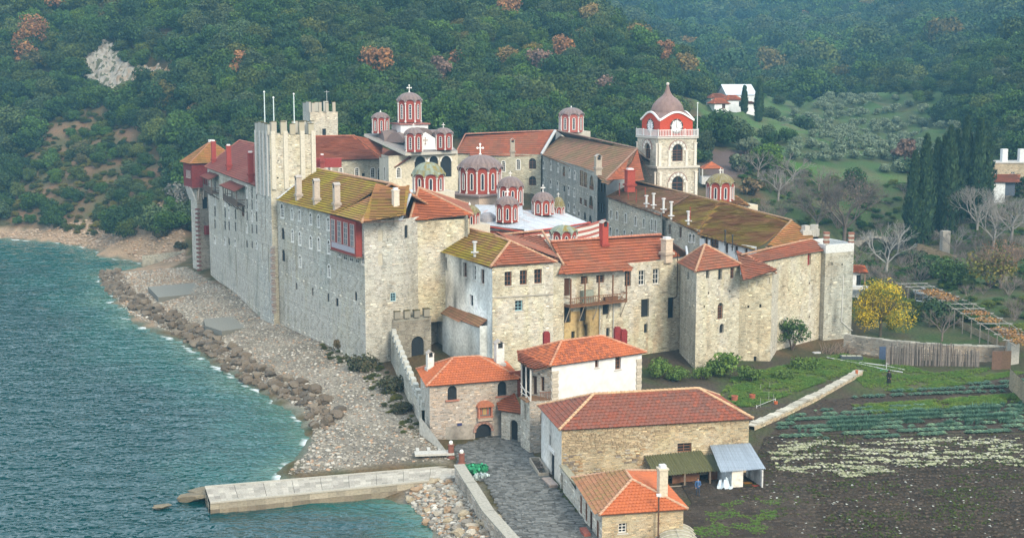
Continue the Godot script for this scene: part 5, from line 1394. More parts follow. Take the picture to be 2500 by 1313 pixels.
	rs.box(V(47.9,18.15,-213.3),V(0.5,1.9,0.9),K(0.42,0.40,0.36),Basis(Vector3.UP,1.0))
	rs.box(V(48.2,18.15,-213.5),V(0.5,1.9,0.9),K(0.42,0.40,0.36),Basis(Vector3.UP,1.1))
	rs.box(V(48.5,17.80,-213.8),V(0.5,1.1,0.9),K(0.42,0.40,0.36),Basis(Vector3.UP,1.2000000000000002))
	part("ruined_parapet",rs,M.rough,t)
	var rp:=MB.new()
	rp.tube(V(50.2,12.54,-202.3),V(50.1,5.44,-202.2),0.06,0.06,K(0.6,0.6,0.58),5)
	rp.tube(V(50.1,5.44,-202.2),V(52,3.93,-203),0.06,0.06,K(0.6,0.6,0.58),5)
	part("pipe",rp,M.metal,t)
func barbican():
	t=thing("gate_tower","ruined grey stone gate tower with ragged battlements and dark arched passage","gate tower",V(-12.00,2.20,-182))
	wall(t,"wall",W(-16.47,-182.4),W(-11.27,-185.1),0.80,9.34,9.34,M.grey,K(0.62,0.6,0.56),[[3.80,0.90,1.90,5.71,7]],0.6)
	wall(t,"wall",W(-19.07,-187),W(-16.47,-182.4),0.80,9.34,9.34,M.grey,K(0.9,0.9,0.88),[],0.5)
	wall(t,"wall",W(-11.27,-185.1),W(-13.87,-189.7),0.80,9.34,9.34,M.grey,K(1.06,1.05,1.0),[],0.35)
	merlons(t,V(-16.47,9.34,-182.4),V(-19.07,9.34,-187),3,1.0,1.1,0.6,K(0.8,0.78,0.74),M.grey)
	merlons(t,V(-16.47,9.34,-182.4),V(-11.27,9.34,-185.1),4,0.85,1.0,0.6,K(0.62,0.6,0.55),M.grey)
	boxm(t,"terrace",V(-15.17,9.04,-186),V(5.2,0.3,5.2),K(0.25,0.24,0.2),0.48)
	t=thing("crenellated_wall","sloping crenellated stone wall running from the gate tower down to the gatehouse","wall",V(-13.48,1.50,-166.3))
	wall(t,"wall",W(-16.67,-182.1),W(-16.21,-179.9),0.60,7.40,7.40,M.grey,K(0.86,0.86,0.82),[],0.5)
	wall(t,"wall",W(-15.52,-180),W(-15.98,-182.3),0.60,7.40,7.40,M.grey,K(0.8,0.8,0.76),[],0.5)
	boxm(t,"coping",V(-16.10,7.36,-181.1),V(2.31,0.1,0.75),K(0.4,0.4,0.36),-1.37)
	boxm(t,"merlon",V(-16.10,7.75,-181.1),V(1.34,0.75,0.6),K(0.42,0.42,0.38),-1.37)
	wall(t,"wall",W(-16.21,-179.9),W(-15.76,-177.6),0.60,7.02,7.02,M.grey,K(0.86,0.86,0.82),[],0.5)
	wall(t,"wall",W(-15.07,-177.8),W(-15.52,-180),0.60,7.02,7.02,M.grey,K(0.8,0.8,0.76),[],0.5)
	boxm(t,"coping",V(-15.64,6.98,-178.8),V(2.31,0.1,0.75),K(0.4,0.4,0.36),-1.37)
	boxm(t,"merlon",V(-15.64,7.37,-178.8),V(1.34,0.75,0.6),K(0.42,0.42,0.38),-1.37)
	wall(t,"wall",W(-15.76,-177.6),W(-15.30,-175.4),0.60,6.75,6.75,M.grey,K(0.86,0.86,0.82),[],0.5)
	wall(t,"wall",W(-14.62,-175.5),W(-15.07,-177.8),0.60,6.75,6.75,M.grey,K(0.8,0.8,0.76),[],0.5)
	boxm(t,"coping",V(-15.19,6.71,-176.6),V(2.31,0.1,0.75),K(0.4,0.4,0.36),-1.37)
	boxm(t,"merlon",V(-15.19,7.10,-176.6),V(1.34,0.75,0.6),K(0.42,0.42,0.38),-1.37)
	wall(t,"wall",W(-15.30,-175.4),W(-14.85,-173.1),0.60,6.50,6.50,M.grey,K(0.86,0.86,0.82),[],0.5)
	wall(t,"wall",W(-14.16,-173.2),W(-14.62,-175.5),0.60,6.50,6.50,M.grey,K(0.8,0.8,0.76),[],0.5)
	boxm(t,"coping",V(-14.73,6.46,-174.3),V(2.31,0.1,0.75),K(0.4,0.4,0.36),-1.37)
	boxm(t,"merlon",V(-14.73,6.85,-174.3),V(1.34,0.75,0.6),K(0.42,0.42,0.38),-1.37)
	wall(t,"wall",W(-14.85,-173.1),W(-14.39,-170.8),0.60,6.26,6.26,M.grey,K(0.86,0.86,0.82),[],0.5)
	wall(t,"wall",W(-13.71,-171),W(-14.16,-173.2),0.60,6.26,6.26,M.grey,K(0.8,0.8,0.76),[],0.5)
	boxm(t,"coping",V(-14.28,6.22,-172),V(2.31,0.1,0.75),K(0.4,0.4,0.36),-1.37)
	boxm(t,"merlon",V(-14.28,6.61,-172),V(1.34,0.75,0.6),K(0.42,0.42,0.38),-1.37)
	wall(t,"wall",W(-14.39,-170.8),W(-13.94,-168.6),0.60,6.04,6.04,M.grey,K(0.86,0.86,0.82),[],0.5)
	wall(t,"wall",W(-13.25,-168.7),W(-13.71,-171),0.60,6.04,6.04,M.grey,K(0.8,0.8,0.76),[],0.5)
	boxm(t,"coping",V(-13.82,6.00,-169.8),V(2.31,0.1,0.75),K(0.4,0.4,0.36),-1.37)
	boxm(t,"merlon",V(-13.82,6.39,-169.8),V(1.34,0.75,0.6),K(0.42,0.42,0.38),-1.37)
	wall(t,"wall",W(-13.94,-168.6),W(-13.48,-166.3),0.60,5.83,5.83,M.grey,K(0.86,0.86,0.82),[],0.5)
	wall(t,"wall",W(-12.80,-166.5),W(-13.25,-168.7),0.60,5.83,5.83,M.grey,K(0.8,0.8,0.76),[],0.5)
	boxm(t,"coping",V(-13.37,5.79,-167.5),V(2.31,0.1,0.75),K(0.4,0.4,0.36),-1.37)
	boxm(t,"merlon",V(-13.37,6.18,-167.5),V(1.34,0.75,0.6),K(0.42,0.42,0.38),-1.37)
	wall(t,"wall",W(-13.48,-166.3),W(-13.03,-164.1),0.60,5.62,5.62,M.grey,K(0.86,0.86,0.82),[],0.5)
	wall(t,"wall",W(-12.34,-164.2),W(-12.80,-166.5),0.60,5.62,5.62,M.grey,K(0.8,0.8,0.76),[],0.5)
	boxm(t,"coping",V(-12.91,5.58,-165.3),V(2.31,0.1,0.75),K(0.4,0.4,0.36),-1.37)
	boxm(t,"merlon",V(-12.91,5.97,-165.3),V(1.34,0.75,0.6),K(0.42,0.42,0.38),-1.37)
	wall(t,"wall",W(-13.03,-164.1),W(-12.57,-161.8),0.60,5.42,5.42,M.grey,K(0.86,0.86,0.82),[],0.5)
	wall(t,"wall",W(-11.89,-161.9),W(-12.34,-164.2),0.60,5.42,5.42,M.grey,K(0.8,0.8,0.76),[],0.5)
	boxm(t,"coping",V(-12.46,5.38,-163),V(2.31,0.1,0.75),K(0.4,0.4,0.36),-1.37)
	boxm(t,"merlon",V(-12.46,5.77,-163),V(1.34,0.75,0.6),K(0.42,0.42,0.38),-1.37)
	wall(t,"wall",W(-12.57,-161.8),W(-12.12,-159.5),0.60,5.22,5.22,M.grey,K(0.86,0.86,0.82),[],0.5)
	wall(t,"wall",W(-11.43,-159.7),W(-11.89,-161.9),0.60,5.22,5.22,M.grey,K(0.8,0.8,0.76),[],0.5)
	boxm(t,"coping",V(-12.00,5.18,-160.7),V(2.31,0.1,0.75),K(0.4,0.4,0.36),-1.37)
	boxm(t,"merlon",V(-12.00,5.57,-160.7),V(1.34,0.75,0.6),K(0.42,0.42,0.38),-1.37)
	wall(t,"wall",W(-12.12,-159.5),W(-11.66,-157.3),0.60,5.03,5.03,M.grey,K(0.86,0.86,0.82),[],0.5)
	wall(t,"wall",W(-10.98,-157.4),W(-11.43,-159.7),0.60,5.03,5.03,M.grey,K(0.8,0.8,0.76),[],0.5)
	boxm(t,"coping",V(-11.55,4.99,-158.5),V(2.31,0.1,0.75),K(0.4,0.4,0.36),-1.37)
	boxm(t,"merlon",V(-11.55,5.38,-158.5),V(1.34,0.75,0.6),K(0.42,0.42,0.38),-1.37)
	wall(t,"wall",W(-11.66,-157.3),W(-11.21,-155),0.60,4.84,4.84,M.grey,K(0.86,0.86,0.82),[],0.5)
	wall(t,"wall",W(-10.52,-155.2),W(-10.98,-157.4),0.60,4.84,4.84,M.grey,K(0.8,0.8,0.76),[],0.5)
	boxm(t,"coping",V(-11.09,4.80,-156.2),V(2.31,0.1,0.75),K(0.4,0.4,0.36),-1.37)
	boxm(t,"merlon",V(-11.09,5.19,-156.2),V(1.34,0.75,0.6),K(0.42,0.42,0.38),-1.37)
	wall(t,"wall",W(-11.21,-155),W(-10.75,-152.8),0.60,4.66,4.66,M.grey,K(0.86,0.86,0.82),[],0.5)
	wall(t,"wall",W(-10.07,-152.9),W(-10.52,-155.2),0.60,4.66,4.66,M.grey,K(0.8,0.8,0.76),[],0.5)
	boxm(t,"coping",V(-10.64,4.62,-154),V(2.31,0.1,0.75),K(0.4,0.4,0.36),-1.37)
	boxm(t,"merlon",V(-10.64,5.01,-154),V(1.34,0.75,0.6),K(0.42,0.42,0.38),-1.37)
	wall(t,"wall",W(-10.75,-152.8),W(-10.30,-150.5),0.60,4.48,4.48,M.grey,K(0.86,0.86,0.82),[],0.5)
	wall(t,"wall",W(-9.61,-150.6),W(-10.07,-152.9),0.60,4.48,4.48,M.grey,K(0.8,0.8,0.76),[],0.5)
	boxm(t,"coping",V(-10.18,4.44,-151.7),V(2.31,0.1,0.75),K(0.4,0.4,0.36),-1.37)
	boxm(t,"merlon",V(-10.18,4.83,-151.7),V(1.34,0.75,0.6),K(0.42,0.42,0.38),-1.37)
func gatehouse():
	t=thing("gatehouse","small stone gatehouse with red hip roof, two arched windows and icon shrine over the gate","gatehouse",V(-5.04,1.50,-152.1))
	roof(t,[[V(-9.46,8.30,-145.5),V(1.11,8.30,-149.4),V(-3.73,10.55,-151.1),V(-6.63,10.55,-150.2)],[V(1.11,8.30,-149.4),V(-0.62,8.30,-158.6),V(-3.73,10.55,-151.1)],[V(-0.62,8.30,-158.6),V(-11.19,8.30,-154.7),V(-6.63,10.55,-150.2),V(-3.73,10.55,-151.1)],[V(-11.19,8.30,-154.7),V(-9.46,8.30,-145.5),V(-6.63,10.55,-150.2)]],["orange"],0.36,0.32,"roof",300)
	ridge(t,[[V(-6.63,10.55,-150.2),V(-3.73,10.55,-151.1)],[V(-9.46,8.30,-145.5),V(-6.63,10.55,-150.2)],[V(1.11,8.30,-149.4),V(-3.73,10.55,-151.1)],[V(-11.19,8.30,-154.7),V(-6.63,10.55,-150.2)]],K(0.42,0.2,0.12),0.16)
	wall(t,"wall",W(-9.12,-146.1),W(0.60,-149.7),0.60,8.20,8.20,M.rubble,K(0.95,0.93,0.93),[[2.62,6.34,1.08,1.73,7],[8.55,6.44,1.11,1.66,7],[6.28,1.41,1.98,2.15,7]],0.4)
	wall(t,"wall",W(-10.68,-154.4),W(-9.12,-146.1),0.40,8.20,8.20,M.grey,K(1.0,1.0,1.0),[],0.3)
	wall(t,"wall",W(0.60,-149.7),W(-0.96,-158),0.60,8.20,8.20,M.tan,K(0.9,0.9,0.9),[],0.35)
	wall(t,"wall",W(-0.96,-158),W(-10.68,-154.4),0.60,8.20,8.20,M.tan,K(0.9,0.9,0.9),[],0.35)
	shrine(t,V(-3.12,4.96,-148.3),0.36)
	var am:=MB.new()
	arch_stones(am,V(-3.21,2.52,-148.2),0.9,0.2,0.36,K(0.36,0.20,0.15))
	boxm(t,"sill",V(-6.64,6.41,-146.9),V(1.6,0.16,0.24),K(0.36,0.16,0.11),0.36)
	boxm(t,"sill",V(-1.08,6.36,-149),V(1.6,0.16,0.24),K(0.36,0.16,0.11),0.36)
	part("brick_trim",am,M.rough,t)
	wall(t,"render_panel",W(-7.40,-146.7),W(-4.24,-147.9),0.60,3.48,3.48,M.plaster,K(0.27,0.25,0.22),[],0.6)
	wall(t,"render_panel",W(-1.99,-148.7),W(-0.19,-149.4),0.60,4.77,4.77,M.plaster,K(0.27,0.25,0.22),[],0.6)
	boxm(t,"wall_sign",V(-5.86,3.60,-147.2),V(0.55,0.3,0.04),K(0.04,0.05,0.12),0.36)
	chimney(t,V(-9.39,8.90,-151.6),1.5,0.75,K(0.58,0.57,0.53),0.36,true)
	chimney(t,V(-1.49,9.30,-152.4),2.0,0.95,K(0.58,0.57,0.53),0.36,true)
func white_house():
	t=thing("house","white rendered house with new orange tile roof and small wooden corner balcony","house",V(7.89,1.70,-149.3))
	roof(t,[[V(4.07,11.40,-141.7),V(15.18,11.40,-149.1),V(10.10,13.30,-149.1),V(5.44,13.30,-145.9)],[V(0.60,11.40,-149.4),V(4.07,11.40,-141.7),V(5.44,13.30,-145.9)]],["orange","red"],0.36,0.32,"roof",300)
	roof(t,[[V(15.18,11.40,-149.1),V(11.71,11.40,-156.8),V(10.10,13.30,-149.1)],[V(11.71,11.40,-156.8),V(0.60,11.40,-149.4),V(5.44,13.30,-145.9),V(10.10,13.30,-149.1)]],["orange"],0.36,0.5,"roof",0)
	ridge(t,[[V(5.44,13.30,-145.9),V(10.10,13.30,-149.1)],[V(4.07,11.40,-141.7),V(5.44,13.30,-145.9)],[V(15.18,11.40,-149.1),V(10.10,13.30,-149.1)],[V(0.60,11.40,-149.4),V(5.44,13.30,-145.9)]],K(0.42,0.2,0.12),0.16)
	wall(t,"wall",W(4.27,-142.4),W(14.62,-149.3),1.00,11.35,11.35,M.white,K(0.62,0.62,0.61),[[6.10,10.39,0.50,0.83,2],[9.07,9.82,0.81,1.38,2]],0.03)
	wall(t,"wall",W(14.62,-149.3),W(11.52,-156.2),1.00,11.40,11.40,M.white,K(0.72,0.72,0.71),[],0.05)
	wall(t,"wall",W(11.52,-156.2),W(1.17,-149.3),1.00,11.40,11.40,M.white,K(0.72,0.72,0.71),[],0.05)
	var qs:=MB.new()
	for k in 26: qs.box(V(4.65,1.5+k*0.36,-142.6),V(0.9*(0.8+0.2*(k % 2)),0.32,0.16),mulc(K(0.48,0.43,0.35),0.85+0.12*((k*7) % 3)),Basis(Vector3.UP,0.59))
	for k in 26: qs.box(V(14.29,1.5+k*0.36,-149),V(0.75*(0.8+0.2*(k % 2)),0.32,0.16),mulc(K(0.48,0.43,0.35),0.85+0.12*((k*7) % 3)),Basis(Vector3.UP,0.59))
	part("quoins",qs,M.rough,t)
	wall(t,"wall",W(1.90,-141.6),W(4.27,-142.4),0.60,7.60,7.60,M.rubble,K(0.92,0.93,0.93),[[1.54,5.00,0.60,1.20,2]],0.3)
	wall(t,"wall",W(0.95,-144.5),W(1.90,-141.6),0.60,7.60,7.60,M.grey,K(0.98,0.98,0.94),[[1.60,5.20,0.70,1.70,2]],0.3)
	wall(t,"wall",W(1.90,-144.8),W(4.27,-142.4),7.60,11.00,11.00,M.rubble,K(0.92,0.93,0.93),[[0.80,7.70,0.70,2.10,5],[2.00,8.30,0.60,1.60,2]],0.3)
	wall(t,"wall",W(1.17,-149.3),W(0.95,-144.5),0.60,11.00,11.00,M.grey,K(0.9,0.9,0.88),[],0.35)
	boxm(t,"balcony_floor",V(2.37,7.55,-143),V(2.6,0.16,2.2),K(0.20,0.12,0.07),0.32)
	roof(t,[[V(0.63,11.30,-145.2),V(2.30,11.00,-141.1),V(4.07,11.40,-141.7),V(0.60,11.40,-149.4)]],["red"],0.36,0.4,"balcony_roof",0)
	var rl:=MB.new()
	rl.box(V(2.00,9.30,-141.6),V(0.12,3.4,0.12),K(0.50,0.48,0.44),Basis(Vector3.UP,0.4))
	rl.box(V(1.05,9.30,-144.5),V(0.12,3.4,0.12),K(0.50,0.48,0.44),Basis(Vector3.UP,0.4))
	rl.box(V(1.52,9.30,-143.1),V(0.12,3.4,0.12),K(0.50,0.48,0.44),Basis(Vector3.UP,0.4))
	rl.tube(V(1.90,8.50,-141.6),V(0.95,8.50,-144.5),0.05,0.05,K(0.50,0.48,0.44),5)
	rl.tube(V(1.90,7.95,-141.6),V(0.95,7.95,-144.5),0.05,0.05,K(0.50,0.48,0.44),5)
	rl.tube(V(1.90,7.70,-141.6),V(0.95,8.90,-144.5),0.05,0.05,K(0.50,0.48,0.44),5)
	rl.box(V(3.08,8.00,-141.9),V(0.06,0.9,0.06),K(0.17,0.08,0.045))
	rl.box(V(3.25,8.00,-142),V(0.06,0.9,0.06),K(0.17,0.08,0.045))
	rl.box(V(3.41,8.00,-142),V(0.06,0.9,0.06),K(0.17,0.08,0.045))
	rl.box(V(3.58,8.00,-142.1),V(0.06,0.9,0.06),K(0.17,0.08,0.045))
	rl.box(V(3.74,8.00,-142.2),V(0.06,0.9,0.06),K(0.17,0.08,0.045))
	rl.box(V(3.91,8.00,-142.2),V(0.06,0.9,0.06),K(0.17,0.08,0.045))
	rl.box(V(4.08,8.00,-142.3),V(0.06,0.9,0.06),K(0.17,0.08,0.045))
	rl.box(V(3.56,8.47,-142.1),V(1.3,0.07,0.1),K(0.17,0.08,0.045),Basis(Vector3.UP,0.32))
	part("railing",rl,M.paint,t)
	boxm(t,"red_chimney",V(4.05,10.08,-156.5),V(0.75,4.4,0.6),K(0.20,0.03,0.03),0.3)
	boxm(t,"chimney_cap",V(4.05,12.18,-156.5),V(0.51,0.51,0.56),K(0.20,0.03,0.03),0.3)
	boxm(t,"red_chimney",V(12.43,10.62,-156.5),V(0.8,4.4,0.6),K(0.20,0.03,0.03),0.3)
	boxm(t,"chimney_cap",V(12.43,12.72,-156.5),V(0.54,0.54,0.56),K(0.20,0.03,0.03),0.3)
	boxm(t,"red_chimney",V(13.15,10.33,-156.5),V(0.75,4.4,0.6),K(0.20,0.03,0.03),0.3)
	boxm(t,"chimney_cap",V(13.15,12.43,-156.5),V(0.51,0.51,0.56),K(0.20,0.03,0.03),0.3)
func lean_to():
	t=thing("shed","narrow stone lean-to with red tile roof squeezed between gatehouse and white house","shed",V(0.20,1.60,-148))
	wall(t,"wall",W(-1.20,-147.8),W(1.20,-146.2),0.80,5.20,5.20,M.grey,K(0.9,0.9,0.88),[[1.70,1.20,1.00,3.00,7]],0.35)
	roof(t,[[V(-1.50,5.10,-147.6),V(1.30,5.10,-145.9),V(0.30,6.60,-149.6),V(-2.20,6.60,-151)]],["red"],0.36,0.45,"roof",0)
	boxm(t,"red_boarding",V(0.4,7.6,-149.9),V(1.5,3.0,0.3),K(0.26,0.08,0.05),0.5)
func warehouse():
	t=thing("warehouse","long rubble stone warehouse with dark red tiled hip roof beside the quay road","warehouse",V(13.48,1.80,-135.2))
	roof(t,[[V(4.58,8.00,-127.9),V(24.32,8.00,-132.4),V(19.07,10.45,-135.3),V(8.23,10.45,-132.7)],[V(2.65,8.00,-138),V(4.58,8.00,-127.9),V(8.23,10.45,-132.7)],[V(24.32,8.00,-132.4),V(22.39,8.00,-142.5),V(19.07,10.45,-135.3)]],["mixed"],0.42,0.46,"roof",300)
	roof(t,[[V(22.39,8.00,-142.5),V(2.65,8.00,-138),V(8.23,10.45,-132.7),V(19.07,10.45,-135.3)]],["mixed"],0.42,0.6,"roof",0)
	ridge(t,[[V(8.23,10.45,-132.7),V(19.07,10.45,-135.3)],[V(4.58,8.00,-127.9),V(8.23,10.45,-132.7)],[V(24.32,8.00,-132.4),V(19.07,10.45,-135.3)],[V(2.65,8.00,-138),V(8.23,10.45,-132.7)],[V(22.39,8.00,-142.5),V(19.07,10.45,-135.3)]],K(0.46,0.3,0.18),0.17)
	wall(t,"wall",W(4.85,-128.3),W(23.91,-132.7),1.20,7.95,7.95,M.tan,K(1.0,0.98,0.9),[[12.72,4.87,1.49,0.95,2]],0.55)
	REV=0.12
	wall(t,"wall",W(3.06,-137.7),W(4.85,-128.3),0.80,7.95,7.95,M.plaster,K(0.5,0.5,0.47),[[5.60,1.30,1.50,3.30,4],[4.20,4.90,0.70,1.10,4]],0.55)
	wall(t,"wall",W(23.91,-132.7),W(22.12,-142.1),1.20,8.00,8.00,M.tan,K(1,1,1),[],0.35)
	wall(t,"wall",W(22.12,-142.1),W(3.06,-137.7),1.20,8.00,8.00,M.tan,K(1,1,1),[],0.35)
	REV=0.3
	wall_stones(t,W(4.85,-128.3),W(23.91,-132.7),2.0,7.75)
	boxm(t,"door_surround",V(4.01,4.75,-132.4),V(2.6,0.35,0.16),K(0.62,0.62,0.60),-1.38)
func front_hut():
	t=thing("cottage","low stone cottage with faded and new orange tile roof by the quay road","cottage",V(10.51,1.80,-117.5))
	roof(t,[[V(7.41,5.00,-110.9),V(15.23,5.00,-112.6),V(10.56,6.85,-115.2)]],["orange"],0.36,0.32,"roof",150)
	roof(t,[[V(5.56,5.00,-121.9),V(7.41,5.00,-110.9),V(10.56,6.85,-115.2),V(10.24,6.75,-118.3)]],["brown"],0.36,0.32,"roof",150)
	roof(t,[[V(15.23,5.00,-112.6),V(13.61,5.00,-124.2),V(10.24,6.75,-118.3),V(10.56,6.85,-115.2)],[V(13.61,5.00,-124.2),V(5.56,5.00,-121.9),V(10.24,6.75,-118.3)]],["orange"],0.36,0.34,"roof",1)
	ridge(t,[[V(10.56,6.85,-115.2),V(10.24,6.75,-118.3)],[V(7.41,5.00,-110.9),V(10.56,6.85,-115.2)],[V(15.23,5.00,-112.6),V(10.56,6.85,-115.2)],[V(5.56,5.00,-121.9),V(10.24,6.75,-118.3)],[V(13.61,5.00,-124.2),V(10.24,6.75,-118.3)]],K(0.42,0.26,0.17),0.15)
	wall(t,"wall",W(7.70,-111.3),W(14.84,-112.9),1.00,4.95,4.95,M.tan,K(1.05,1.0,0.92),[[1.84,3.18,0.75,0.88,0]],0.35)
	REV=0.1
	wall(t,"wall",W(5.96,-121.6),W(7.70,-111.3),0.80,4.95,4.95,M.grey,K(1.05,1.05,1.02),[[2.20,2.40,0.70,1.70,2],[4.40,2.40,0.70,1.70,2],[6.30,1.50,0.90,2.40,5],[8.90,1.60,0.75,2.30,2]],0.25)
	wall(t,"wall",W(14.84,-112.9),W(13.32,-123.7),1.00,5.00,5.00,M.tan,K(1,1,1),[],0.35)
	wall(t,"wall",W(13.32,-123.7),W(5.96,-121.6),1.00,5.00,5.00,M.tan,K(1,1,1),[],0.35)
	REV=0.3
	chimney(t,V(13.10,5.30,-113.9),2.9,0.75,K(0.5,0.44,0.34),0.22,false)
	var rp:=MB.new()
	rp.tube(V(12.57,2.60,-111.8),V(12.57,6.40,-111.8),0.08,0.08,K(0.12,0.07,0.05),6)
	rp.box(V(12.57,6.50,-111.8),V(0.4,0.16,0.4),K(0.6,0.6,0.6))
	part("stove_pipe",rp,M.metal,t)
	t=thing("yard_wall","low stone yard wall with dark red door between warehouse and cottage","wall",V(4.70,1.70,-128.1))
	wall(t,"wall",W(4.70,-128.1),W(5.96,-121.6),1.00,4.60,3.90,M.grey,K(1.0,1.0,0.98),[[0.80,1.60,0.95,2.20,5]],0.3)
	wall(t,"wall",W(6.45,-121.7),W(5.19,-128.2),1.00,3.90,4.60,M.grey,K(0.9,0.9,0.9),[],0.35)
	boxm(t,"coping",V(5.58,4.40,-124.9),V(6.61,0.12,0.7),K(0.27,0.25,0.18),-1.38)
	t=thing("ledge","long low mossy stone ledge along the foot of the cottage road wall","ledge",V(5.08,1.60,-122.3))
	boxm(t,"stone_ledge",V(6.02,1.75,-116.8),V(13.34,0.7,0.75),K(0.30,0.28,0.22),-1.40)
	boxm(t,"red_bench",V(6.42,2.35,-114.1),V(1.8,0.5,0.6),K(0.26,0.09,0.07),-1.40)
func sheds():
	t=thing("lean_to_shed","open lean-to shed with mossy corrugated roof against the warehouse wall","shed",V(16.51,1.90,-129.4))
	corrugated(t,V(13.92,3.55,-127.1),V(19.90,3.75,-128.5),V(18.92,5.00,-131.5),V(13.13,4.80,-130.1),K(0.115,0.115,0.055),22)
	var pm:=MB.new()
	pm.box(V(14.27,2.80,-127.4),V(0.16,1.9,0.16),K(0.2,0.16,0.12))
	pm.box(V(16.90,2.80,-128),V(0.16,1.9,0.16),K(0.2,0.16,0.12))
	pm.box(V(19.47,2.80,-128.6),V(0.16,1.9,0.16),K(0.2,0.16,0.12))
	part("post",pm,M.rough,t)
	boxm(t,"back_boards",V(17.16,2.70,-129.2),V(2.82,1.6,0.1),K(0.17,0.085,0.05),0.22)
	boxm(t,"low_wall",V(16.80,2.15,-128.1),V(5.35,0.5,0.2),K(0.30,0.27,0.22),0.22)
	var lg:=MB.new()
	lg.tube(V(13.60,2.20,-128.1),V(14.24,2.20,-127.1),0.11,0.1,K(0.28,0.24,0.2),6)
	lg.tube(V(13.82,2.20,-128.1),V(14.45,2.20,-127.1),0.11,0.1,K(0.28,0.24,0.2),6)
	lg.tube(V(14.03,2.20,-128.2),V(14.67,2.20,-127.2),0.11,0.1,K(0.28,0.24,0.2),6)
	lg.tube(V(14.24,2.20,-128.2),V(14.88,2.20,-127.2),0.11,0.1,K(0.28,0.24,0.2),6)
	lg.tube(V(14.46,2.20,-128.3),V(15.09,2.20,-127.3),0.11,0.1,K(0.28,0.24,0.2),6)
	lg.tube(V(13.60,2.44,-128.1),V(14.24,2.44,-127.1),0.11,0.1,K(0.28,0.24,0.2),6)
	lg.tube(V(13.82,2.44,-128.1),V(14.45,2.44,-127.1),0.11,0.1,K(0.28,0.24,0.2),6)
	lg.tube(V(14.03,2.44,-128.2),V(14.67,2.44,-127.2),0.11,0.1,K(0.28,0.24,0.2),6)
	lg.tube(V(14.24,2.44,-128.2),V(14.88,2.44,-127.2),0.11,0.1,K(0.28,0.24,0.2),6)
	lg.tube(V(14.46,2.44,-128.3),V(15.09,2.44,-127.3),0.11,0.1,K(0.28,0.24,0.2),6)
	lg.tube(V(13.60,2.68,-128.1),V(14.24,2.68,-127.1),0.11,0.1,K(0.28,0.24,0.2),6)
	lg.tube(V(13.82,2.68,-128.1),V(14.45,2.68,-127.1),0.11,0.1,K(0.28,0.24,0.2),6)
	lg.tube(V(14.03,2.68,-128.2),V(14.67,2.68,-127.2),0.11,0.1,K(0.28,0.24,0.2),6)
	lg.tube(V(14.24,2.68,-128.2),V(14.88,2.68,-127.2),0.11,0.1,K(0.28,0.24,0.2),6)
	part("firewood",lg,M.rough,t)
	t=thing("tool_shed","white-walled tool shed with pale blue corrugated metal roof at the warehouse corner","shed",V(22.41,1.90,-130.1))
	corrugated(t,V(20.17,4.20,-126.5),V(24.75,4.20,-127.7),V(24.03,5.45,-132.6),V(19.86,5.45,-131.7),K(0.42,0.47,0.52),26)
	wall(t,"wall",W(21.36,-127.1),W(22.49,-127.3),1.80,4.25,4.25,M.plaster,K(0.62,0.58,0.5),[],0.2)
	wall(t,"wall",W(20.36,-130.1),W(21.36,-127.1),1.80,4.20,4.20,M.plaster,K(0.45,0.5,0.53),[],0.3)
	wall(t,"wall",W(22.49,-127.3),W(21.89,-130.3),1.80,4.20,4.20,M.plaster,K(0.5,0.5,0.5),[],0.35)
	wall(t,"wall",W(23.41,-130.9),W(24.31,-127.1),1.80,4.20,4.20,M.plaster,K(0.66,0.68,0.68),[],0.1)
	wall(t,"wall",W(24.31,-127.1),W(23.41,-130.9),1.80,4.20,4.20,M.plaster,K(0.6,0.6,0.6),[],0.1)
	boxm(t,"post",V(24.31,3.10,-127),V(0.14,2.3,0.14),K(0.5,0.5,0.48))
	corrugated(t,V(19.57,3.50,-129),V(21.58,3.50,-129.5),V(20.44,4.50,-131.8),V(18.92,4.50,-131.5),K(0.13,0.14,0.09),8)
	boxm(t,"door",V(20.00,2.80,-129.9),V(1.1,1.7,0.1),K(0.17,0.085,0.05),0.22)
	var sl:=MB.new()
	sl.quad(V(24.07,2.06,-126.6),V(24.44,2.06,-124.4),V(26.30,2.06,-124.7),V(25.06,2.06,-130.3),K(0.46,0.43,0.37))
	solo("concrete_slab",sl,M.rough,V(24.07,2.06,-126.6),"pale triangular concrete slab beside the tool shed","","","structure")
	crate(V(23.90,2.00,-127.8),V(0.8,0.5,0.55),K(0.40,0.07,0.04),"red plastic crate on the floor of the tool shed")
	crate(V(23.17,2.00,-128.6),V(0.8,0.5,0.55),K(0.42,0.20,0.03),"orange and black garden machine inside the tool shed")
	barrel(V(20.16,2.00,-126.9),0.25,0.5,K(0.35,0.36,0.36),"grey bucket standing in front of the shed wall","bucket")
	tarp(V(20.66,2.00,-127.1),K(0.50,0.58,0.63),"pale blue sheet heaped against the tool shed wall")
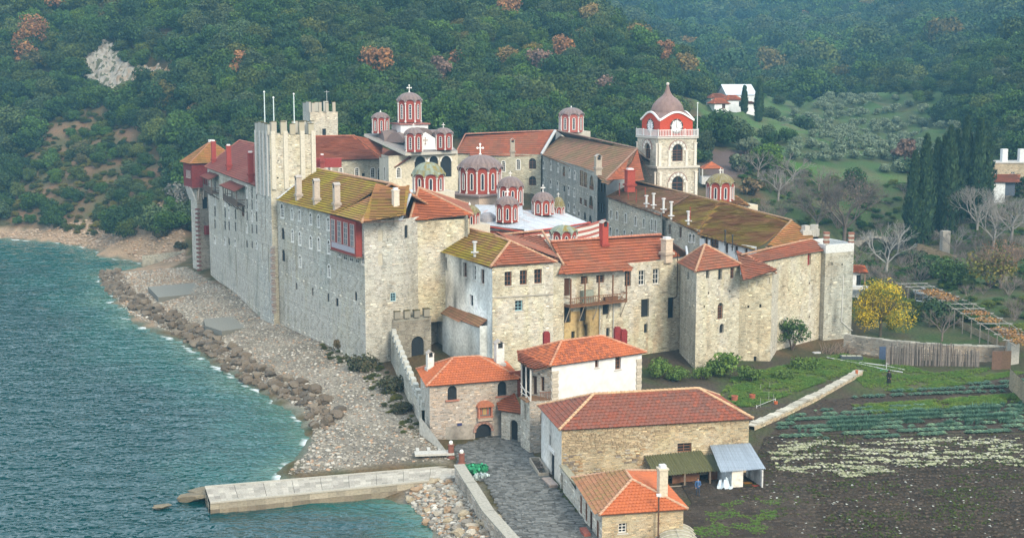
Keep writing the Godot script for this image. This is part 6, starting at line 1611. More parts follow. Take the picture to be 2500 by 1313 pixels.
func quay():
	t=thing("quay_wall","white-flecked stone parapet wall with smooth coping along the quay road","wall",V(-5.32,1.00,-133))
	wall(t,"wall",W(-5.82,-133),W(-4.47,-126.8),-1.00,2.95,2.95,M.rubble,K(0.95,0.95,0.92),[],0.7)
	wall(t,"wall",W(-3.59,-127),W(-4.94,-133.2),0.50,2.95,2.95,M.grey,K(0.9,0.9,0.85),[],0.4)
	boxm(t,"coping",V(-4.70,3.00,-130),V(6.46,0.16,1.1),K(0.31,0.295,0.25),-1.36)
	wall(t,"wall",W(-4.47,-126.8),W(-2.54,-118),-1.00,2.95,2.95,M.rubble,K(0.95,0.95,0.92),[],0.7)
	wall(t,"wall",W(-1.66,-118.2),W(-3.59,-127),0.50,2.95,2.95,M.grey,K(0.9,0.9,0.85),[],0.4)
	boxm(t,"coping",V(-3.06,3.00,-122.5),V(9.12,0.16,1.1),K(0.31,0.295,0.25),-1.36)
	wall(t,"wall",W(-2.54,-118),W(-0.09,-109.8),-1.00,2.95,2.95,M.rubble,K(0.95,0.95,0.92),[],0.7)
	wall(t,"wall",W(0.78,-110),W(-1.67,-118.2),0.50,2.95,2.95,M.grey,K(0.9,0.9,0.85),[],0.4)
	boxm(t,"coping",V(-0.88,3.00,-114),V(8.68,0.16,1.1),K(0.31,0.295,0.25),-1.28)
	wall(t,"wall",W(-0.09,-109.8),W(2.03,-99.9),-1.00,2.95,2.95,M.rubble,K(0.95,0.95,0.92),[],0.7)
	wall(t,"wall",W(2.91,-100.1),W(0.79,-110),0.50,2.95,2.95,M.grey,K(0.9,0.9,0.85),[],0.4)
	boxm(t,"coping",V(1.41,3.00,-105),V(10.15,0.16,1.1),K(0.31,0.295,0.25),-1.36)
	wall(t,"wall",W(-4.92,-133.3),W(-5.82,-133),-0.50,2.95,2.95,M.grey,K(0.95,0.94,0.9),[],0.35)
	var jm:=MB.new()
	jetty([V(-31,1.10,-131.9),V(-29.34,1.10,-126.8),V(-17.51,1.25,-130.1),V(-5.80,1.30,-134.4),V(-5.71,1.40,-138.5),V(-16.63,1.30,-136.5)])
	big_rock(V(-32.1,0.25,-131.2),2.4,"broken dark slab at the seaward tip of the jetty",K(0.17,0.145,0.10),0.35)
	big_rock(V(-31.8,0.25,-133),1.8,"tilted concrete lump behind the broken jetty tip",K(0.17,0.145,0.10),0.35)
	big_rock(V(-34.4,0.25,-128.2),1.1,"low wet rock awash off the jetty tip",K(0.17,0.145,0.10),0.35)
	t=thing("landing_slab","small raised concrete landing with openings between beach and quay","landing",V(-8.18,1.30,-141.7))
	boxm(t,"slab",V(-8.32,2.20,-140.4),V(4.2,0.22,1.4),K(0.42,0.41,0.37),0.12)
	boxm(t,"pier",V(-10.25,1.50,-142.2),V(0.35,1.3,1.2),K(0.45,0.44,0.40),0.12)
	boxm(t,"pier",V(-9.05,1.50,-142.4),V(0.35,1.3,1.2),K(0.45,0.44,0.40),0.12)
	boxm(t,"pier",V(-7.85,1.50,-142.6),V(0.35,1.3,1.2),K(0.45,0.44,0.40),0.12)
	boxm(t,"pier",V(-6.65,1.50,-142.8),V(0.35,1.3,1.2),K(0.45,0.44,0.40),0.12)
	lamp_post(V(-6.52,1.70,-140.3),1.88,"red-brown lamp post nearest the gatehouse beside the landing")
	lamp_post(V(-5.30,1.70,-138),1.43,"red-brown lamp post at the end of the quay parapet")
	t=thing("wing_wall","sloping plastered wing wall between gatehouse corner and red lamp post","wall",V(-7.27,1.70,-141.3))
	wall(t,"wall",W(-10.43,-148.1),W(-6.77,-140.1),0.80,4.40,2.20,M.plaster,K(0.52,0.49,0.42),[],0.4)
	net_heap(V(-3.87,1.90,-134.7),1.3,K(0.03,0.21,0.10),"heap of bright green netting beside the quay parapet")
	net_heap(V(-3.24,1.80,-132.7),0.8,K(0.33,0.40,0.40),"small pale heap of nets next to the green netting")
	net_heap(V(-5.21,0.90,-130.9),0.6,K(0.03,0.20,0.09),"small scrap of green net among the rubble rocks")
	trough(V(2.36,1.90,-137.7),V(3.22,1.90,-132.1),K(0.10,0.085,0.07),"dark wooden trough by the warehouse road door",true)
	trough(V(3.39,1.90,-130.4),V(4.09,1.90,-128),K(0.30,0.25,0.22),"short stone bench at the warehouse corner",false)
	slab([V(-70.9,2.05,-259.9),V(-58.4,2.05,-268.7),V(-56,2.05,-262),V(-60,2.05,-250.7),V(-65.5,2.05,-246.8)],0.9,K(0.19,0.19,0.165),"beach_apron","long flat concrete apron on the beach below the far wing")
	slab([V(-52,2.05,-224.1),V(-42.8,2.05,-228.1),V(-40.9,2.05,-223.3),V(-43.1,2.05,-215.7),V(-46.5,2.05,-212.8),V(-50.2,2.05,-217.5)],0.9,K(0.19,0.19,0.165),"beach_apron","flat grey concrete apron at the foot of the fortress tower")
	boxm(thing("well_head","low square stone box at the foot of the fortress tower","well",V(-41,2.00,-223.2)),"box",V(-41,2.60,-223.2),V(2.6,1.5,2.6),K(0.25,0.25,0.21),0.5)
	t=thing("low_wall","low pale retaining wall on the beach beyond the corner turret","wall",V(-83.7,1.00,-302.8))
	wall(t,"wall",W(-83.7,-302.8),W(-75.5,-309.1),0.00,2.60,3.00,M.grey,K(0.85,0.84,0.76),[],0.4)
func garden():
	t=thing("garden_wall","low dry-stone garden wall with pale flat coping running up from the warehouse","wall",V(27.51,2.00,-149.2))
	wall(t,"wall",W(27.51,-149.2),W(31.1,-153.9),1.50,2.85,2.85,M.tan,K(1.05,1.05,0.98),[],0.4)
	wall(t,"wall",W(30.3,-154.5),W(26.71,-149.8),1.50,2.85,2.85,M.tan,K(1,1,1),[],0.4)
	cap_stones(t,V(27.11,2.86,-149.5),V(30.7,2.90,-154.2),1.1,K(0.40,0.375,0.31))
	wall(t,"wall",W(31.1,-153.9),W(37.4,-162.8),1.50,2.85,2.85,M.tan,K(1.05,1.05,0.98),[],0.4)
	wall(t,"wall",W(36.5,-163.4),W(30.3,-154.5),1.50,2.85,2.85,M.tan,K(1,1,1),[],0.4)
	cap_stones(t,V(30.7,2.86,-154.2),V(36.9,2.90,-163.1),1.1,K(0.40,0.375,0.31))
	wall(t,"wall",W(37.4,-162.8),W(42.9,-171.3),1.50,2.85,2.85,M.tan,K(1.05,1.05,0.98),[],0.4)
	wall(t,"wall",W(42.1,-171.9),W(36.5,-163.4),1.50,2.85,2.85,M.tan,K(1,1,1),[],0.4)
	cap_stones(t,V(36.9,2.86,-163.1),V(42.5,2.90,-171.6),1.1,K(0.40,0.375,0.31))
	wall(t,"wall",W(42.9,-171.3),W(47.3,-178.3),1.50,2.85,2.85,M.tan,K(1.05,1.05,0.98),[],0.4)
	wall(t,"wall",W(46.5,-178.9),W(42.1,-171.8),1.50,2.85,2.85,M.tan,K(1,1,1),[],0.4)
	cap_stones(t,V(42.5,2.86,-171.6),V(46.9,2.90,-178.6),1.1,K(0.40,0.375,0.31))
	t=thing("boundary_wall","long weathered stone boundary wall behind the stick fence","wall",V(48.5,2.00,-194.1))
	wall(t,"wall",W(48.5,-194.1),W(55.3,-188.9),1.40,4.80,4.80,M.rubble,K(0.6,0.6,0.58),[],0.9)
	wall(t,"wall",W(55.7,-189.5),W(49,-194.7),1.40,4.80,4.80,M.tan,K(0.74,0.76,0.74),[],0.5)
	cap_stones(t,V(48.8,4.82,-194.4),V(55.5,4.82,-189.2),0.8,K(0.30,0.285,0.24))
	wall(t,"wall",W(55.3,-188.9),W(62.1,-186.4),1.40,4.80,4.80,M.rubble,K(0.6,0.6,0.58),[],0.9)
	wall(t,"wall",W(62.3,-187.1),W(55.6,-189.6),1.40,4.80,4.80,M.tan,K(0.74,0.76,0.74),[],0.5)
	cap_stones(t,V(55.4,4.82,-189.2),V(62.2,4.82,-186.7),0.8,K(0.30,0.285,0.24))
	wall(t,"wall",W(62.1,-186.4),W(68.8,-185.2),1.40,4.80,4.80,M.rubble,K(0.6,0.6,0.58),[],0.9)
	wall(t,"wall",W(69,-185.9),W(62.2,-187.1),1.40,4.80,4.80,M.tan,K(0.74,0.76,0.74),[],0.5)
	cap_stones(t,V(62.1,4.82,-186.8),V(68.9,4.82,-185.6),0.8,K(0.30,0.285,0.24))
	stick_fence(V(52.2,2.30,-184.8),V(64.6,2.30,-182.9),3.0)
	boxm(thing("gate","narrow dark blue metal gate left of the stick fence","gate",V(52.7,2.30,-188.5)),"leaf",V(52.7,3.30,-188.5),V(0.9,2.0,0.1),K(0.06,0.09,0.15),-0.1)
	t=thing("gate","rusty brown double gate at the right end of the boundary wall","gate",V(67,2.40,-181.1))
	boxm(t,"leaf",V(66.3,3.80,-181.1),V(1.3,2.7,0.12),K(0.13,0.08,0.055),-0.1)
	boxm(t,"leaf",V(67.6,3.80,-181.2),V(1.3,2.7,0.12),K(0.12,0.075,0.05),-0.1)
	t=thing("boundary_wall","stone wall at the right edge beside the brown gate","wall",V(63.8,2.00,-169.5))
	wall(t,"wall",W(63.8,-169.5),W(62.2,-158),1.40,5.20,5.20,M.tan,K(0.72,0.72,0.68),[],0.5)
	boxm(t,"pier",V(69.5,4.00,-183.8),V(1.2,4.4,1.2),K(0.36,0.35,0.31),0.1)
	hoop_house(V(14.15,2.00,-112.9))
	hose(V(17.31,2.05,-119.4))
	cold_frame(V(47.6,2.30,-188.5),"left dark cold frame with glass lid near the stick fence")
	cold_frame(V(49,2.30,-188.5),"right dark cold frame with glass lid near the stick fence")
	crate(V(44.2,2.20,-192.4),V(1.1,0.5,0.6),K(0.55,0.56,0.56),"white polystyrene box on the grass by the corner shrub")
	barrel(V(44.5,2.20,-196),0.28,0.5,K(0.10,0.16,0.42),"small blue tub near the corner shrub","tub")
	barrel(V(29.91,2.10,-164.2),0.36,0.95,K(0.30,0.09,0.05),"terracotta barrel among the weeds behind the warehouse roof","pot")
	barrel(V(32.4,2.10,-161.9),0.23,0.6,K(0.42,0.11,0.04),"orange pot at the end of the white rail in the garden","pot")
	barrel(V(46,2.98,-176.5),0.19,0.5,K(0.38,0.12,0.05),"orange pot on the far end of the garden wall","pot")
	barrel(V(27.56,2.10,-163.3),0.4,1.0,K(0.31,0.10,0.06),"second terracotta barrel close to the warehouse hip ridge","pot")
	pole_rail([V(29.66,2.10,-159.8),V(32.6,2.10,-163.3)])
	stake(V(30.2,2.10,-160.2),1.5)
	stake(V(31.8,2.10,-163.3),1.5)
	stake(V(32.2,2.10,-162.3),1.5)
	stake(V(31.8,2.10,-168.9),1.2)
	stake(V(33.2,2.10,-170.1),1.2)
	water_pipe([V(45,2.35,-189.4),V(48.7,2.35,-185.4),V(51.3,2.35,-181.3),V(53,2.35,-179.5)],"pale irrigation pipe lying across the grass near the monk")
	water_pipe([V(48.9,2.50,-186.4),V(51.8,2.50,-184.1),V(53.7,2.40,-181.1)],"grey pipe beside the cold frames")
	tap(V(51.4,2.30,-181.6))
	slab([V(50,2.33,-179.6),V(51.3,2.33,-176.3),V(53.7,2.33,-178.1),V(54.1,2.33,-181.4),V(52,2.33,-182.8)],0.5,K(0.40,0.38,0.34),"stone_pad","pale stone pad around the garden tap behind the monk")
	brush_pile(V(47.6,2.40,-193.2))
func people():
	monk(V(49.1,2.15,-172.2))
	worker(V(17.71,1.98,-124.5))
func far_buildings():
	t=thing("house","white hillside house group with orange roofs and big pale metal shed behind","house",V(68,31.8,-412))
	wall(t,"wall",W(60.2,-404),W(64.6,-404.5),27.76,35.1,35.1,M.white,K(0.66,0.68,0.68),[[2.80,33.7,1.00,1.30,2]],0.05)
	wall(t,"wall",W(64.6,-404.5),W(63.7,-411.5),27.76,35.1,35.1,M.white,K(0.66,0.68,0.68),[],0.05)
	wall(t,"wall",W(59.3,-411),W(60.2,-404),27.76,35.1,35.1,M.white,K(0.66,0.68,0.68),[],0.05)
	wall(t,"wall",W(63.7,-411.5),W(59.3,-411),27.76,35.1,35.1,M.white,K(0.66,0.68,0.68),[],0.05)
	roof(t,[[V(59.8,35.1,-403.6),V(65,35.1,-404.2),V(63.1,36.7,-407.9),V(60.8,36.7,-407.6)],[V(65,35.1,-404.2),V(64.1,35.1,-411.9),V(63.1,36.7,-407.9)],[V(64.1,35.1,-411.9),V(58.9,35.1,-411.3),V(60.8,36.7,-407.6),V(63.1,36.7,-407.9)],[V(58.9,35.1,-411.3),V(59.8,35.1,-403.6),V(60.8,36.7,-407.6)]],["orange"],0.5,0.9,"roof",0)
	wall(t,"wall",W(65.2,-411),W(69.5,-411.5),27.76,36.1,36.1,M.white,K(0.66,0.68,0.68),[[4.50,34.1,2.00,1.60,4]],0.05)
	wall(t,"wall",W(69.5,-411.5),W(68.7,-418.5),27.76,36.1,36.1,M.white,K(0.66,0.68,0.68),[],0.05)
	wall(t,"wall",W(64.3,-418),W(65.2,-411),27.76,36.1,36.1,M.white,K(0.66,0.68,0.68),[],0.05)
	wall(t,"wall",W(68.7,-418.5),W(64.3,-418),27.76,36.1,36.1,M.white,K(0.66,0.68,0.68),[],0.05)
	roof(t,[[V(64.8,36.1,-410.6),V(70,36.1,-411.2),V(68.1,37.6,-414.9),V(65.8,37.6,-414.6)],[V(70,36.1,-411.2),V(69.1,36.1,-418.9),V(68.1,37.6,-414.9)],[V(69.1,36.1,-418.9),V(63.9,36.1,-418.3),V(65.8,37.6,-414.6),V(68.1,37.6,-414.9)],[V(63.9,36.1,-418.3),V(64.8,36.1,-410.6),V(65.8,37.6,-414.6)]],["orange"],0.5,0.9,"roof",0)
	wall(t,"wall",W(61.1,-417),W(66.3,-417.6),27.76,36.6,36.6,M.white,K(0.64,0.66,0.66),[],0.05)
	wall(t,"wall",W(66.3,-417.6),W(65.6,-423.6),27.76,36.6,36.6,M.white,K(0.64,0.66,0.66),[],0.05)
	wall(t,"wall",W(60.4,-423),W(61.1,-417),27.76,36.6,36.6,M.white,K(0.64,0.66,0.66),[],0.05)
	wall(t,"wall",W(65.6,-423.6),W(60.4,-423),27.76,36.6,36.6,M.white,K(0.64,0.66,0.66),[],0.05)
	roof(t,[[V(60.7,36.6,-416.6),V(66.8,36.6,-417.3),V(64.7,38,-420.5),V(62,38,-420.1)],[V(66.8,36.6,-417.3),V(66,36.6,-424),V(64.7,38,-420.5)],[V(66,36.6,-424),V(59.9,36.6,-423.3),V(62,38,-420.1),V(64.7,38,-420.5)],[V(59.9,36.6,-423.3),V(60.7,36.6,-416.6),V(62,38,-420.1)]],["red"],0.5,0.9,"roof",0)
	wall(t,"wall",W(66.6,-421),W(75.6,-422.1),27.76,37.6,37.6,M.white,K(0.58,0.61,0.63),[],0.05)
	wall(t,"wall",W(75.6,-422.1),W(74.1,-434),27.76,37.6,37.6,M.white,K(0.58,0.61,0.63),[],0.05)
	wall(t,"wall",W(65.1,-432.9),W(66.6,-421),27.76,37.6,37.6,M.white,K(0.58,0.61,0.63),[],0.05)
	wall(t,"wall",W(74.1,-434),W(65.1,-432.9),27.76,37.6,37.6,M.white,K(0.58,0.61,0.63),[],0.05)
	var mr:=MB.new()
	mr.quad(V(66.2,37.6,-420.6),V(76,37.6,-421.7),V(75.2,40.8,-428.1),V(65.5,40.8,-426.9),K(0.55,0.60,0.64))
	mr.quad(V(74.5,37.6,-434.4),V(64.7,37.6,-433.3),V(65.5,40.8,-426.9),V(75.2,40.8,-428.1),K(0.55,0.60,0.64))
	mr.tri(V(75.6,37.6,-422.1),V(74.1,37.6,-434),V(74.8,40.7,-428),K(0.60,0.62,0.64))
	mr.tri(V(65.1,37.6,-432.9),V(66.6,37.6,-421),V(65.9,40.7,-427),K(0.60,0.62,0.64))
	part("metal_roof",mr,M.metal,t)
	wall(t,"wall",W(70.7,-410),W(73.5,-410.3),27.76,35.1,35.1,M.white,K(0.66,0.68,0.68),[[3.00,34.2,1.60,0.80,4]],0.05)
	wall(t,"wall",W(73.5,-410.3),W(72.9,-415.3),27.76,35.1,35.1,M.white,K(0.66,0.68,0.68),[],0.05)
	wall(t,"wall",W(70.1,-415),W(70.7,-410),27.76,35.1,35.1,M.white,K(0.66,0.68,0.68),[],0.05)
	wall(t,"wall",W(72.9,-415.3),W(70.1,-415),27.76,35.1,35.1,M.white,K(0.66,0.68,0.68),[],0.05)
	roof(t,[[V(70.3,35.1,-409.6),V(73.9,35.1,-410),V(72.6,35.7,-412.7),V(71,35.7,-412.6)],[V(73.9,35.1,-410),V(73.2,35.1,-415.7),V(72.6,35.7,-412.7)],[V(73.2,35.1,-415.7),V(69.6,35.1,-415.3),V(71,35.7,-412.6),V(72.6,35.7,-412.7)],[V(69.6,35.1,-415.3),V(70.3,35.1,-409.6),V(71,35.7,-412.6)]],["red"],0.5,0.9,"roof",0)
	t=thing("pavilion","small open pavilion with orange hipped roof right of the clock tower","pavilion",V(44.3,20.97,-300))
	roof(t,[[V(41.9,22.51,-297.6),V(46.7,22.51,-298.2),V(44.3,24.01,-300)],[V(46.7,22.51,-298.2),V(46.7,22.51,-302.4),V(44.3,24.01,-300)],[V(46.7,22.51,-302.4),V(41.9,22.51,-302.4),V(44.3,24.01,-300)],[V(41.9,22.51,-302.4),V(41.9,22.51,-297.6),V(44.3,24.01,-300)]],["orange"],0.45,0.9,"roof",0)
	var pm:=MB.new()
	pm.box(V(42,20.91,-297.7),V(0.25,3.4,0.25),K(0.5,0.5,0.47))
	pm.box(V(46.6,20.91,-298.3),V(0.25,3.4,0.25),K(0.5,0.5,0.47))
	pm.box(V(46.6,20.91,-302.3),V(0.25,3.4,0.25),K(0.5,0.5,0.47))
	pm.box(V(42,20.91,-302.3),V(0.25,3.4,0.25),K(0.5,0.5,0.47))
	part("post",pm,M.rough,t)
	boxm(t,"low_wall",V(44.3,19.91,-300),V(4.4,1.6,4.2),K(0.5,0.5,0.48))
	t=thing("house","two-storey stone house with pale chimneys and red porch roof at the right edge","house",V(116.9,14.23,-318))
	wall(t,"wall",W(112.2,-318),W(123.7,-319),10.78,22.62,22.62,M.tan,K(0.92,0.93,0.92),[[1.90,19.62,0.70,1.20,0],[6.00,19.22,0.90,1.30,0]],0.4)
	wall(t,"wall",W(113.7,-326),W(112.2,-318),10.78,22.62,22.62,M.tan,K(0.9,0.9,0.9),[],0.4)
	boxm(t,"roof_terrace",V(117.2,22.67,-322.5),V(11.8,0.25,8.5),K(0.42,0.41,0.38),0.08)
	boxm(t,"chimney",V(116.8,24.22,-321),V(1.3,3.2,1.3),K(0.58,0.59,0.59),0.08)
	boxm(t,"chimney",V(120.9,24.22,-321),V(1.3,3.2,1.3),K(0.58,0.59,0.59),0.08)
	roof(t,[[V(110.6,18.39,-314),V(118.1,18.39,-314),V(119.7,19.93,-317.7),V(112.2,19.93,-317.7)]],["red"],0.4,0.9,"porch_roof",0)
	wall(t,"wall",W(111,-314.4),W(115.1,-314.6),10.78,18.39,18.39,M.plaster,K(0.6,0.62,0.62),[],0.15)
	boxm(t,"porch_door",V(116.3,16.79,-315),V(2.4,3.2,0.2),K(0.08,0.10,0.13))
	t=thing("hut","tiny hut with orange tile roof peeping out right of the corner tower","hut",V(58.5,6.84,-226))
	roof(t,[[V(56.9,9.85,-225),V(60,9.58,-225),V(60.4,10.42,-229),V(57.4,10.42,-229)]],["orange"],0.4,0.9,"roof",0)
	wall(t,"wall",W(57.4,-225.5),W(58.8,-225.7),2.50,9.85,9.85,M.plaster,K(0.62,0.63,0.62),[[1.20,6.85,0.80,2.40,4]],0.1)
	boxm(t,"post",V(59.5,8.38,-225.2),V(0.2,2.6,0.2),K(0.2,0.14,0.1))
	boxm(t,"step",V(58.2,7.36,-224),V(3.4,0.5,1.6),K(0.5,0.5,0.48))
	bridge(V(73.1,6.79,-287),V(86,6.55,-289),V(78.2,5.91,-287))
	t=thing("ruined_wall","ruined brown stone wall with doorway below the cypresses","wall",V(85.1,2.54,-262))
	wall(t,"wall",W(81.1,-268),W(87.8,-264),3.00,9.60,7.60,M.tan,K(0.62,0.6,0.56),[[3.00,4.00,1.60,2.80,7]],0.6)
	boxm(t,"pillar",V(86.9,8.00,-269),V(1.6,8.0,1.4),K(0.34,0.31,0.27),0.1)
	pergola([V(68.2,7.60,-227),V(70,7.20,-208.1),V(70.5,6.60,-194.1),V(70.2,6.20,-179.2)])
	sheet_heap([V(68,5.60,-227.2),V(72.6,5.60,-234.1),V(71.8,5.60,-222.8),V(66.4,5.60,-213.8)],"heap of grey corrugated sheets between yellow tree and pergola")
	terrace_wall([V(71.6,5.40,-266),V(68.8,5.20,-244.1),V(68.5,4.80,-227.8),V(68.9,4.20,-207.5),V(70,3.60,-190.9)],"low retaining wall of the path from the bridge to the garden gate")
	van(V(165.1,38.8,-539))
func trees():
	cypress(84.8,-284,27.04,1.89,"shorter cypress at the left end of the row, in front")
	cypress(87,-284,30.5,2.15,"slim dark cypress leftmost of the tall front row")
	cypress(91.9,-292,29.27,1.86,"second cypress from the left in the tall row")
	cypress(94,-290,32,2.28,"broad cypress in the middle of the row, lighter side branches")
	cypress(100.7,-300,33.9,2.00,"tall cypress right of the middle of the row")
	cypress(103.1,-298,33.3,2.35,"tallest dark cypress near the right of the row")
	cypress(106,-302,32.5,1.92,"last cypress at the right end of the row")
	cypress(96,-300,29.84,1.64,"narrow cypress hidden between the two middle ones")
	cypress(100,-304,30.8,1.66,"thin cypress behind the gap in the row")
	cypress(72.7,-400,42,1.21,"tall thin cypress right of the white hillside houses")
	cypress(68.7,-402,39.9,0.79,"small thin cypress in front of the white hillside houses")
	yellow_tree(56.6,-204,9.0,4.6)
	bare_tree("bare_tree",V(70,gy(70,-282.6) - 0.2,-282.6),17,6,3,K(0.125,0.1,0.085),0.66,2637,"great bare plane tree with wide reddish brown twigs behind the corner tower",K(0.15,0.105,0.085,1))
	bare_tree("bare_tree",V(63.7,gy(63.7,-280.7) - 0.2,-280.7),12,5,3,K(0.13,0.11,0.095),0.6,2555,"bare grey tree left of the great bare plane tree")
	bare_tree("bare_tree",V(71.4,gy(71.4,-255) - 0.2,-255),12,4,3,K(0.3,0.29,0.26),0.62,2837,"white-barked leaning bare tree beside the bridge arch")
	bare_tree("bare_tree",V(98.8,gy(98.8,-285.3) - 0.2,-285.3),12,5,3,K(0.24,0.225,0.2),0.6,2985,"pale grey bare tree in front of the cypress row")
	bare_tree("bare_tree",V(93,gy(93,-258.9) - 0.2,-258.9),11,5,3,K(0.23,0.215,0.19),0.62,3065,"pale bare tree right of the cypress row above the olive shrub")
	bare_tree("bare_tree",V(100.1,gy(100.1,-268.8) - 0.2,-268.8),12,5,3,K(0.22,0.205,0.19),0.62,3070,"pale bare tree at the right edge below the stone house")
	bare_tree("bare_tree",V(88,gy(88,-266.4) - 0.2,-266.4),8,4,3,K(0.21,0.195,0.18),0.65,2970,"small bare grey tree beside the ruined wall")
	bare_tree("bare_tree",V(83.2,gy(83.2,-227.3) - 0.2,-227.3),9,5,3,K(0.21,0.15,0.11),0.6,3145,"brown bare tree on the slope above the pergola",K(0.17,0.1,0.06,1))
	bare_tree("bare_tree",V(64.3,gy(64.3,-198.6) - 0.2,-198.6),6,4,3,K(0.17,0.14,0.12),0.65,3135,"low leafless bush tree behind the stick fence")
	bare_tree("bare_tree",V(58,gy(58,-293.4) - 0.2,-293.4),9,4,3,K(0.24,0.22,0.2),0.6,2400,"thin bare tree by the stream right of the mossy dome")
	bare_tree("bare_tree",V(65.3,gy(65.3,-314.1) - 0.2,-314.1),9,4,3,K(0.22,0.2,0.18),0.6,2405,"thin leafless tree above the stream bank")
	bare_tree("bare_tree",V(57.2,gy(57.2,-314.1) - 0.2,-314.1),8,4,3,K(0.2,0.18,0.16),0.6,2320,"small bare tree just right of the moss-domed chapel")
	bare_tree("bare_tree",V(71.3,gy(71.3,-313.5) - 0.2,-313.5),8,4,3,K(0.19,0.16,0.14),0.6,2460,"bare brown tree at the lower edge of the olive terraces")
	shrub(40.9,-193.3,2.3,5.2,"green","young broad-leaved shrub tree at the corner of the low tower",6670)
	shrub(28.46,-176.9,2.6,3.0,"vine","leafy green creeper bush at the foot of the south tower",6235)
	shrub(31.1,-173.2,1.9,2.0,"vine","low pale green creeper beside the path at the tower corner",6430)
	shrub(25.10,-174.4,1.4,1.6,"vine","small pale creeper bush just left of the south tower corner",6080)
	shrub(19.70,-174.4,2.0,2.4,"vine","straggling green bush right of the white house",5780)
	shrub(21.71,-173.2,1.6,1.8,"vine","low weeds and creeper between white house and south tower",5905)
	shrub(40.2,-182,2.0,1.3,"vine","low bright green brush below the long east wall",6800)
	shrub(66.5,-207.7,3.0,4.0,"dark","rounded dark green tree behind the stick fence",7670)
	shrub(70.6,-209.7,2.2,3.0,"dark","small dark shrub right of the rounded tree behind the fence",7825)
	shrub(82,-228.7,5.0,6.5,"olive_y","yellow-olive tree on the slope above the pergola",7950)
	shrub(77.1,-235.2,4.0,4.2,"green","green bush clump below the ruined wall",7660)
	shrub(77,-246.6,3.4,3.4,"dark","dark bush right of the bridge arch",7490)
	shrub(80.3,-267.9,3.0,3.4,"dark","dark evergreen clump beside the bridge",7330)
	shrub(51.6,-349.9,2.6,5.0,"olive","single round tree standing on the brown plot",5600)
	shrub(54,-318.1,2.9,4.2,"olive","lower grey-green olive of the pair on the brown plot",5850)
	shrub(58.6,-338.9,2.8,4.4,"olive","upper grey-green olive of the pair on the brown plot",5858)
	shrub(86.6,-404.4,4.2,6.0,"dark","big round dark tree at the left end of the olive terraces",6200)
	shrub(45.7,-324.3,2.4,3.0,"dark","dark shrub right of the clock tower at the plot edge",5570)
	shrub(58.3,-357.4,3.0,4.6,"dark","dark bush below the white hillside houses",5715)
	shrub(55.7,-373.1,3.6,5.0,"green","leafy bush left of the hillside houses on the bank",5565)
	shrub(156.8,-434.5,4.2,8.0,"olive","big pale olive tree behind the right edge house",7685)
	shrub(98.9,-337.1,2.6,3.4,"dark","dark shrub left of the cypress row",7165)
	shrub(52.8,-294.5,2.8,4.0,"brown","brown scrub right of the mossy dome",6030)
	shrub(-24.66,-190.3,1.2,1.6,"brown","dry brown bush at the foot of the sea wall",3352)
	shrub(-20.23,-179.3,2.4,1.6,"scrub","dark weeds at the foot of the sea wall near the gate tower",3560)
	shrub(-15.14,-168.5,2.2,1.4,"scrub","dark green brush below the crenellated wall",3840)
	shrub(-12.97,-157.5,1.6,1.2,"scrub","lowest dark brush patch beside the gatehouse corner",3970)
	shrub(-82.7,-316.9,2.2,2.6,"scrub","dark bush on the beach left of the corner turret",1793)
	shrub(-76.8,-310.6,1.6,1.8,"scrub","dark shrub right against the corner turret foot",1932)
	shrub(-81.8,-331.1,5.0,7.0,"greyb","grey leafless thicket behind the corner turret",1895)
	shrub(36.1,-175.6,1.6,0.8,"vine","low weeds along the grass strip",6675)
	hill_tree(-161.5,-462.9,7,"russet","broad golden brown tree high on the far left hillside",305)
	hill_tree(-162.8,-456.3,5,"russet","lower golden brown tree at the far left hillside",285)
	hill_tree(-79.2,-399.8,4,"russet","single russet tree above the sea wing roof on the hill",1370)
	hill_tree(-39.1,-392,5.5,"russet","big russet tree on the hill left of the chapel cross",2041)
	hill_tree(-21.36,-399.6,4.5,"dusk","dull pinkish brown tree right of the chapel cross",2349)
	hill_tree(-16.20,-409,4.5,"russet","bright russet tree above the rear wing on the hill",2421)
	hill_tree(8.07,-413.4,4.5,"dusk","pinkish brown tree on the hill above the rear dome",2820)
	hill_tree(15.97,-426.1,5,"russet","large russet tree uphill from the rear dome",2910)
	hill_tree(-1.38,-461.2,5,"russet","russet tree high on the middle of the hill",2545)
	hill_tree(42.6,-458.5,5,"gold","golden tree near the end of the spur ridge",3250)
	hill_tree(50.5,-454.8,5,"russet","red-brown tree on the spur behind the clock tower",3405)
	hill_tree(57.7,-457.4,5,"gold","gold-green tree at the tip of the spur",3530)
	hill_tree(26.69,-394.4,4,"dusk","greyish pink bare tree left of the clock tower dome",3195)
	hill_tree(26.69,-470.2,5,"gold","yellowish tree on the spur skyline",2955)
	hill_tree(-160,-487.8,6,"russet","brown tree at the top left edge of the hill",330)
	hill_tree(189.4,-893.2,7,"russet","russet tree on the far hill above the olive terraces",3995)
	hill_tree(184.8,-910.1,6,"russet","smaller russet tree left on the far hill",3930)
	hill_tree(247,-880.7,7,"gold","tan tree high on the far right hill",4420)
	hill_tree(291.4,-835.7,8,"gold","tan patch of trees at the upper right corner",4860)
	hill_tree(119.1,-972.9,6,"russet","faint russet tree on the hazy far hill",3380)
	hill_tree(117.8,-741.5,6,"dusk","grey bare tree above the white hillside houses",3720)
	hill_tree(100.8,-346.9,3.2,"dusk","bare reddish shrub on the lower olive terraces",4815)
	rock_face([W(-140.2,-466.8),W(-143,-456.7),W(-142.1,-446.9),W(-133.8,-438.9),W(-122.6,-429.4),W(-113.2,-428.5),W(-100.5,-413.1),W(-101.4,-419.6),W(-113.5,-435.2),W(-123,-441.2),W(-131.6,-455.6),W(-137,-465.3)])
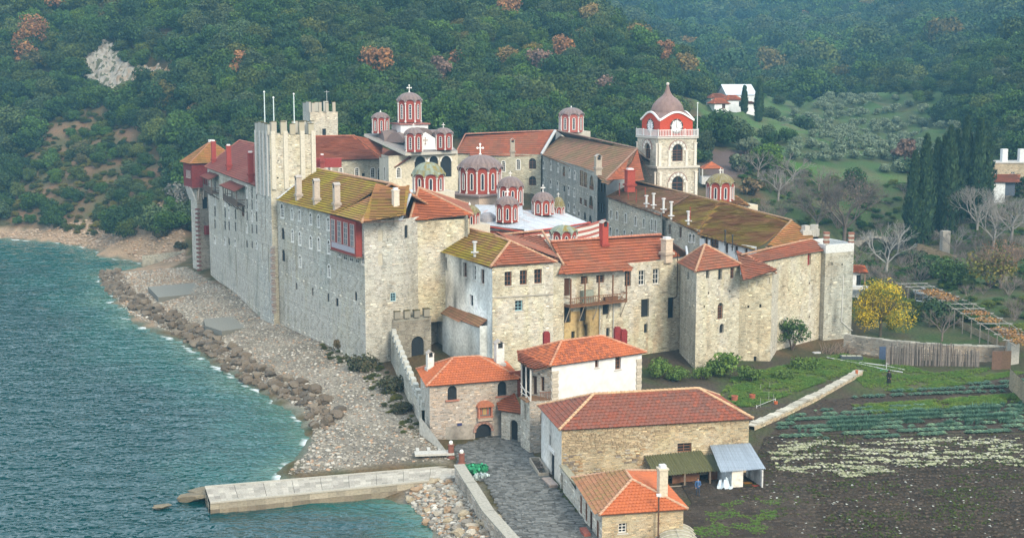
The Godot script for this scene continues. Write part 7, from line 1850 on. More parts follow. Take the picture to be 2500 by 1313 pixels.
	POLY["shore_rocks"]=PackedVector2Array([W(-91.3,-300),W(-83.8,-275.1),W(-74.3,-254.9),W(-58.7,-224.4),W(-43.1,-196.6),W(-32.5,-177.7),W(-24.47,-164.2),W(-22.21,-155.2),W(-21.26,-157.1),W(-23.67,-169.6),W(-29.57,-180.2),W(-38.9,-193.7),W(-53.7,-223.6),W(-69.8,-251.5),W(-86.2,-293.4)])
	boulders([W(-89.1,-296.7),W(-85,-280.9),W(-76.2,-261.4),W(-68.2,-245.4),W(-60.5,-231.5),W(-52.6,-219.1),W(-44.3,-202.1),W(-38.1,-189.5),W(-33.1,-181.5),W(-28.72,-174.9),W(-25.51,-169.6),W(-23.30,-163.1),W(-21.99,-157.1)])
func axis(lo: float,hi: float,step: float,far_lo: float,far_hi: float)->PackedFloat32Array:
	var a:=[]
	var v:=lo
	while v<=hi:
		a.append(v)
		v+=step
	var s:=step
	v=lo
	while v>far_lo:
		s*=1.22
		v-=s
		a.append(v)
	s=step
	v=a[0]+(int((hi - lo)/step))*step
	while v<far_hi:
		s*=1.22
		v+=s
		a.append(v)
	a.sort()
	return PackedFloat32Array(a)
func ground_colour(x: float,z: float,h: float)->Color:
	var a:=N1.get_noise_2d(x*0.8,z*0.8)
	var b:=N2.get_noise_2d(x,z)
	var scrub:=K(0.060,0.062,0.028)
	var dirt:=K(0.15,0.095,0.055)
	var c:=scrub.lerp(dirt,clampf(0.35+a*1.1+b*0.5,0,1))
	if inside(POLY.scrub_slope,x,z): c=K(0.085,0.080,0.040).lerp(K(0.165,0.105,0.065),clampf(0.5+a*1.5+b*0.6,0,1))
	if z<-290 and x>55 and z>-580: c=K(0.070,0.125,0.042).lerp(K(0.10,0.10,0.055),clampf(0.3+a*1.2+b*0.4,0,1))
	if z>-190 and x>2 and h<4.0: c=K(0.072,0.056,0.040).lerp(K(0.055,0.075,0.025),clampf(0.3+a*1.2+b*0.6,0,1))
	if z<-192 and z>-330 and x>55: c=K(0.058,0.088,0.030).lerp(K(0.12,0.095,0.065),clampf(0.2+a*1.3+b*0.5,0,1))
	for g in ["grass_upper","grass_monk","grass_mid","grass_strip"]:
		if inside(POLY[g],x,z): c=K(0.062,0.10,0.028).lerp(K(0.10,0.085,0.05),clampf(0.25+a,0,1))
	if inside(POLY.beach,x,z) or inside(POLY.rubble,x,z): c=K(0.26,0.235,0.19).lerp(K(0.15,0.135,0.11),clampf(0.4+a*1.2+b*0.8,0,1))
	if inside(POLY.coast,x,z) or (h<2.2 and x<-60): c=K(0.33,0.235,0.155).lerp(K(0.20,0.15,0.10),clampf(0.5+a+b,0,1))
	if inside(POLY.plot,x,z): c=K(0.115,0.085,0.075)
	if inside(POLY.meadow,x,z): c=K(0.055,0.125,0.025)
	if inside(POLY.orchard,x,z): c=K(0.052,0.095,0.034).lerp(K(0.09,0.085,0.05),clampf(0.3+a,0,1))
	if h<0.1: c=K(0.10,0.12,0.09)
	return c
func ground():
	GX=axis(-150,150,2.0,-900,900)
	GZ=axis(-420,-90,2.0,-2300,60)
	var nx:=GX.size()
	var nz:=GZ.size()
	GH.resize(nx*nz)
	var v:=PackedVector3Array()
	var c:=PackedColorArray()
	var n:=PackedVector3Array()
	for j in nz:
		for i in nx:
			var x:=GX[i]
			var z:=GZ[j]
			var h:=raw_height(x,z)
			var wild:=smoothstep(-335.0,-420.0,z)
			if wild>0: h+=wild*(N3.get_noise_2d(x,z)*3.5+N1.get_noise_2d(x,z)*1.2)
			GH[j*nx+i]=h
			v.append(V(x,h,z))
			c.append(ground_colour(x,z,h))
	for j in nz:
		for i in nx:
			var i0:=maxi(i - 1,0)
			var i1:=mini(i+1,nx - 1)
			var j0:=maxi(j - 1,0)
			var j1:=mini(j+1,nz - 1)
			n.append(V((GH[j*nx+i0] - GH[j*nx+i1])/(GX[i1] - GX[i0]),1,(GH[j0*nx+i] - GH[j1*nx+i])/(GZ[j1] - GZ[j0])).normalized())
	var idx:=PackedInt32Array()
	for j in nz - 1:
		for i in nx - 1:
			var a:=j*nx+i
			idx.append_array([a,a+1,a+nx+1,a,a+nx+1,a+nx])
	var arr:=[]
	arr.resize(Mesh.ARRAY_MAX)
	arr[Mesh.ARRAY_VERTEX]=v
	arr[Mesh.ARRAY_NORMAL]=n
	arr[Mesh.ARRAY_COLOR]=c
	arr[Mesh.ARRAY_INDEX]=idx
	var m:=ArrayMesh.new()
	m.add_surface_from_arrays(Mesh.PRIMITIVE_TRIANGLES,arr)
	var o:=MeshInstance3D.new()
	o.name="ground"
	o.mesh=m
	o.material_override=M.ground
	add_child(o)
	tag(o,"hilly ground from the shore to the wooded slopes","","","structure")
	sea()
	cover("road",POLY.quay,0.07,M.flag,K(0.105,0.108,0.105),1.2,"dark paved quay road in front of the gatehouse")
	cover("soil",POLY.soil,0.05,M.soil,K(0.052,0.040,0.029),1.0,"dark ploughed soil of the lower garden")
	cover("soil",POLY.soil_near,0.09,M.soil,K(0.064,0.050,0.038),1.0,"trodden brown yard soil before the sheds")
	cover("soil",POLY.soil_beds,0.05,M.soil,K(0.068,0.052,0.038),1.0,"brown soil of the planted garden beds")
func sea():
	var w:=FastNoiseLite.new()
	w.seed=77
	w.frequency=0.2
	w.fractal_octaves=3
	var v:=PackedVector3Array()
	var n:=PackedVector3Array()
	var c:=PackedColorArray()
	var idx:=PackedInt32Array()
	var st:=0.8
	var nx:=225
	var nz:=340
	var x0:=-176.0
	var z0:=-376.0
	var hs:=PackedFloat32Array()
	for j in nz+1:
		for i in nx+1:
			hs.append(0.22*w.get_noise_2d((x0+i*st)*0.6+(z0+j*st)*0.2,(z0+j*st)*1.5))
	for j in nz+1:
		for i in nx+1:
			var k:=j*(nx+1)+i
			var x:=x0+i*st
			var z:=z0+j*st
			var dx:=(hs[k+1] - hs[k])/st if i<nx else 0.0
			var dz:=(hs[k+nx+1] - hs[k])/st if j<nz else 0.0
			v.append(V(x,hs[k] - 0.05,z))
			n.append(V(-dx,1,-dz).normalized())
			var d:=-gy(x,z)+N1.get_noise_2d(x*0.5,z*0.5)*0.9+N2.get_noise_2d(x*0.7,z*0.7)*0.5
			var shallow:=K(0.045,0.115,0.090)
			var mid:=K(0.008,0.070,0.064)
			var deep:=K(0.003,0.036,0.040)
			var col:=shallow.lerp(mid,smoothstep(0.1,1.5,d)).lerp(deep,smoothstep(1.2,4.0,d))
			var edge:=gy(x,z)
			if edge>-0.22 and edge<0.12 and N2.get_noise_2d(x*0.5+9,z*0.5)+0.5*N2.get_noise_2d(x*2.0,z*2.0)>0.22: col=K(0.55,0.60,0.60)
			c.append(col)
	for j in nz:
		for i in nx:
			var x:=x0+i*st
			var z:=z0+j*st
			if gy(x,z)>0.6 and gy(x+st,z+st)>0.6: continue
			var a:=j*(nx+1)+i
			idx.append_array([a,a+1,a+nx+2,a,a+nx+2,a+nx+1])
	var x1:=x0+nx*st
	var z1:=z0+nz*st
	for q in [[-700.0,-700.0,x0,60.0],[x0,z1,x1+60.0,60.0],[x0,-420.0,-120.0,z0]]:
		var b:=v.size()
		for p in [[q[0],q[1]],[q[2],q[1]],[q[2],q[3]],[q[0],q[3]]]:
			v.append(V(p[0],-0.05,p[1]))
			n.append(Vector3.UP)
			c.append(K(0.006,0.058,0.075))
		idx.append_array([b,b+1,b+2,b,b+2,b+3])
	var arr:=[]
	arr.resize(Mesh.ARRAY_MAX)
	arr[Mesh.ARRAY_VERTEX]=v
	arr[Mesh.ARRAY_NORMAL]=n
	arr[Mesh.ARRAY_COLOR]=c
	arr[Mesh.ARRAY_INDEX]=idx
	var m:=ArrayMesh.new()
	m.add_surface_from_arrays(Mesh.PRIMITIVE_TRIANGLES,arr)
	var o:=MeshInstance3D.new()
	o.name="sea"
	o.mesh=m
	M.water.uv1_scale=V(0.048,0.05,0.062)
	o.material_override=M.water
	add_child(o)
	tag(o,"rippled teal sea in the bay","","","structure")
func cover(called:String,poly:PackedVector2Array,lift: float,m:Material,col:Color,st: float,label:String):
	var mb:=MB.new()
	var b:=bounds(poly)
	var i:=0
	while b.position.x+i*st<b.end.x:
		var j:=0
		while b.position.y+j*st<b.end.y:
			var x:=b.position.x+i*st
			var z:=b.position.y+j*st
			var cell:=PackedVector2Array([W(x,z),W(x+st,z),W(x+st,z+st),W(x,z+st)])
			for g in Geometry2D.intersect_polygons(poly,cell):
				var pts:=[]
				for q in g: pts.append(V(q.x,gy(q.x,q.y)+lift,q.y))
				var f:=1.0+0.45*N1.get_noise_2d(x*1.5,z*1.5)+0.35*N2.get_noise_2d(x,z)
				for k in range(1,pts.size() - 1):
					if (pts[k] - pts[0]).cross(pts[k+1] - pts[0]).y>0: mb.tri(pts[0],pts[k],pts[k+1],mulc(col,f))
					else: mb.tri(pts[0],pts[k+1],pts[k],mulc(col,f))
			j+=1
		i+=1
	solo(called,mb,m,Vector3.ZERO,label,"","","structure")
func bay(par:Node3D,at:Vector3,w: float,h: float,dep: float,turn: float,n: int):
	var B:=Basis(Vector3.UP,turn)
	var mb:=MB.new()
	var red:=K(0.22,0.045,0.038)
	mb.box(at+B*V(0,h/2,dep/2),V(w,h,dep),red,B)
	mb.box(at+B*V(0,-0.1,dep/2),V(w+0.3,0.2,dep+0.2),K(0.14,0.11,0.09),B)
	mb.box(at+B*V(0,h*0.16,dep+0.02),V(w*0.9,h*0.16,0.06),K(0.33,0.32,0.36),B)
	var bp:=part("bay",mb,M.rough,par)
	for i in n:
		var x:=w*((i+0.5)/n - 0.5)
		var g:=MB.new()
		g.box(at+B*V(x,h*0.58,dep+0.03),V(w/n*0.5,h*0.58,0.05),K(0.10,0.12,0.14),B)
		var gp:=part("window",g,M.glass,par)
		var f:=MB.new()
		for s in [-1,1]:
			f.box(at+B*V(x+s*w/n*0.27,h*0.58,dep+0.05),V(0.12,h*0.66,0.1),K(0.36,0.31,0.30),B)
		for y in [0.27,0.44,0.6,0.76,0.9]:
			f.box(at+B*V(x,h*y,dep+0.06),V(w/n*0.5,0.06,0.07),K(0.36,0.33,0.32),B)
		f.box(at+B*V(x,h*0.58,dep+0.06),V(0.06,h*0.62,0.07),K(0.36,0.33,0.32),B)
		part("frame",f,M.paint,gp).position=Vector3.ZERO
func balcony(par:Node3D,at:Vector3,w: float,h: float,dep: float,turn: float,rk:String,col:Color):
	var B:=Basis(Vector3.UP,turn)
	var mb:=MB.new()
	mb.box(at+B*V(0,0,dep/2),V(w,0.18,dep),col,B)
	for i in 3:
		mb.tube(at+B*V(w*(i - 1)*0.45,-1.2,0.05),at+B*V(w*(i - 1)*0.45,-0.05,dep*0.95),0.08,0.08,col,5)
	for i in 4:
		mb.box(at+B*V(w*(i/3.0 - 0.5),h/2,dep - 0.08),V(0.14,h,0.14),col,B)
	for y in [0.5,1.05]:
		mb.box(at+B*V(0,y,dep - 0.08),V(w,0.09,0.09),col,B)
		for s in [-1,1]:
			mb.box(at+B*V(s*w/2,y,dep/2),V(0.09,0.09,dep),col,B)
	for i in int(w/0.25):
		mb.box(at+B*V(-w/2+0.25*i,0.55,dep - 0.08),V(0.08,1.0,0.05),mulc(col,1.3),B)
	part("balcony",mb,M.rough,par)
	roof(par,[[at+B*V(-w*0.56,h - 0.1,dep+0.5),at+B*V(w*0.56,h - 0.1,dep+0.5),at+B*V(w*0.54,h+0.75,0),at+B*V(-w*0.54,h+0.75,0)]],[rk],0.4,0.7,"balcony_roof")
func long_balcony(par:Node3D,at:Vector3,w: float,h: float,dep: float,turn: float,col:Color):
	var B:=Basis(Vector3.UP,turn)
	var mb:=MB.new()
	mb.box(at+B*V(0,-0.1,dep/2),V(w,0.22,dep),col,B)
	var bp:=part("balcony",mb,M.rough,par)
	for i in 5:
		var p:=MB.new()
		var x:=w*(i/4.0 - 0.5)*0.98
		p.box(at+B*V(x,h/2,dep - 0.1),V(0.15,h,0.15),col,B)
		part("post",p,M.rough,par)
		var k:=MB.new()
		k.tube(at+B*V(x,-2.4,0.1),at+B*V(x,-0.1,dep - 0.15),0.07,0.07,K(0.34,0.29,0.23),5)
		part("brace",k,M.rough,par)
	var r:=MB.new()
	for y in [0.16,1.05]:
		r.box(at+B*V(0,y,dep - 0.1),V(w,0.09,0.1),col,B)
		for s in [-1,1]:
			r.box(at+B*V(s*w/2,y,dep/2),V(0.09,0.09,dep),col,B)
	var n:=int(w/0.28)
	for i in n:
		var x:=-w/2+(i+0.5)*w/n
		if (i/4) % 3==1:
			if i % 4==0:
				for s in [-1,1]:
					r.box(at+B*V(x+0.42,0.6,dep - 0.1),V(0.06,1.3,0.05),mulc(col,1.3),B*Basis(V(0,0,1),s*0.85))
		else:
			r.box(at+B*V(x,0.6,dep - 0.1),V(0.06,0.85,0.05),mulc(col,1.3),B)
	part("railing",r,M.rough,par)
	boxm(par,"cupboard",at+B*V(-w*0.14,0.9,0.5),V(1.7,1.8,0.7),K(0.23,0.25,0.20),turn)
	boxm(par,"bench",at+B*V(w*0.28,0.35,0.5),V(2.0,0.5,0.6),K(0.17,0.09,0.05),turn)
func flagpole(at:Vector3,h: float,label:String):
	var t1:=thing("flagpole",label,"flagpole",at,"")
	var mb:=MB.new()
	mb.tube(at,at+V(0,h,0),0.11,0.08,K(0.50,0.58,0.58),6)
	part("pole",mb,M.paint,t1)
	var k:=MB.new()
	k.lathe(at+V(0,h,0),[[0.0,-0.05],[0.16,0.05],[0.16,0.2],[0.0,0.3]],8,K(0.6,0.62,0.6))
	part("knob",k,M.paint,t1)
func arch_band(mb:MB,o:Vector3,r: float,th: float,turn: float,col:Color):
	var B:=Basis(Vector3.UP,turn)
	for i in 12:
		var a0=PI*i/12.0
		var a1:=PI*(i+1)/12.0
		mb.quad(o+B*V(cos(a0)*r,sin(a0)*r,0.05),o+B*V(cos(a0)*(r+th),sin(a0)*(r+th),0.05),o+B*V(cos(a1)*(r+th),sin(a1)*(r+th),0.05),o+B*V(cos(a1)*r,sin(a1)*r,0.05),col)
		mb.quad(o+B*V(cos(a0)*(r+th),sin(a0)*(r+th),0.05),o+B*V(cos(a0)*(r+th),sin(a0)*(r+th),-0.1),o+B*V(cos(a1)*(r+th),sin(a1)*(r+th),-0.1),o+B*V(cos(a1)*(r+th),sin(a1)*(r+th),0.05),col)
func arch_stones(mb:MB,o:Vector3,r: float,th: float,turn: float,col:=K(0.66,0.64,0.58)):
	var B:=Basis(Vector3.UP,turn)
	for i in 13:
		var a:=PI*(i+0.5)/13.0
		var c:=col if i % 2==0 else mulc(col,0.62)
		mb.box(o+B*V(cos(a)*(r+th/2),sin(a)*(r+th/2),0),V(th,PI*r/13.0*1.15,0.16),c,B*Basis(V(0,0,1),a))
	var k:=MB.new()
	for i in 13:
		var a:=PI*(i+0.5)/13.0
		mb.box(o+B*V(cos(a)*(r+th+0.06),sin(a)*(r+th+0.06),0.03),V(0.12,PI*(r+th)/13.0*1.1,0.2),K(0.30,0.19,0.16),B*Basis(V(0,0,1),a))
func vault(mb:MB,a:Vector3,b:Vector3,r: float,h: float,col:Color):
	var d:=(b - a).normalized()
	var s:=d.cross(Vector3.UP).normalized()
	var k:=10
	for i in k:
		var a0:=PI*i/k
		var a1:=PI*(i+1)/k
		var p0:=s*cos(a0)*r+V(0,sin(a0)*h,0)
		var p1:=s*cos(a1)*r+V(0,sin(a1)*h,0)
		var c:=mulc(col,0.85+0.3*R.randf())
		mb.quad(a+p0,b+p0,b+p1,a+p1,c)
		mb.tri(a,a+p0,a+p1,mulc(col,0.9))
func sheet(mb:MB,p:Array,col:Color):
	var nrm:=Vector3.ZERO
	for i in range(1,p.size() - 1): nrm+=(p[i] - p[0]).cross(p[i+1] - p[0])
	nrm=nrm.normalized()
	if nrm.y<0: nrm=-nrm
	var e:=Vector3.UP.cross(nrm).normalized()
	var up:=nrm.cross(e)
	var q2:=PackedVector2Array()
	var lo:=W(1e9,1e9)
	var hi:=W(-1e9,-1e9)
	for q in p:
		var w:=W((q - p[0]).dot(e),(q - p[0]).dot(up))
		q2.append(w)
		lo=lo.min(w)
		hi=hi.max(w)
	var x:=lo.x
	while x<hi.x:
		var y:=lo.y
		while y<hi.y:
			var hh:=1.6
			for g in Geometry2D.intersect_polygons(q2,PackedVector2Array([W(x,y),W(x+0.55,y),W(x+0.55,y+hh),W(x,y+hh)])):
				var f:=0.86+0.28*R.randf()
				var c:=mulc(col,f)
				if R.randf()<0.08: c=K(0.40,0.32,0.32)
				for i in range(1,g.size() - 1):
					var A:Vector3=p[0]+e*g[0].x+up*g[0].y
					var B:Vector3=p[0]+e*g[i].x+up*g[i].y
					var C:Vector3=p[0]+e*g[i+1].x+up*g[i+1].y
					if (B - A).cross(C - A).y>0: mb.tri(A,B,C,c)
					else: mb.tri(A,C,B,c)
			y+=hh
		for g in Geometry2D.intersect_polyline_with_polygon(PackedVector2Array([W(x,lo.y),W(x,hi.y)]),q2):
			mb.tube(p[0]+e*g[0].x+up*g[0].y,p[0]+e*g[g.size() - 1].x+up*g[g.size() - 1].y,0.035,0.035,mulc(col,0.95),4)
		x+=0.55
func band(mb:MB,a:Vector3,b:Vector3,h: float,col:Color):
	mb.quad(a,b,b+V(0,h,0),a+V(0,h,0),col)
func stripes(mb:MB,a:Vector3,b:Vector3):
	for k in 14:
		band(mb,a - V(0,k*0.42,0),b - V(0,k*0.42,0),0.42,K(0.62,0.60,0.54) if k % 2 else K(0.40,0.12,0.09))
func band_box(par:Node3D,called:String,a:Vector3,b:Vector3,h: float,col:Color):
	var d:=b - a
	var mb:=MB.new()
	var D:=d.normalized()
	mb.box((a+b)/2,V(d.length(),h,0.22),col,Basis(D,Vector3.UP,D.cross(Vector3.UP)))
	part(called,mb,M.rough,par)
func band_solid(mb:MB,a:Vector3,b:Vector3,h: float,th: float,col:Color):
	var d:=(b - a).normalized()
	var inn:=d.cross(Vector3.UP)*-th
	mb.box((a+b)/2+V(0,h/2,0)+inn*0.5,V(a.distance_to(b),h,th),col,Basis(d,Vector3.UP,d.cross(Vector3.UP)))
func clock_storey(at:Vector3,S: float,h: float,th: float,W: float):
	var B:=Basis(Vector3.UP,th)
	var red:=K(0.43,0.062,0.03)
	var white:=K(0.70,0.70,0.69)
	var hc:=h*0.72
	var rise:=h*0.36
	var seg:=16
	var dm:=MB.new()
	var cm:=MB.new()
	var rm:=MB.new()
	var rim:=[]
	for f in 4:
		var F:=B*Basis(Vector3.UP,f*PI/2)
		for i in seg:
			var x0:=-1+2.0*i/seg
			var x1:=-1+2.0*(i+1)/seg
			var y0:=hc+rise*pow(cos(x0*PI/2),1.3)
			var y1:=hc+rise*pow(maxf(cos(x1*PI/2),0),1.3)
			dm.quad(at+F*V(x0*S/2,0,S/2),at+F*V(x1*S/2,0,S/2),at+F*V(x1*S/2,y1,S/2),at+F*V(x0*S/2,y0,S/2),red)
			var k:=1.06
			var a:=at+F*V(x0*S/2*k,y0 - 0.1,S/2+0.28)
			var b:=at+F*V(x1*S/2*k,y1 - 0.1,S/2+0.28)
			var up:=V(0,0.36,0)
			cm.quad(a,b,b+up,a+up,white)
			cm.quad(a - F.z*0.3,b - F.z*0.3,b,a,white)
			cm.quad(a+up,b+up,b+up - F.z*0.3,a+up - F.z*0.3,white)
			rim.append(at+F*V(x0*S/2*1.02,y0+0.22,S/2+0.1))
	part("clock_storey",dm,M.rough,t)
	part("cornice",cm,M.paint,t)
	var lead:=K(0.19,0.125,0.11)
	var cen:=at+V(0,hc,0)
	var r0:=S*0.42
	for i in rim.size():
		var p:Vector3=rim[i]
		var q:Vector3=rim[(i+1) % rim.size()]
		var dp:=(p - cen)*V(1,0,1)
		var dq:=(q - cen)*V(1,0,1)
		var y:=V(0,rise*1.05,0)
		var pi:=cen+dp.normalized()*r0+y
		var qi:=cen+dq.normalized()*r0+y
		rm.quad(p,q,qi,pi,mulc(lead,0.85+0.3*R.randf()))
	var d:=S*0.45
	rm.lathe(cen+V(0,rise*0.95,0),[[d,-0.3],[d,0.0],[d*0.98,d*0.18],[d*0.9,d*0.42],[d*0.75,d*0.64],[d*0.55,d*0.82],[d*0.36,d*0.96],[d*0.22,d*1.12],[d*0.13,d*1.34],[d*0.08,d*1.56],[d*0.06,d*1.62],[0,d*1.62]],32,lead,0.22)
	part("onion_dome",rm,M.lead,t)
	var km:=MB.new()
	km.lathe(cen+V(0,rise*0.95+d*1.62,0),[[0.1,-0.1],[0.28,0.05],[0.33,0.3],[0.2,0.5],[0.0,0.56]],10,K(0.5,0.46,0.42))
	part("finial",km,M.lead,t)
	for f in 4:
		var F:=B*Basis(Vector3.UP,f*PI/2)
		var o:=at+F*V(0,h*0.46,S/2)
		var dial:=MB.new()
		var r:=S*0.155
		for i in 32:
			var a0:=TAU*i/32
			var a1:=TAU*(i+1)/32
			dial.tri(o+F.z*0.12,o+F*V(cos(a0)*r,sin(a0)*r,0.12),o+F*V(cos(a1)*r,sin(a1)*r,0.12),K(0.72,0.73,0.74))
			dial.quad(o+F*V(cos(a0)*r,sin(a0)*r,0.14),o+F*V(cos(a0)*r*1.28,sin(a0)*r*1.28,0.14),o+F*V(cos(a1)*r*1.28,sin(a1)*r*1.28,0.14),o+F*V(cos(a1)*r,sin(a1)*r,0.14),K(0.045,0.04,0.04) if i % 4<3 else K(0.30,0.27,0.24))
		var dp:=part("clock_face",dial,M.paint,t)
		var hm:=MB.new()
		for i in 12:
			var a:=TAU*i/12
			hm.box(o+F*V(cos(a)*r*0.8,sin(a)*r*0.8,0.14),V(r*0.26,r*0.09,0.03),K(0.03,0.03,0.035),F*Basis(V(0,0,1),a))
		hm.box(o+F*V(0,r*0.3,0.16),V(r*0.1,r*0.75,0.03),K(0.03,0.03,0.035),F)
		hm.box(o+F*V(r*0.04,-r*0.2,0.17),V(r*0.13,r*0.5,0.03),K(0.03,0.03,0.035),F*Basis(V(0,0,1),0.25))
		part("hands_and_numerals",hm,M.paint,dp).position=Vector3.ZERO
	for f in 4:
		var F:=B*Basis(Vector3.UP,f*PI/2)
		var bm:=MB.new()
		for y in [0.12,1.3]:
			bm.box(at+F*V(0,y,W/2),V(W,0.1,0.12),white,F)
		var n:=26
		for i in n:
			bm.box(at+F*V(W*((i+0.5)/n - 0.5),0.7,W/2),V(0.09,1.15,0.07),white,F)
		for i in 4:
			bm.box(at+F*V(W*(i/3.0 - 0.5),0.75,W/2),V(0.16,1.5,0.16),white,F)
		part("balustrade",bm,M.paint,t)
func shrine(par:Node3D,at:Vector3,turn: float):
	var B:=Basis(Vector3.UP,turn).scaled(Vector3.ONE*0.52)
	var mb:=MB.new()
	var red:=K(0.42,0.17,0.11)
	for s in [-1,1]:
		mb.box(at+B*V(s*1.45,-0.4,0.45),V(0.3,2.6,0.9),red,B)
	mb.box(at+B*V(0,-1.75,0.4),V(3.4,0.9,0.8),K(0.40,0.33,0.26),B)
	mb.box(at+B*V(0,-1.35,0.5),V(3.5,0.18,1.05),red,B)
	vault(mb,at+B*V(0,0.9,1.25),at+B*V(0,0.9,-0.1),0.98,0.68,K(0.40,0.15,0.085))
	vault(mb,at+B*V(0,0.86,1.0),at+B*V(0,0.86,0.2),0.8,0.52,K(0.30,0.12,0.08))
	part("shrine",mb,M.rough,par)
	var pm:=MB.new()
	pm.box(at+B*V(0,0.1,0.12),V(2.5,2.4,0.08),K(0.12,0.15,0.16),B)
	pm.box(at+B*V(0,-0.1,0.2),V(0.8,1.7,0.05),K(0.34,0.23,0.09),B)
	for s in [-1,1]:
		pm.box(at+B*V(s*0.75,-0.3,0.19),V(0.45,1.3,0.05),K(0.30,0.10,0.07),B)
		pm.box(at+B*V(s*0.75,0.52,0.19),V(0.28,0.3,0.05),K(0.45,0.33,0.12),B)
	pm.box(at+B*V(0,0.95,0.19),V(0.36,0.36,0.05),K(0.5,0.37,0.14),B)
	part("icon",pm,M.paint,par)
func wall_stones(par:Node3D,a:Vector2,b:Vector2,y0: float,y1: float):
	var L:=a.distance_to(b)
	var d:=(b - a)/L
	var D:=V(d.x,0,d.y)
	var nn:=V(-d.y,0,d.x)
	var B:=Basis(D,Vector3.UP,nn)
	var cols:=[K(0.30,0.22,0.13),K(0.36,0.28,0.18),K(0.22,0.18,0.13),K(0.33,0.215,0.115),K(0.42,0.36,0.25),K(0.17,0.14,0.11),K(0.30,0.27,0.22),K(0.40,0.31,0.18)]
	var shapes:=[]
	for c in cols:
		var mb:=MB.new()
		mb.quad(V(-0.44,-0.4,0.5),V(0.46,-0.42,0.5),V(0.42,0.4,0.5),V(-0.46,0.42,0.5),c)
		mb.quad(V(-0.5,0.5,0),V(-0.46,0.42,0.5),V(0.42,0.4,0.5),V(0.5,0.5,0),mulc(c,1.05))
		mb.quad(V(-0.5,-0.5,0),V(0.5,-0.5,0),V(0.46,-0.42,0.5),V(-0.44,-0.4,0.5),mulc(c,0.9))
		mb.quad(V(0.5,-0.5,0),V(0.5,0.5,0),V(0.42,0.4,0.5),V(0.46,-0.42,0.5),c)
		mb.quad(V(-0.5,0.5,0),V(-0.5,-0.5,0),V(-0.44,-0.4,0.5),V(-0.46,0.42,0.5),c)
		shapes.append(mb.mesh())
	var n:=0
	var y:=y0
	var xf:=[]
	while y<y1:
		var h:=rr(0.12,0.22)
		var s:=0.1
		while s<L - 0.5:
			var w:=h*rr(1.4,3.6)
			var p:=V(a.x,y+h/2,a.y)+D*(s+w/2)
			var bare:=N1.get_noise_3d(p.x*1.6,p.y*2.2,p.z*1.6)+0.35*(1.0 - s/L)+0.1*(y - 4.5)/3.0
			if bare>0.13 and R.randf()<0.7 and not (absf(s - 13.3)<2.0 and y>4.3 and y<7.0):
				var tf:=Transform3D(Basis(D*w*0.92,Vector3.UP*h*0.86,nn*rr(0.10,0.20)),p+nn*0.004+V(0,rr(-0.03,0.03),0) - (par.get_meta("origin") as Vector3))
				if n<300:
					var mi:=MeshInstance3D.new()
					mi.name="stone"
					mi.mesh=shapes[R.randi() % shapes.size()]
					mi.material_override=M.rough
					mi.transform=tf
					par.add_child(mi,true)
					n+=1
				else:
					xf.append(tf)
			s+=w
		y+=h
	if xf.size()>0:
		var cs:=[]
		for i in xf.size(): cs.append(mulc(Color.WHITE,rr(0.7,1.2)))
		scatter("stones",shapes[1],M.rough,xf,cs,par)
func corrugated(par:Node3D,a:Vector3,b:Vector3,c:Vector3,d:Vector3,col:Color,n: int):
	var mb:=MB.new()
	var nrm:=(b - a).cross(d - a).normalized()
	if nrm.y<0: nrm=-nrm
	var k:=n*4
	for i in k:
		var f0:=float(i)/k
		var f1:=float(i+1)/k
		var h0:=nrm*(0.07*sin(TAU*i/4.0))
		var h1:=nrm*(0.07*sin(TAU*(i+1)/4.0))
		var cc:=mulc(col,0.9+0.2*R.randf())
		var m0:=0.5
		var p0:=a.lerp(b,f0)+h0
		var p1:=a.lerp(b,f1)+h1
		var q0:=d.lerp(c,f0)+h0
		var q1:=d.lerp(c,f1)+h1
		mb.quad(p0,p1,p1.lerp(q1,m0),p0.lerp(q0,m0),cc)
		mb.quad(p0.lerp(q0,m0),p1.lerp(q1,m0),q1,q0,mulc(cc,0.92+0.16*R.randf()))
	part("corrugated_roof",mb,M.rough,par)
func crate(at:Vector3,s:Vector3,col:Color,label:String):
	var o:=thing("crate",label,"crate",at)
	boxm(o,"body",at+V(0,s.y/2,0),s,col,0.3)
	boxm(o,"rim",at+V(0,s.y,0),V(s.x*1.06,0.06,s.z*1.06),mulc(col,0.7),0.3)
	boxm(o,"handle",at+V(0,s.y*0.7,s.z*0.51),V(s.x*0.3,0.08,0.05),mulc(col,0.4),0.3)
func barrel(at:Vector3,r: float,h: float,col:Color,label:String,called:="pot"):
	var o:=thing(called,label,called,at)
	var mb:=MB.new()
	mb.lathe(at,[[0,0.0],[r*0.85,0.0],[r*1.0,h*0.5],[r*0.95,h],[r*0.8,h],[r*0.75,h*0.85],[0,h*0.85]],14,col)
	part("body",mb,M.rough,o)
	var k:=MB.new()
	k.lathe(at+V(0,h*0.9,0),[[r*0.98,0.0],[r*1.1,0.02],[r*1.1,h*0.1],[r*0.9,h*0.1]],14,mulc(col,1.15))
	part("rim",k,M.rough,o)
func tarp(at:Vector3,col:Color,label:String):
	var mb:=MB.new()
	for i in 7:
		for j in 7:
			var p:=[]
			for e in [[i,j],[i+1,j],[i+1,j+1],[i,j+1]]:
				var x: float=e[0]/7.0 - 0.5
				var z: float=e[1]/7.0 - 0.5
				p.append(at+V(x*1.5,maxf(0.02,1.3 - 3.2*(x*x+z*z)+0.35*sin(x*13+z*7)),z*1.2))
			mb.quad(p[3],p[2],p[1],p[0],col)
	solo("tarp",mb,M.rough,at,label,"sheet")
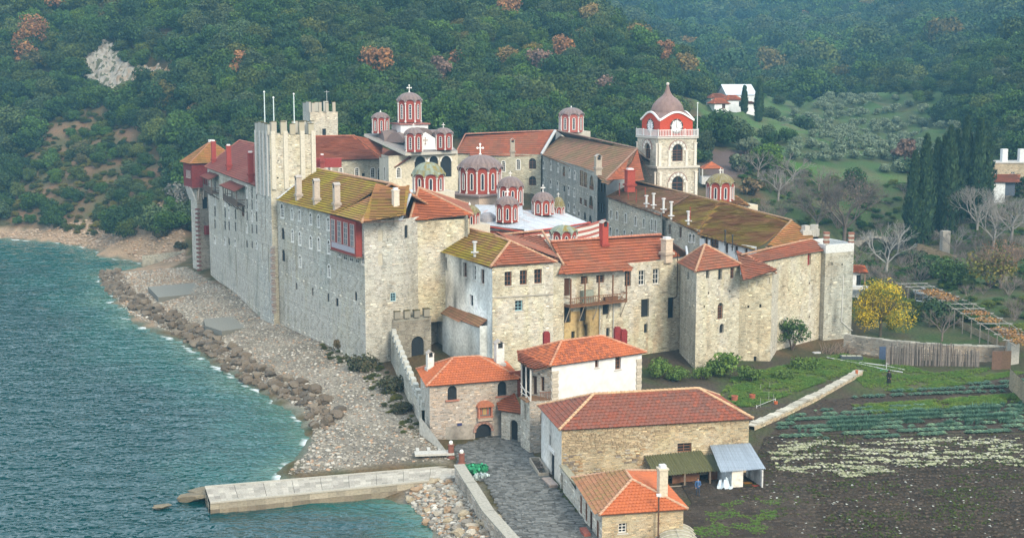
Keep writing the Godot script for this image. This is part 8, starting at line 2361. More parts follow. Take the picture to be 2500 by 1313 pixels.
func jetty(p:Array):
	var at:=(p[0]+p[2])/2 as Vector3
	at.y=-1.0
	var o:=thing("jetty","long low concrete jetty with worn pale deck reaching into the sea","jetty",at)
	var mb:=MB.new()
	var n:=45
	for i in n:
		var f0:=i/float(n)
		var f1:=(i+(1.0 if i % 5<4 else 0.94))/float(n)
		var A0:=(p[1] as Vector3).lerp(p[3],f0)
		var A1:=(p[1] as Vector3).lerp(p[3],f1)
		var B0:=(p[0] as Vector3).lerp(p[4],f0)
		var B1:=(p[0] as Vector3).lerp(p[4],f1)
		var k:=6
		for j in k:
			var c:=mulc(K(0.34,0.315,0.265),rr(0.9,1.08)*(1.0+0.5*N1.get_noise_2d(i*2.1,j*3.0)))
			var y:=V(0,rr(-0.006,0.006),0)
			mb.quad(A0.lerp(B0,j/float(k))+y,A1.lerp(B1,j/float(k))+y,A1.lerp(B1,(j+1.0)/float(k))+y,A0.lerp(B0,(j+1.0)/float(k))+y,c)
	part("deck",mb,M.rock,o)
	var wm:=MB.new()
	var dn:=V(0,-0.12,0)
	for e in [[p[1],p[3]],[p[4],p[0]],[p[0],p[1]]]:
		var L: float=(e[0] as Vector3).distance_to(e[1])
		var k:=int(L/0.9)+1
		for i in k:
			for j in 5:
				var a:Vector3=(e[0] as Vector3).lerp(e[1],i/float(k))+dn
				var b:Vector3=(e[0] as Vector3).lerp(e[1],(i+1)/float(k))+dn
				var y0:=-0.62*j
				var out:=((e[1] as Vector3) - (e[0] as Vector3)).cross(Vector3.UP).normalized()*(0.05+0.08*R.randf())
				var wet:=K(0.30,0.265,0.20) if j<1 else (K(0.19,0.16,0.115) if j<2 else K(0.07,0.06,0.045))
				wm.quad(a+V(0,y0 - 0.62,0)+out,b+V(0,y0 - 0.62,0)+out,b+V(0,y0,0)+out,a+V(0,y0,0)+out,mulc(wet,rr(0.75,1.2)))
	part("side_wall",wm,M.rock,o)
	var lip:=MB.new()
	for e in [[p[1],p[3]],[p[0],p[4]]]:
		var d:=((e[1] as Vector3) - (e[0] as Vector3)).normalized()
		lip.box(((e[0] as Vector3)+(e[1] as Vector3))/2+V(0,-0.04,0),V((e[0] as Vector3).distance_to(e[1]),0.16,0.36),K(0.36,0.335,0.28),Basis(d,d.cross(Vector3.UP).cross(d)*1.0,d.cross(Vector3.UP)))
	part("edge",lip,M.rock,o)
func big_rock(at:Vector3,s: float,label:String,col:Color,flat:=1.0):
	var o:=MeshInstance3D.new()
	o.name=numbered("rock")
	o.mesh=rock_mesh(int(at.x*7)+90,col)
	o.material_override=M.rock
	o.transform=Transform3D(Basis(Vector3.UP,at.x).scaled(V(s*1.3,s*flat,s)),at)
	add_child(o)
	tag(o,label,"rock")
func lamp_post(at:Vector3,h: float,label:String):
	var o:=thing("lamp_post",label,"lamp post",at)
	var mb:=MB.new()
	mb.lathe(at,[[0.42,-0.2],[0.42,0.1],[0.32,0.2],[0.30,h*0.72],[0.36,h*0.74],[0.36,h*0.78],[0.0,h*0.8]],12,K(0.20,0.08,0.055))
	part("post",mb,M.rough,o)
	var l:=MB.new()
	l.lathe(at+V(0,h*0.78,0),[[0.1,0.0],[0.2,0.08],[0.22,0.3],[0.12,0.42],[0.0,0.46]],10,K(0.62,0.62,0.58))
	part("lamp",l,M.paint,o)
func net_heap(at:Vector3,s: float,col:Color,label:String):
	var mb:=leaf_crown(int(at.x*11)+31,int(260*s),[[at+V(0,0.2*s,0),V(0.8,0.4,0.7)*s],[at+V(0.6*s,0.15*s,-0.3*s),V(0.5,0.3,0.5)*s]],0.3,[col,mulc(col,1.3),mulc(col,0.7)])
	solo("net_heap",mb,M.rough,at,label,"net")
func trough(a:Vector3,b:Vector3,col:Color,label:String,hollow: bool):
	var d:=(b - a).normalized()
	var B:=Basis(d,Vector3.UP,d.cross(Vector3.UP))
	var L:=a.distance_to(b)
	var c:=(a+b)/2
	var o:=thing("trough" if hollow else "bench",label,"trough" if hollow else "bench",c)
	var mb:=MB.new()
	if hollow:
		for s in [-1,1]:
			mb.box(c+B*V(0,0.3,s*0.5),V(L,0.6,0.12),K(0.30,0.27,0.22),B)
			mb.box(c+B*V(s*L/2,0.3,0),V(0.12,0.6,1.0),K(0.30,0.27,0.22),B)
		mb.box(c+V(0,0.12,0),V(L,0.2,0.9),col,B)
		part("body",mb,M.rough,o)
		var wd:=MB.new()
		for i in 6: wd.box(c+B*V(rr(-0.4,0.4)*L,0.45,rr(-0.3,0.3)),V(0.7,0.12,0.16),mulc(col,rr(0.8,1.8)),B*Basis(Vector3.UP,rr(-1,1)))
		part("timber_scraps",wd,M.rough,o)
	else:
		mb.box(c+V(0,0.25,0),V(L,0.5,0.8),mulc(col,0.8),B)
		part("base",mb,M.rough,o)
		boxm(o,"seat",c+V(0,0.55,0),V(0.9,0.12,L*1.05),col,atan2(-d.z,d.x)+PI/2)
func slab(p:Array,th: float,col:Color,called:String,label:String):
	var mb:=MB.new()
	var p2:=PackedVector2Array()
	for q in p: p2.append(W(q.x,q.z))
	var y: float=p[0].y
	var tr:=Geometry2D.triangulate_polygon(p2)
	for i in range(0,tr.size(),3):
		var a:Vector3=p[tr[i]]
		var b:Vector3=p[tr[i+1]]
		var c:Vector3=p[tr[i+2]]
		if (b - a).cross(c - a).y>0: mb.tri(a,b,c,col)
		else: mb.tri(a,c,b,col)
	for i in p.size():
		var a:Vector3=p[i]
		var b:Vector3=p[(i+1) % p.size()]
		mb.quad(a - V(0,th,0),b - V(0,th,0),b,a,mulc(col,0.8))
	solo(called,mb,M.rock,p[0] - V(0,th,0),label,"slab")
func stick_fence(a:Vector3,b:Vector3,h: float):
	var o:=thing("stick_fence","tall fence of upright grey brown sticks against the boundary wall","fence",a)
	var d:=(b - a).normalized()
	var L:=a.distance_to(b)
	var n:=110
	var shapes:=[]
	for i in 6:
		var mb:=MB.new()
		var c:=mulc(K(0.15,0.13,0.115),0.6+0.22*i)
		mb.tube(V(0,-0.3,0),V(0.02*(i - 3),1.0,0),0.075,0.05,c,5)
		shapes.append(mb.mesh())
	for i in n:
		var p:=a+d*(L*(i+rr(-0.3,0.3))/n)
		p.y=gy(p.x,p.z)
		var mi:=MeshInstance3D.new()
		mi.name="stick"
		mi.mesh=shapes[R.randi() % 6]
		mi.material_override=M.rough
		var hh:=h*rr(0.78,1.12)*(0.75 if i>n*0.72 else 1.0)
		mi.transform=Transform3D(Basis.from_euler(V(rr(-0.06,0.06),rr(0,3),rr(-0.08,0.08))).scaled(V(1,hh,1)),p - a+V(0,0,rr(-0.1,0.1)))
		o.add_child(mi,true)
	var r:=MB.new()
	for y in [0.8,1.8]:
		r.tube(a+V(0,y,-0.15),b+V(0,y,-0.15),0.06,0.06,K(0.12,0.1,0.08),5)
	part("rail",r,M.rough,o)
func hoop_house(at:Vector3):
	var o:=thing("hoop_frame","low arched hoop frame of bent canes at the bottom edge beside the cottage","hoop frame",at)
	var r:=2.0
	for k in 5:
		var mb:=MB.new()
		var z:=-1.2+k*1.0
		for i in 12:
			var a0=PI*i/12.0
			var a1:=PI*(i+1)/12.0
			mb.tube(at+V(cos(a0)*r,sin(a0)*1.3,z),at+V(cos(a1)*r,sin(a1)*1.3,z),0.05,0.05,K(0.40,0.38,0.32),5)
		part("hoop",mb,M.rough,o)
	var l:=MB.new()
	for i in [1,3,6,9,11]:
		var a0=PI*i/12.0
		l.tube(at+V(cos(a0)*r,sin(a0)*1.3,-1.2),at+V(cos(a0)*r,sin(a0)*1.3,2.8),0.035,0.035,K(0.38,0.35,0.28),5)
	part("purlin",l,M.rough,o)
	var c:=MB.new()
	for i in 10:
		var a0:=PI*(i+1)/12.0
		var a1:=PI*(i+2)/12.0
		c.quad(at+V(cos(a0)*r*0.97,sin(a0)*1.26,2.6),at+V(cos(a0)*r*0.97,sin(a0)*1.26,-1.2),at+V(cos(a1)*r*0.97,sin(a1)*1.26,-1.2),at+V(cos(a1)*r*0.97,sin(a1)*1.26,2.6),K(0.36,0.33,0.24))
	part("cover",c,M.rough,o)
	boxm(o,"clay_pipe",at+V(-1.3,0.9,-1.3),V(0.9,0.3,0.3),K(0.36,0.15,0.08),0.6)
func hose(at:Vector3):
	var mb:=MB.new()
	for k in 3:
		var last:=Vector3.ZERO
		for i in 25:
			var a:=TAU*i/24.0
			var p:=at+V(cos(a)*(1.1 - k*0.18)+k*0.15,0.06+k*0.03,sin(a)*(0.7 - 0.1*k))
			if i>0: mb.tube(last,p,0.03,0.03,K(0.50,0.40,0.07),5)
			last=p
	mb.tube(at+V(-1.1,0.05,0),at+V(-2.4,0.05,0.3),0.03,0.03,K(0.50,0.40,0.07),5)
	solo("hose",mb,M.paint,at,"coiled yellow garden hose on the yard beside the cottage","hose")
func cold_frame(at:Vector3,label:String):
	var o:=thing("cold_frame",label,"cold frame",at)
	boxm(o,"box",at+V(0,0.3,0),V(1.7,0.7,1.1),K(0.06,0.075,0.085),-0.1)
	boxm(o,"lid",at+V(0,0.68,0.0),V(1.35,0.04,0.8),K(0.33,0.33,0.26),-0.1)
	boxm(o,"lid_bar",at+V(0,0.72,0.0),V(0.08,0.05,0.85),K(0.06,0.075,0.085),-0.1)
func pole_rail(p:Array):
	var o:=thing("rail","white pipe rail on short posts at the edge of the weedy garden","rail",p[0])
	var mb:=MB.new()
	mb.tube(p[0]+V(0,0.5,0),p[1]+V(0,0.6,0),0.03,0.03,K(0.42,0.43,0.43),6)
	part("bar",mb,M.paint,o)
	for q in p:
		var k:=MB.new()
		k.tube(q - V(0,0.2,0),q+V(0,0.65,0),0.05,0.05,K(0.5,0.5,0.48),6)
		part("post",k,M.paint,o)
func stake(at:Vector3,h: float):
	var mb:=MB.new()
	mb.tube(at - V(0,0.2,0),at+V(0,h,0),0.025,0.02,K(0.36,0.36,0.34),5)
	solo("stake",mb,M.rough,at,"thin grey plant stake in the weedy garden beside the warehouse","stake","plant stakes in the weedy garden")
func water_pipe(p:Array,label:String):
	var mb:=MB.new()
	for i in p.size() - 1:
		var a:Vector3=p[i]
		var b:Vector3=p[i+1]
		mb.tube(V(a.x,gy(a.x,a.z)+0.12,a.z),V(b.x,gy(b.x,b.z)+0.12,b.z),0.07,0.07,K(0.50,0.52,0.52),6)
	solo("pipe",mb,M.paint,p[0],label,"pipe")
func tap(at:Vector3):
	var o:=thing("garden_tap","pale standpipe tap with green hose on the stone pad behind the monk","tap",at)
	var mb:=MB.new()
	mb.tube(at,at+V(0,1.1,0),0.05,0.05,K(0.55,0.56,0.55),6)
	mb.tube(at+V(0,1.0,0),at+V(0.25,0.95,0.1),0.04,0.03,K(0.55,0.56,0.55),6)
	part("standpipe",mb,M.metal,o)
	var h:=MB.new()
	for i in 16:
		var a:=TAU*i/16.0
		var b:=TAU*(i+1)/16.0
		h.tube(at+V(cos(a)*0.5 - 0.5,0.15,sin(a)*0.4+0.5),at+V(cos(b)*0.5 - 0.5,0.15,sin(b)*0.4+0.5),0.06,0.06,K(0.05,0.30,0.22),5)
	part("hose",h,M.paint,o)
func brush_pile(at:Vector3):
	var mb:=MB.new()
	for i in 110:
		var a:=rr(-0.5,2.2)
		var b:=at+V(rr(-2.6,2.2),0,rr(-1.2,1.2))
		b.y=gy(b.x,b.z)
		mb.tube(b,b+V(cos(a)*rr(0.8,2.0),rr(0.5,1.7),rr(-0.5,0.5)),0.05,0.02,mulc(K(0.21,0.16,0.12),rr(0.6,1.5)),4)
	solo("brushwood",mb,M.rough,at,"heap of cut grey branches at the foot of the corner tower","brushwood")
func bridge(l:Vector3,r:Vector3,c:Vector3):
	var o:=thing("bridge","old grey stone arch bridge half hidden by bare branches","bridge",V(c.x,c.y - 1.5,c.z))
	var D:=(r - l).normalized()
	var L:=l.distance_to(r)
	var B:=Basis(D,Vector3.UP,D.cross(Vector3.UP))
	var mb:=MB.new()
	var ra:=4.4
	var s0:=(c - l).dot(D)
	var base:=c.y - 1.6
	var n:=44
	for i in n:
		var a:=L*i/n
		var b:=L*(i+1)/n
		var ylo:=[]
		for s in [a,b]:
			var u: float=(s - s0)/ra
			ylo.append(base+sqrt(maxf(0,1 - u*u))*ra*0.95 if absf(u)<1 else base - 1.0)
		var top:=[]
		for s in [a,b]: top.append(l.y+0.9+0.7*sin(PI*s/L))
		for f in [0.0,-3.2]:
			var A=l+D*a+B.z*f
			var C=l+D*b+B.z*f
			mb.quad(V(A.x,ylo[0],A.z),V(C.x,ylo[1],C.z),V(C.x,top[1],C.z),V(A.x,top[0],A.z),mulc(K(0.24,0.225,0.195),rr(0.8,1.2)))
		var A2:=l+D*a
		var C2:=l+D*b
		mb.quad(V(A2.x,ylo[0],A2.z),V(A2.x,ylo[0],A2.z) - B.z*3.2,V(C2.x,ylo[1],C2.z) - B.z*3.2,V(C2.x,ylo[1],C2.z),K(0.16,0.15,0.13))
		mb.quad(V(A2.x,top[0] - 0.3,A2.z),V(C2.x,top[1] - 0.3,C2.z),V(C2.x,top[1] - 0.3,C2.z) - B.z*3.2,V(A2.x,top[0] - 0.3,A2.z) - B.z*3.2,K(0.25,0.23,0.19))
	part("masonry",mb,M.rough,o)
	var am:=MB.new()
	for i in 15:
		var a:=PI*(i+0.5)/15.0
		am.box(V(l.x,base,l.z)+D*(s0+cos(a)*(ra+0.2))+V(0,sin(a)*(ra*0.95+0.2),0)+B.z*0.06,V(0.45,0.62,0.2),mulc(K(0.30,0.28,0.24),rr(0.85,1.15)),B*Basis(V(0,0,1),a))
	part("arch_ring",am,M.rough,o)
func pergola(p:Array):
	var o:=thing("pergola","long vine pergola of pale poles with rusty orange leaves","pergola",p[0])
	var w:=4.2
	var vines:=MB.new()
	var lobes:=[]
	for i in p.size() - 1:
		var a:Vector3=p[i]
		var b:Vector3=p[i+1]
		var k:=int(a.distance_to(b)/3.0)
		var side:=(b - a).cross(Vector3.UP).normalized()
		for j in k:
			var q:=a.lerp(b,j/float(k))
			for s in [-0.5,0.5]:
				var f:Vector3=q+side*(w*s)
				var pm:=MB.new()
				pm.tube(V(f.x,gy(f.x,f.z) - 0.2,f.z),V(f.x,q.y,f.z),0.09,0.08,K(0.22,0.20,0.17),5)
				part("post",pm,M.rough,o)
			var bm:=MB.new()
			bm.tube(q - side*w*0.62,q+side*w*0.62,0.07,0.07,K(0.27,0.265,0.25),5)
			part("crossbar",bm,M.rough,o)
			if N1.get_noise_2d(q.x*2,q.z*2)>-0.22: lobes.append([q.lerp(b,0.3)+V(0,0.05,0),V(2.0,0.22,2.0)])
		for s in [-0.5,0.0,0.5]:
			var bm:=MB.new()
			bm.tube(a+side*w*s,b+side*w*s,0.05,0.05,K(0.36,0.31,0.25),5)
			part("rail",bm,M.rough,o)
	leaf_crown(5,lobes.size()*210,lobes,0.26,[K(0.28,0.145,0.05),K(0.20,0.12,0.055),K(0.34,0.19,0.06),K(0.16,0.11,0.07)],0,vines)
	part("vine_leaves",vines,M.leaf,o)
func sheet_heap(p:Array,label:String):
	var mb:=MB.new()
	for i in 16:
		var q:Vector3=p[i % 4]
		q=q.lerp(p[(i+2) % 4],rr(0.2,0.8))
		q.y=gy(q.x,q.z)+0.3+0.09*i
		mb.box(q,V(rr(1.5,3.2),0.04,rr(0.7,1.1)),mulc(K(0.40,0.44,0.46),rr(0.6,1.3)),Basis.from_euler(V(rr(-0.2,0.2),rr(0,3),rr(-0.25,0.25))))
	solo("metal_sheets",mb,M.metal,p[0],label,"scrap sheets")
func terrace_wall(p:Array,label:String):
	var o:=thing("retaining_wall",label,"wall",p[0])
	for i in p.size() - 1:
		var a:Vector3=p[i]
		var b:Vector3=p[i+1]
		var ya:=gy(a.x,a.z)+1.0
		var yb:=gy(b.x,b.z)+1.0
		wall(o,"wall",W(a.x,a.z),W(b.x,b.z),minf(ya,yb) - 3.0,ya,yb,M.tan,K(0.62,0.62,0.58),[],0.5)
		wall(o,"wall",W(b.x,b.z - 0.6),W(a.x,a.z - 0.6),minf(ya,yb) - 3.0,yb,ya,M.tan,K(0.62,0.62,0.58),[],0.5)
		var mb:=MB.new()
		mb.quad(V(a.x,ya,a.z),V(b.x,yb,b.z),V(b.x,yb,b.z - 0.6),V(a.x,ya,a.z - 0.6),K(0.36,0.34,0.30))
		part("coping",mb,M.rough,o)
func van(at:Vector3):
	var y:=gy(at.x,at.z)
	at=V(at.x,y,at.z)
	var o:=thing("van","tiny white vehicle on the track above the olive terraces","van",at)
	var mb:=MB.new()
	mb.box(at+V(0,1.0,0),V(4.2,1.1,1.8),K(0.7,0.7,0.7))
	mb.box(at+V(-0.3,1.85,0),V(2.8,0.7,1.6),K(0.7,0.7,0.7))
	part("body",mb,M.paint,o)
	for s in [-1,1]:
		for k in [-1,1]:
			var wm:=MB.new()
			wm.tube(at+V(s*1.3,0.35,k*0.75),at+V(s*1.3,0.35,k*0.95),0.36,0.36,K(0.02,0.02,0.02),10)
			part("wheel",wm,M.rough,o)
	boxm(o,"window",at+V(-0.3,1.9,0.81),V(2.4,0.45,0.04),K(0.03,0.04,0.05),0,M.glass)
func cypress(x: float,z: float,top: float,r: float,label:String):
	var y:=gy(x,z)
	var at:=V(x,y,z)
	var h:=top - y
	var o:=thing("cypress",label,"cypress",at,"")
	var tm:=MB.new()
	tm.tube(at - V(0,0.3,0),at+V(0,h*0.5,0),0.28,0.15,K(0.13,0.10,0.08),6)
	part("trunk",tm,M.rough,o)
	var rn:=RandomNumberGenerator.new()
	rn.seed=int(x*31+z*7)
	var cm:=MB.new()
	var cols:=[K(0.024,0.050,0.026),K(0.034,0.064,0.030),K(0.044,0.074,0.030)]
	for i in 3400:
		var f:=pow(rn.randf(),0.85)
		var a:=rn.randf()*TAU
		var w:=r*pow(sin(PI*pow(f*0.9+0.1,0.75)),0.8)*(1.0+0.16*sin(a*3.0+f*17.0+x))
		var d:=V(cos(a),0,sin(a))
		var p:=at+d*w*rn.randf_range(0.7,1.06)+V(0,h*(0.02+0.97*f),0)
		var u:=(Vector3.UP+d*0.35+V(rn.randfn(),0,rn.randfn())*0.3).normalized()
		var s:=d.cross(Vector3.UP)+V(rn.randfn(),rn.randfn(),rn.randfn())*0.4
		var k:=rn.randf_range(0.3,0.6)
		cm.quad(p - s*k*0.4,p+s*k*0.4,p+u*k*1.6+s*0.05,p+u*k*1.7 - s*0.05,mulc(cols[i % 3],rn.randf_range(0.7,1.35)))
	part("crown",cm,M.leaf,o)
func yellow_tree(x: float,z: float,h: float,r: float):
	var at:=V(x,gy(x,z),z)
	var o:=thing("yellow_tree","bright yellow autumn tree beside the corner tower above the boundary wall","tree",at)
	var tm:=MB.new()
	var rn:=RandomNumberGenerator.new()
	rn.seed=9
	tm.tube(at - V(0,0.3,0),at+V(0,h*0.4,0),0.25,0.16,K(0.12,0.10,0.07),7)
	part("trunk",tm,M.rough,o)
	var bm:=MB.new()
	for i in 7: branch(bm,rn,at+V(0,h*0.3,0),V(cos(i*0.9),1.0,sin(i*0.9)).normalized(),h*0.24,0.09,2,K(0.13,0.10,0.07),0.6,3)
	part("limbs",bm,M.rough,o)
	var lb:=tree_lobes(44,r,h,24)
	for l in lb: l[0]+=at
	lb.append([at+V(-2.5,h*0.3,1.5),V(2.0,1.6,2.0)])
	lb.append([at+V(2.5,h*0.25,1.5),V(2.2,1.5,2.0)])
	part("crown",leaf_crown(12,8000,lb,0.19,[K(0.46,0.32,0.02),K(0.36,0.27,0.025),K(0.22,0.21,0.03),K(0.50,0.37,0.03),K(0.12,0.15,0.03)]),M.leaf,o)
func shrub(x: float,z: float,r: float,h: float,kind:String,label:String,sd: int):
	var at:=V(x,gy(x,z),z)
	var o:=thing("shrub",label,"shrub",at)
	var pal:={
		"green": [K(0.055,0.10,0.028),K(0.075,0.125,0.035),K(0.04,0.07,0.022)],
		"vine": [K(0.11,0.17,0.035),K(0.085,0.14,0.03),K(0.06,0.095,0.025)],
		"dark": [K(0.026,0.052,0.022),K(0.038,0.066,0.026),K(0.05,0.075,0.03)],
		"olive": [K(0.085,0.105,0.06),K(0.07,0.09,0.05),K(0.10,0.12,0.075)],
		"olive_y": [K(0.14,0.135,0.03),K(0.10,0.11,0.03),K(0.17,0.14,0.035)],
		"brown": [K(0.13,0.09,0.05),K(0.10,0.085,0.04),K(0.16,0.11,0.06)],
		"scrub": [K(0.055,0.06,0.03),K(0.085,0.075,0.04),K(0.04,0.045,0.025)],
		"greyb": [K(0.13,0.125,0.115),K(0.10,0.10,0.085),K(0.07,0.085,0.06)]}
	var tm:=MB.new()
	for i in 5:
		var a:=TAU*i/5.0
		tm.tube(at+V(0,-0.2,0),at+V(cos(a)*r*0.5,h*0.6,sin(a)*r*0.5),0.05+h*0.012,0.03,K(0.12,0.09,0.07),5)
	part("stems",tm,M.rough,o)
	var lb:=tree_lobes(sd,r,h,13)
	for l in lb: l[0]+=at
	var far:=-z>260
	part("crown",leaf_crown(sd,1400 if not far else 1100,lb,(0.24 if not far else 0.42)*clampf(r/2.2,0.6,1.5),pal[kind]),M.leaf,o)
func hill_tree(x: float,z: float,r: float,kind:String,label:String,sd: int):
	var at:=V(x,gy(x,z),z)
	var o:=thing("autumn_tree",label,"tree",at)
	var pal:={"russet": [K(0.23,0.105,0.045),K(0.17,0.085,0.04),K(0.27,0.135,0.05)],"gold": [K(0.20,0.125,0.04),K(0.13,0.105,0.04),K(0.16,0.12,0.045)],"dusk": [K(0.15,0.092,0.070),K(0.12,0.08,0.062),K(0.17,0.11,0.08)]}
	var tm:=MB.new()
	tm.tube(at - V(0,0.5,0),at+V(0,r*1.1,0),0.35,0.2,K(0.13,0.10,0.08),6)
	part("trunk",tm,M.rough,o)
	var lb:=tree_lobes(sd,r,r*2.1,12)
	for l in lb: l[0]+=at
	part("crown",leaf_crown(sd,1500,lb,0.62,pal[kind]),M.leaf,o)
func rock_face(p:Array):
	var pl:=PackedVector2Array(p)
	var b:=bounds(pl)
	var nz:=FastNoiseLite.new()
	nz.seed=5
	nz.frequency=0.16
	nz.fractal_type=FastNoiseLite.FRACTAL_RIDGED
	nz.fractal_octaves=4
	var mb:=MB.new()
	var st:=0.5
	var nx:=int(b.size.x/st)
	var ny:=int(b.size.y/st)
	var c0:=b.get_center()
	for i in nx:
		for j in ny:
			var c:=b.position+W(i+0.5,j+0.5)*st
			if not inside(pl,c.x,c.y): continue
			var q:=[]
			for e in [[i,j+1],[i+1,j+1],[i+1,j],[i,j]]:
				var w:Vector2=b.position+W(e[0],e[1])*st
				var h:=gy(w.x,w.y)
				var k:=0.9+1.7*nz.get_noise_3d(w.x,h*0.35,w.y)
				q.append(V(w.x+0.7*nz.get_noise_2d(w.y*2,w.x),h+k,w.y+0.55*k))
			var v:=N1.get_noise_2d(c.x*2.5,c.y*2.5)
			var col:=K(0.25,0.235,0.205).lerp(K(0.21,0.145,0.09),clampf(0.2+v*1.6+(c.x - c0.x)*0.05,0,1))
			if N2.get_noise_2d(c.x,c.y)>0.22: col=K(0.09,0.095,0.06)
			mb.quad(q[0],q[1],q[2],q[3],mulc(col,rr(0.8,1.15)))
	var at:=V(c0.x,gy(c0.x,c0.y),c0.y)
	solo("cliff",mb,M.rock,at,"bare pale and rusty rock face on the wooded left hillside","cliff")
func boulders(path:Array):
	var shapes:=[]
	for i in 10:
		shapes.append(rock_mesh(60+i,[K(0.115,0.092,0.068),K(0.14,0.115,0.088),K(0.09,0.076,0.06),K(0.165,0.138,0.105)][i % 4]))
	var first:MeshInstance3D=null
	for i in path.size() - 1:
		var a:Vector2=path[i]
		var b:Vector2=path[i+1]
		var d:=(b - a).normalized()
		var s:=W(-d.y,d.x)
		var L:=a.distance_to(b)
		var n:=int(L*1.95)
		for k in n:
			var p:=a+d*(L*R.randf())+s*rr(-1.9,1.9)
			var r:=rr(0.5,1.25)
			var o:MeshInstance3D
			if first==null:
				first=MeshInstance3D.new()
				o=first
				o.material_override=M.rock
			else:
				o=first.duplicate()
			o.mesh=shapes[R.randi() % 10]
			o.name=numbered("boulder")
			var y:=maxf(gy(p.x,p.y),-0.5)
			o.transform=Transform3D(Basis.from_euler(V(rr(-0.4,0.4),rr(0,6),rr(-0.4,0.4))).scaled(V(r*1.35,r,r*1.15)),V(p.x,y+r*rr(0.12,0.5),p.y))
			add_child(o)
			tag(o,"brown angular boulder in the rock line along the water's edge","boulder","boulders armouring the shore")
func figure(bones:Array,cell: float)->MB:
	var lo:=Vector3.ONE*1e9
	var hi:=Vector3.ONE*-1e9
	for b in bones:
		for k in 2:
			var rad: float=b[2+k]+cell*2
			lo=lo.min(b[k] - Vector3.ONE*rad)
			hi=hi.max(b[k]+Vector3.ONE*rad)
	var n:=Vector3i((hi - lo)/cell)+Vector3i.ONE*2
	var f:=PackedFloat32Array()
	f.resize(n.x*n.y*n.z)
	var own:=PackedInt32Array()
	own.resize(f.size())
	var k:=0.03
	for z in n.z:
		for y in n.y:
			for x in n.x:
				var p:=lo+V(x,y,z)*cell
				var d:=1e3
				var best:=1e3
				var bi:=0
				for i in bones.size():
					var b:Array=bones[i]
					var ab:Vector3=b[1] - b[0]
					var h:=clampf((p - b[0]).dot(ab)/maxf(ab.length_squared(),1e-6),0,1)
					var e: float=p.distance_to(b[0]+ab*h) - lerpf(b[2],b[3],h)
					if e<best:
						best=e
						bi=i
					var m:=clampf(0.5+0.5*(d - e)/k,0,1)
					d=lerpf(d,e,m) - k*m*(1 - m)
				var at:=(z*n.y+y)*n.x+x
				f[at]=d
				own[at]=bi
	var ids:={}
	var vs:=PackedVector3Array()
	var cs:=PackedColorArray()
	var sx:=1
	var sy:=n.x
	var sz:=n.x*n.y
	for z in n.z - 1:
		for y in n.y - 1:
			for x in n.x - 1:
				var at:=z*sz+y*sy+x
				var cn:=[0,sx,sy,sx+sy,sz,sz+sx,sz+sy,sz+sx+sy]
				var neg:=0
				for c in cn:
					if f[at+c]<0: neg+=1
				if neg==0 or neg==8: continue
				var sum:=Vector3.ZERO
				var cnt:=0
				for e in [[0,1],[2,3],[4,5],[6,7],[0,2],[1,3],[4,6],[5,7],[0,4],[1,5],[2,6],[3,7]]:
					var u:=f[at+cn[e[0]]]
					var w:=f[at+cn[e[1]]]
					if (u<0)!=(w<0):
						var q:=u/(u - w)
						var A:=V(e[0] & 1,(e[0]>>1) & 1,(e[0]>>2) & 1)
						var C:=V(e[1] & 1,(e[1]>>1) & 1,(e[1]>>2) & 1)
						sum+=A.lerp(C,q)
						cnt+=1
				ids[at]=vs.size()
				vs.append(lo+(V(x,y,z)+sum/cnt)*cell)
				cs.append(bones[own[at]][4])
	var mb:=MB.new()
	for at in ids:
		for ax in 3:
			var s0: int=[sx,sy,sz][ax]
			var s1: int=[sy,sz,sx][ax]
			var s2: int=[sz,sx,sy][ax]
			if not f.size()>at+s0: continue
			if (f[at]<0)==(f[at+s0]<0): continue
			if not (ids.has(at - s1) and ids.has(at - s2) and ids.has(at - s1 - s2)): continue
			var a: int=ids[at]
			var b: int=ids[at - s1]
			var c: int=ids[at - s1 - s2]
			var d: int=ids[at - s2]
			if f[at]<0: mb.quad(vs[a],vs[b],vs[c],vs[d],cs[a])
			else: mb.quad(vs[a],vs[d],vs[c],vs[b],cs[a])
	return mb
func hand(o:Node3D,wrist:Vector3,dir:Vector3,side:Vector3,col:Color):
	var mb:=MB.new()
	var c:=wrist+dir*0.05
	mb.tube(wrist,wrist+dir*0.09,0.032,0.04,col,6)
	var back:=dir.cross(side).normalized()
	for i in 4:
		var k:=wrist+dir*0.085+side*(-0.03+0.02*i)
		var l: float=[0.062,0.074,0.07,0.055][i]
		mb.tube(k,k+(dir+back*0.2).normalized()*l*0.55,0.009,0.009,col,5)
		mb.tube(k+(dir+back*0.2).normalized()*l*0.55,k+(dir+back*0.5).normalized()*l,0.009,0.007,col,5)
	mb.tube(wrist+dir*0.03 - side*0.03,wrist+dir*0.075 - side*0.07,0.011,0.008,col,5)
	part("hand",mb,M.person,o)
func face(o:Node3D,c:Vector3,fw:Vector3,skin:Color,hair:Color,beard: bool):
	var mb:=MB.new()
	var rt:=fw.cross(Vector3.UP).normalized()
	mb.tube(c+fw*0.095+V(0,0.01,0),c+fw*0.118 - V(0,0.025,0),0.010,0.016,skin,6)
	for s in [-1,1]:
		mb.box(c+fw*0.093+rt*(0.034*s)+V(0,0.012,0),V(0.02,0.01,0.012),K(0.03,0.025,0.02))
		mb.box(c+rt*(0.082*s),V(0.02,0.055,0.03),skin)
	mb.box(c+fw*0.094 - V(0,0.055,0),V(0.045,0.01,0.012),K(0.25,0.10,0.08))
	part("face",mb,M.person,o)
	if beard:
		var b:=MB.new()
		b.tube(c+fw*0.07 - V(0,0.05,0),c+fw*0.10 - V(0,0.24,0),0.065,0.03,hair,8)
		part("beard",b,M.person,o)
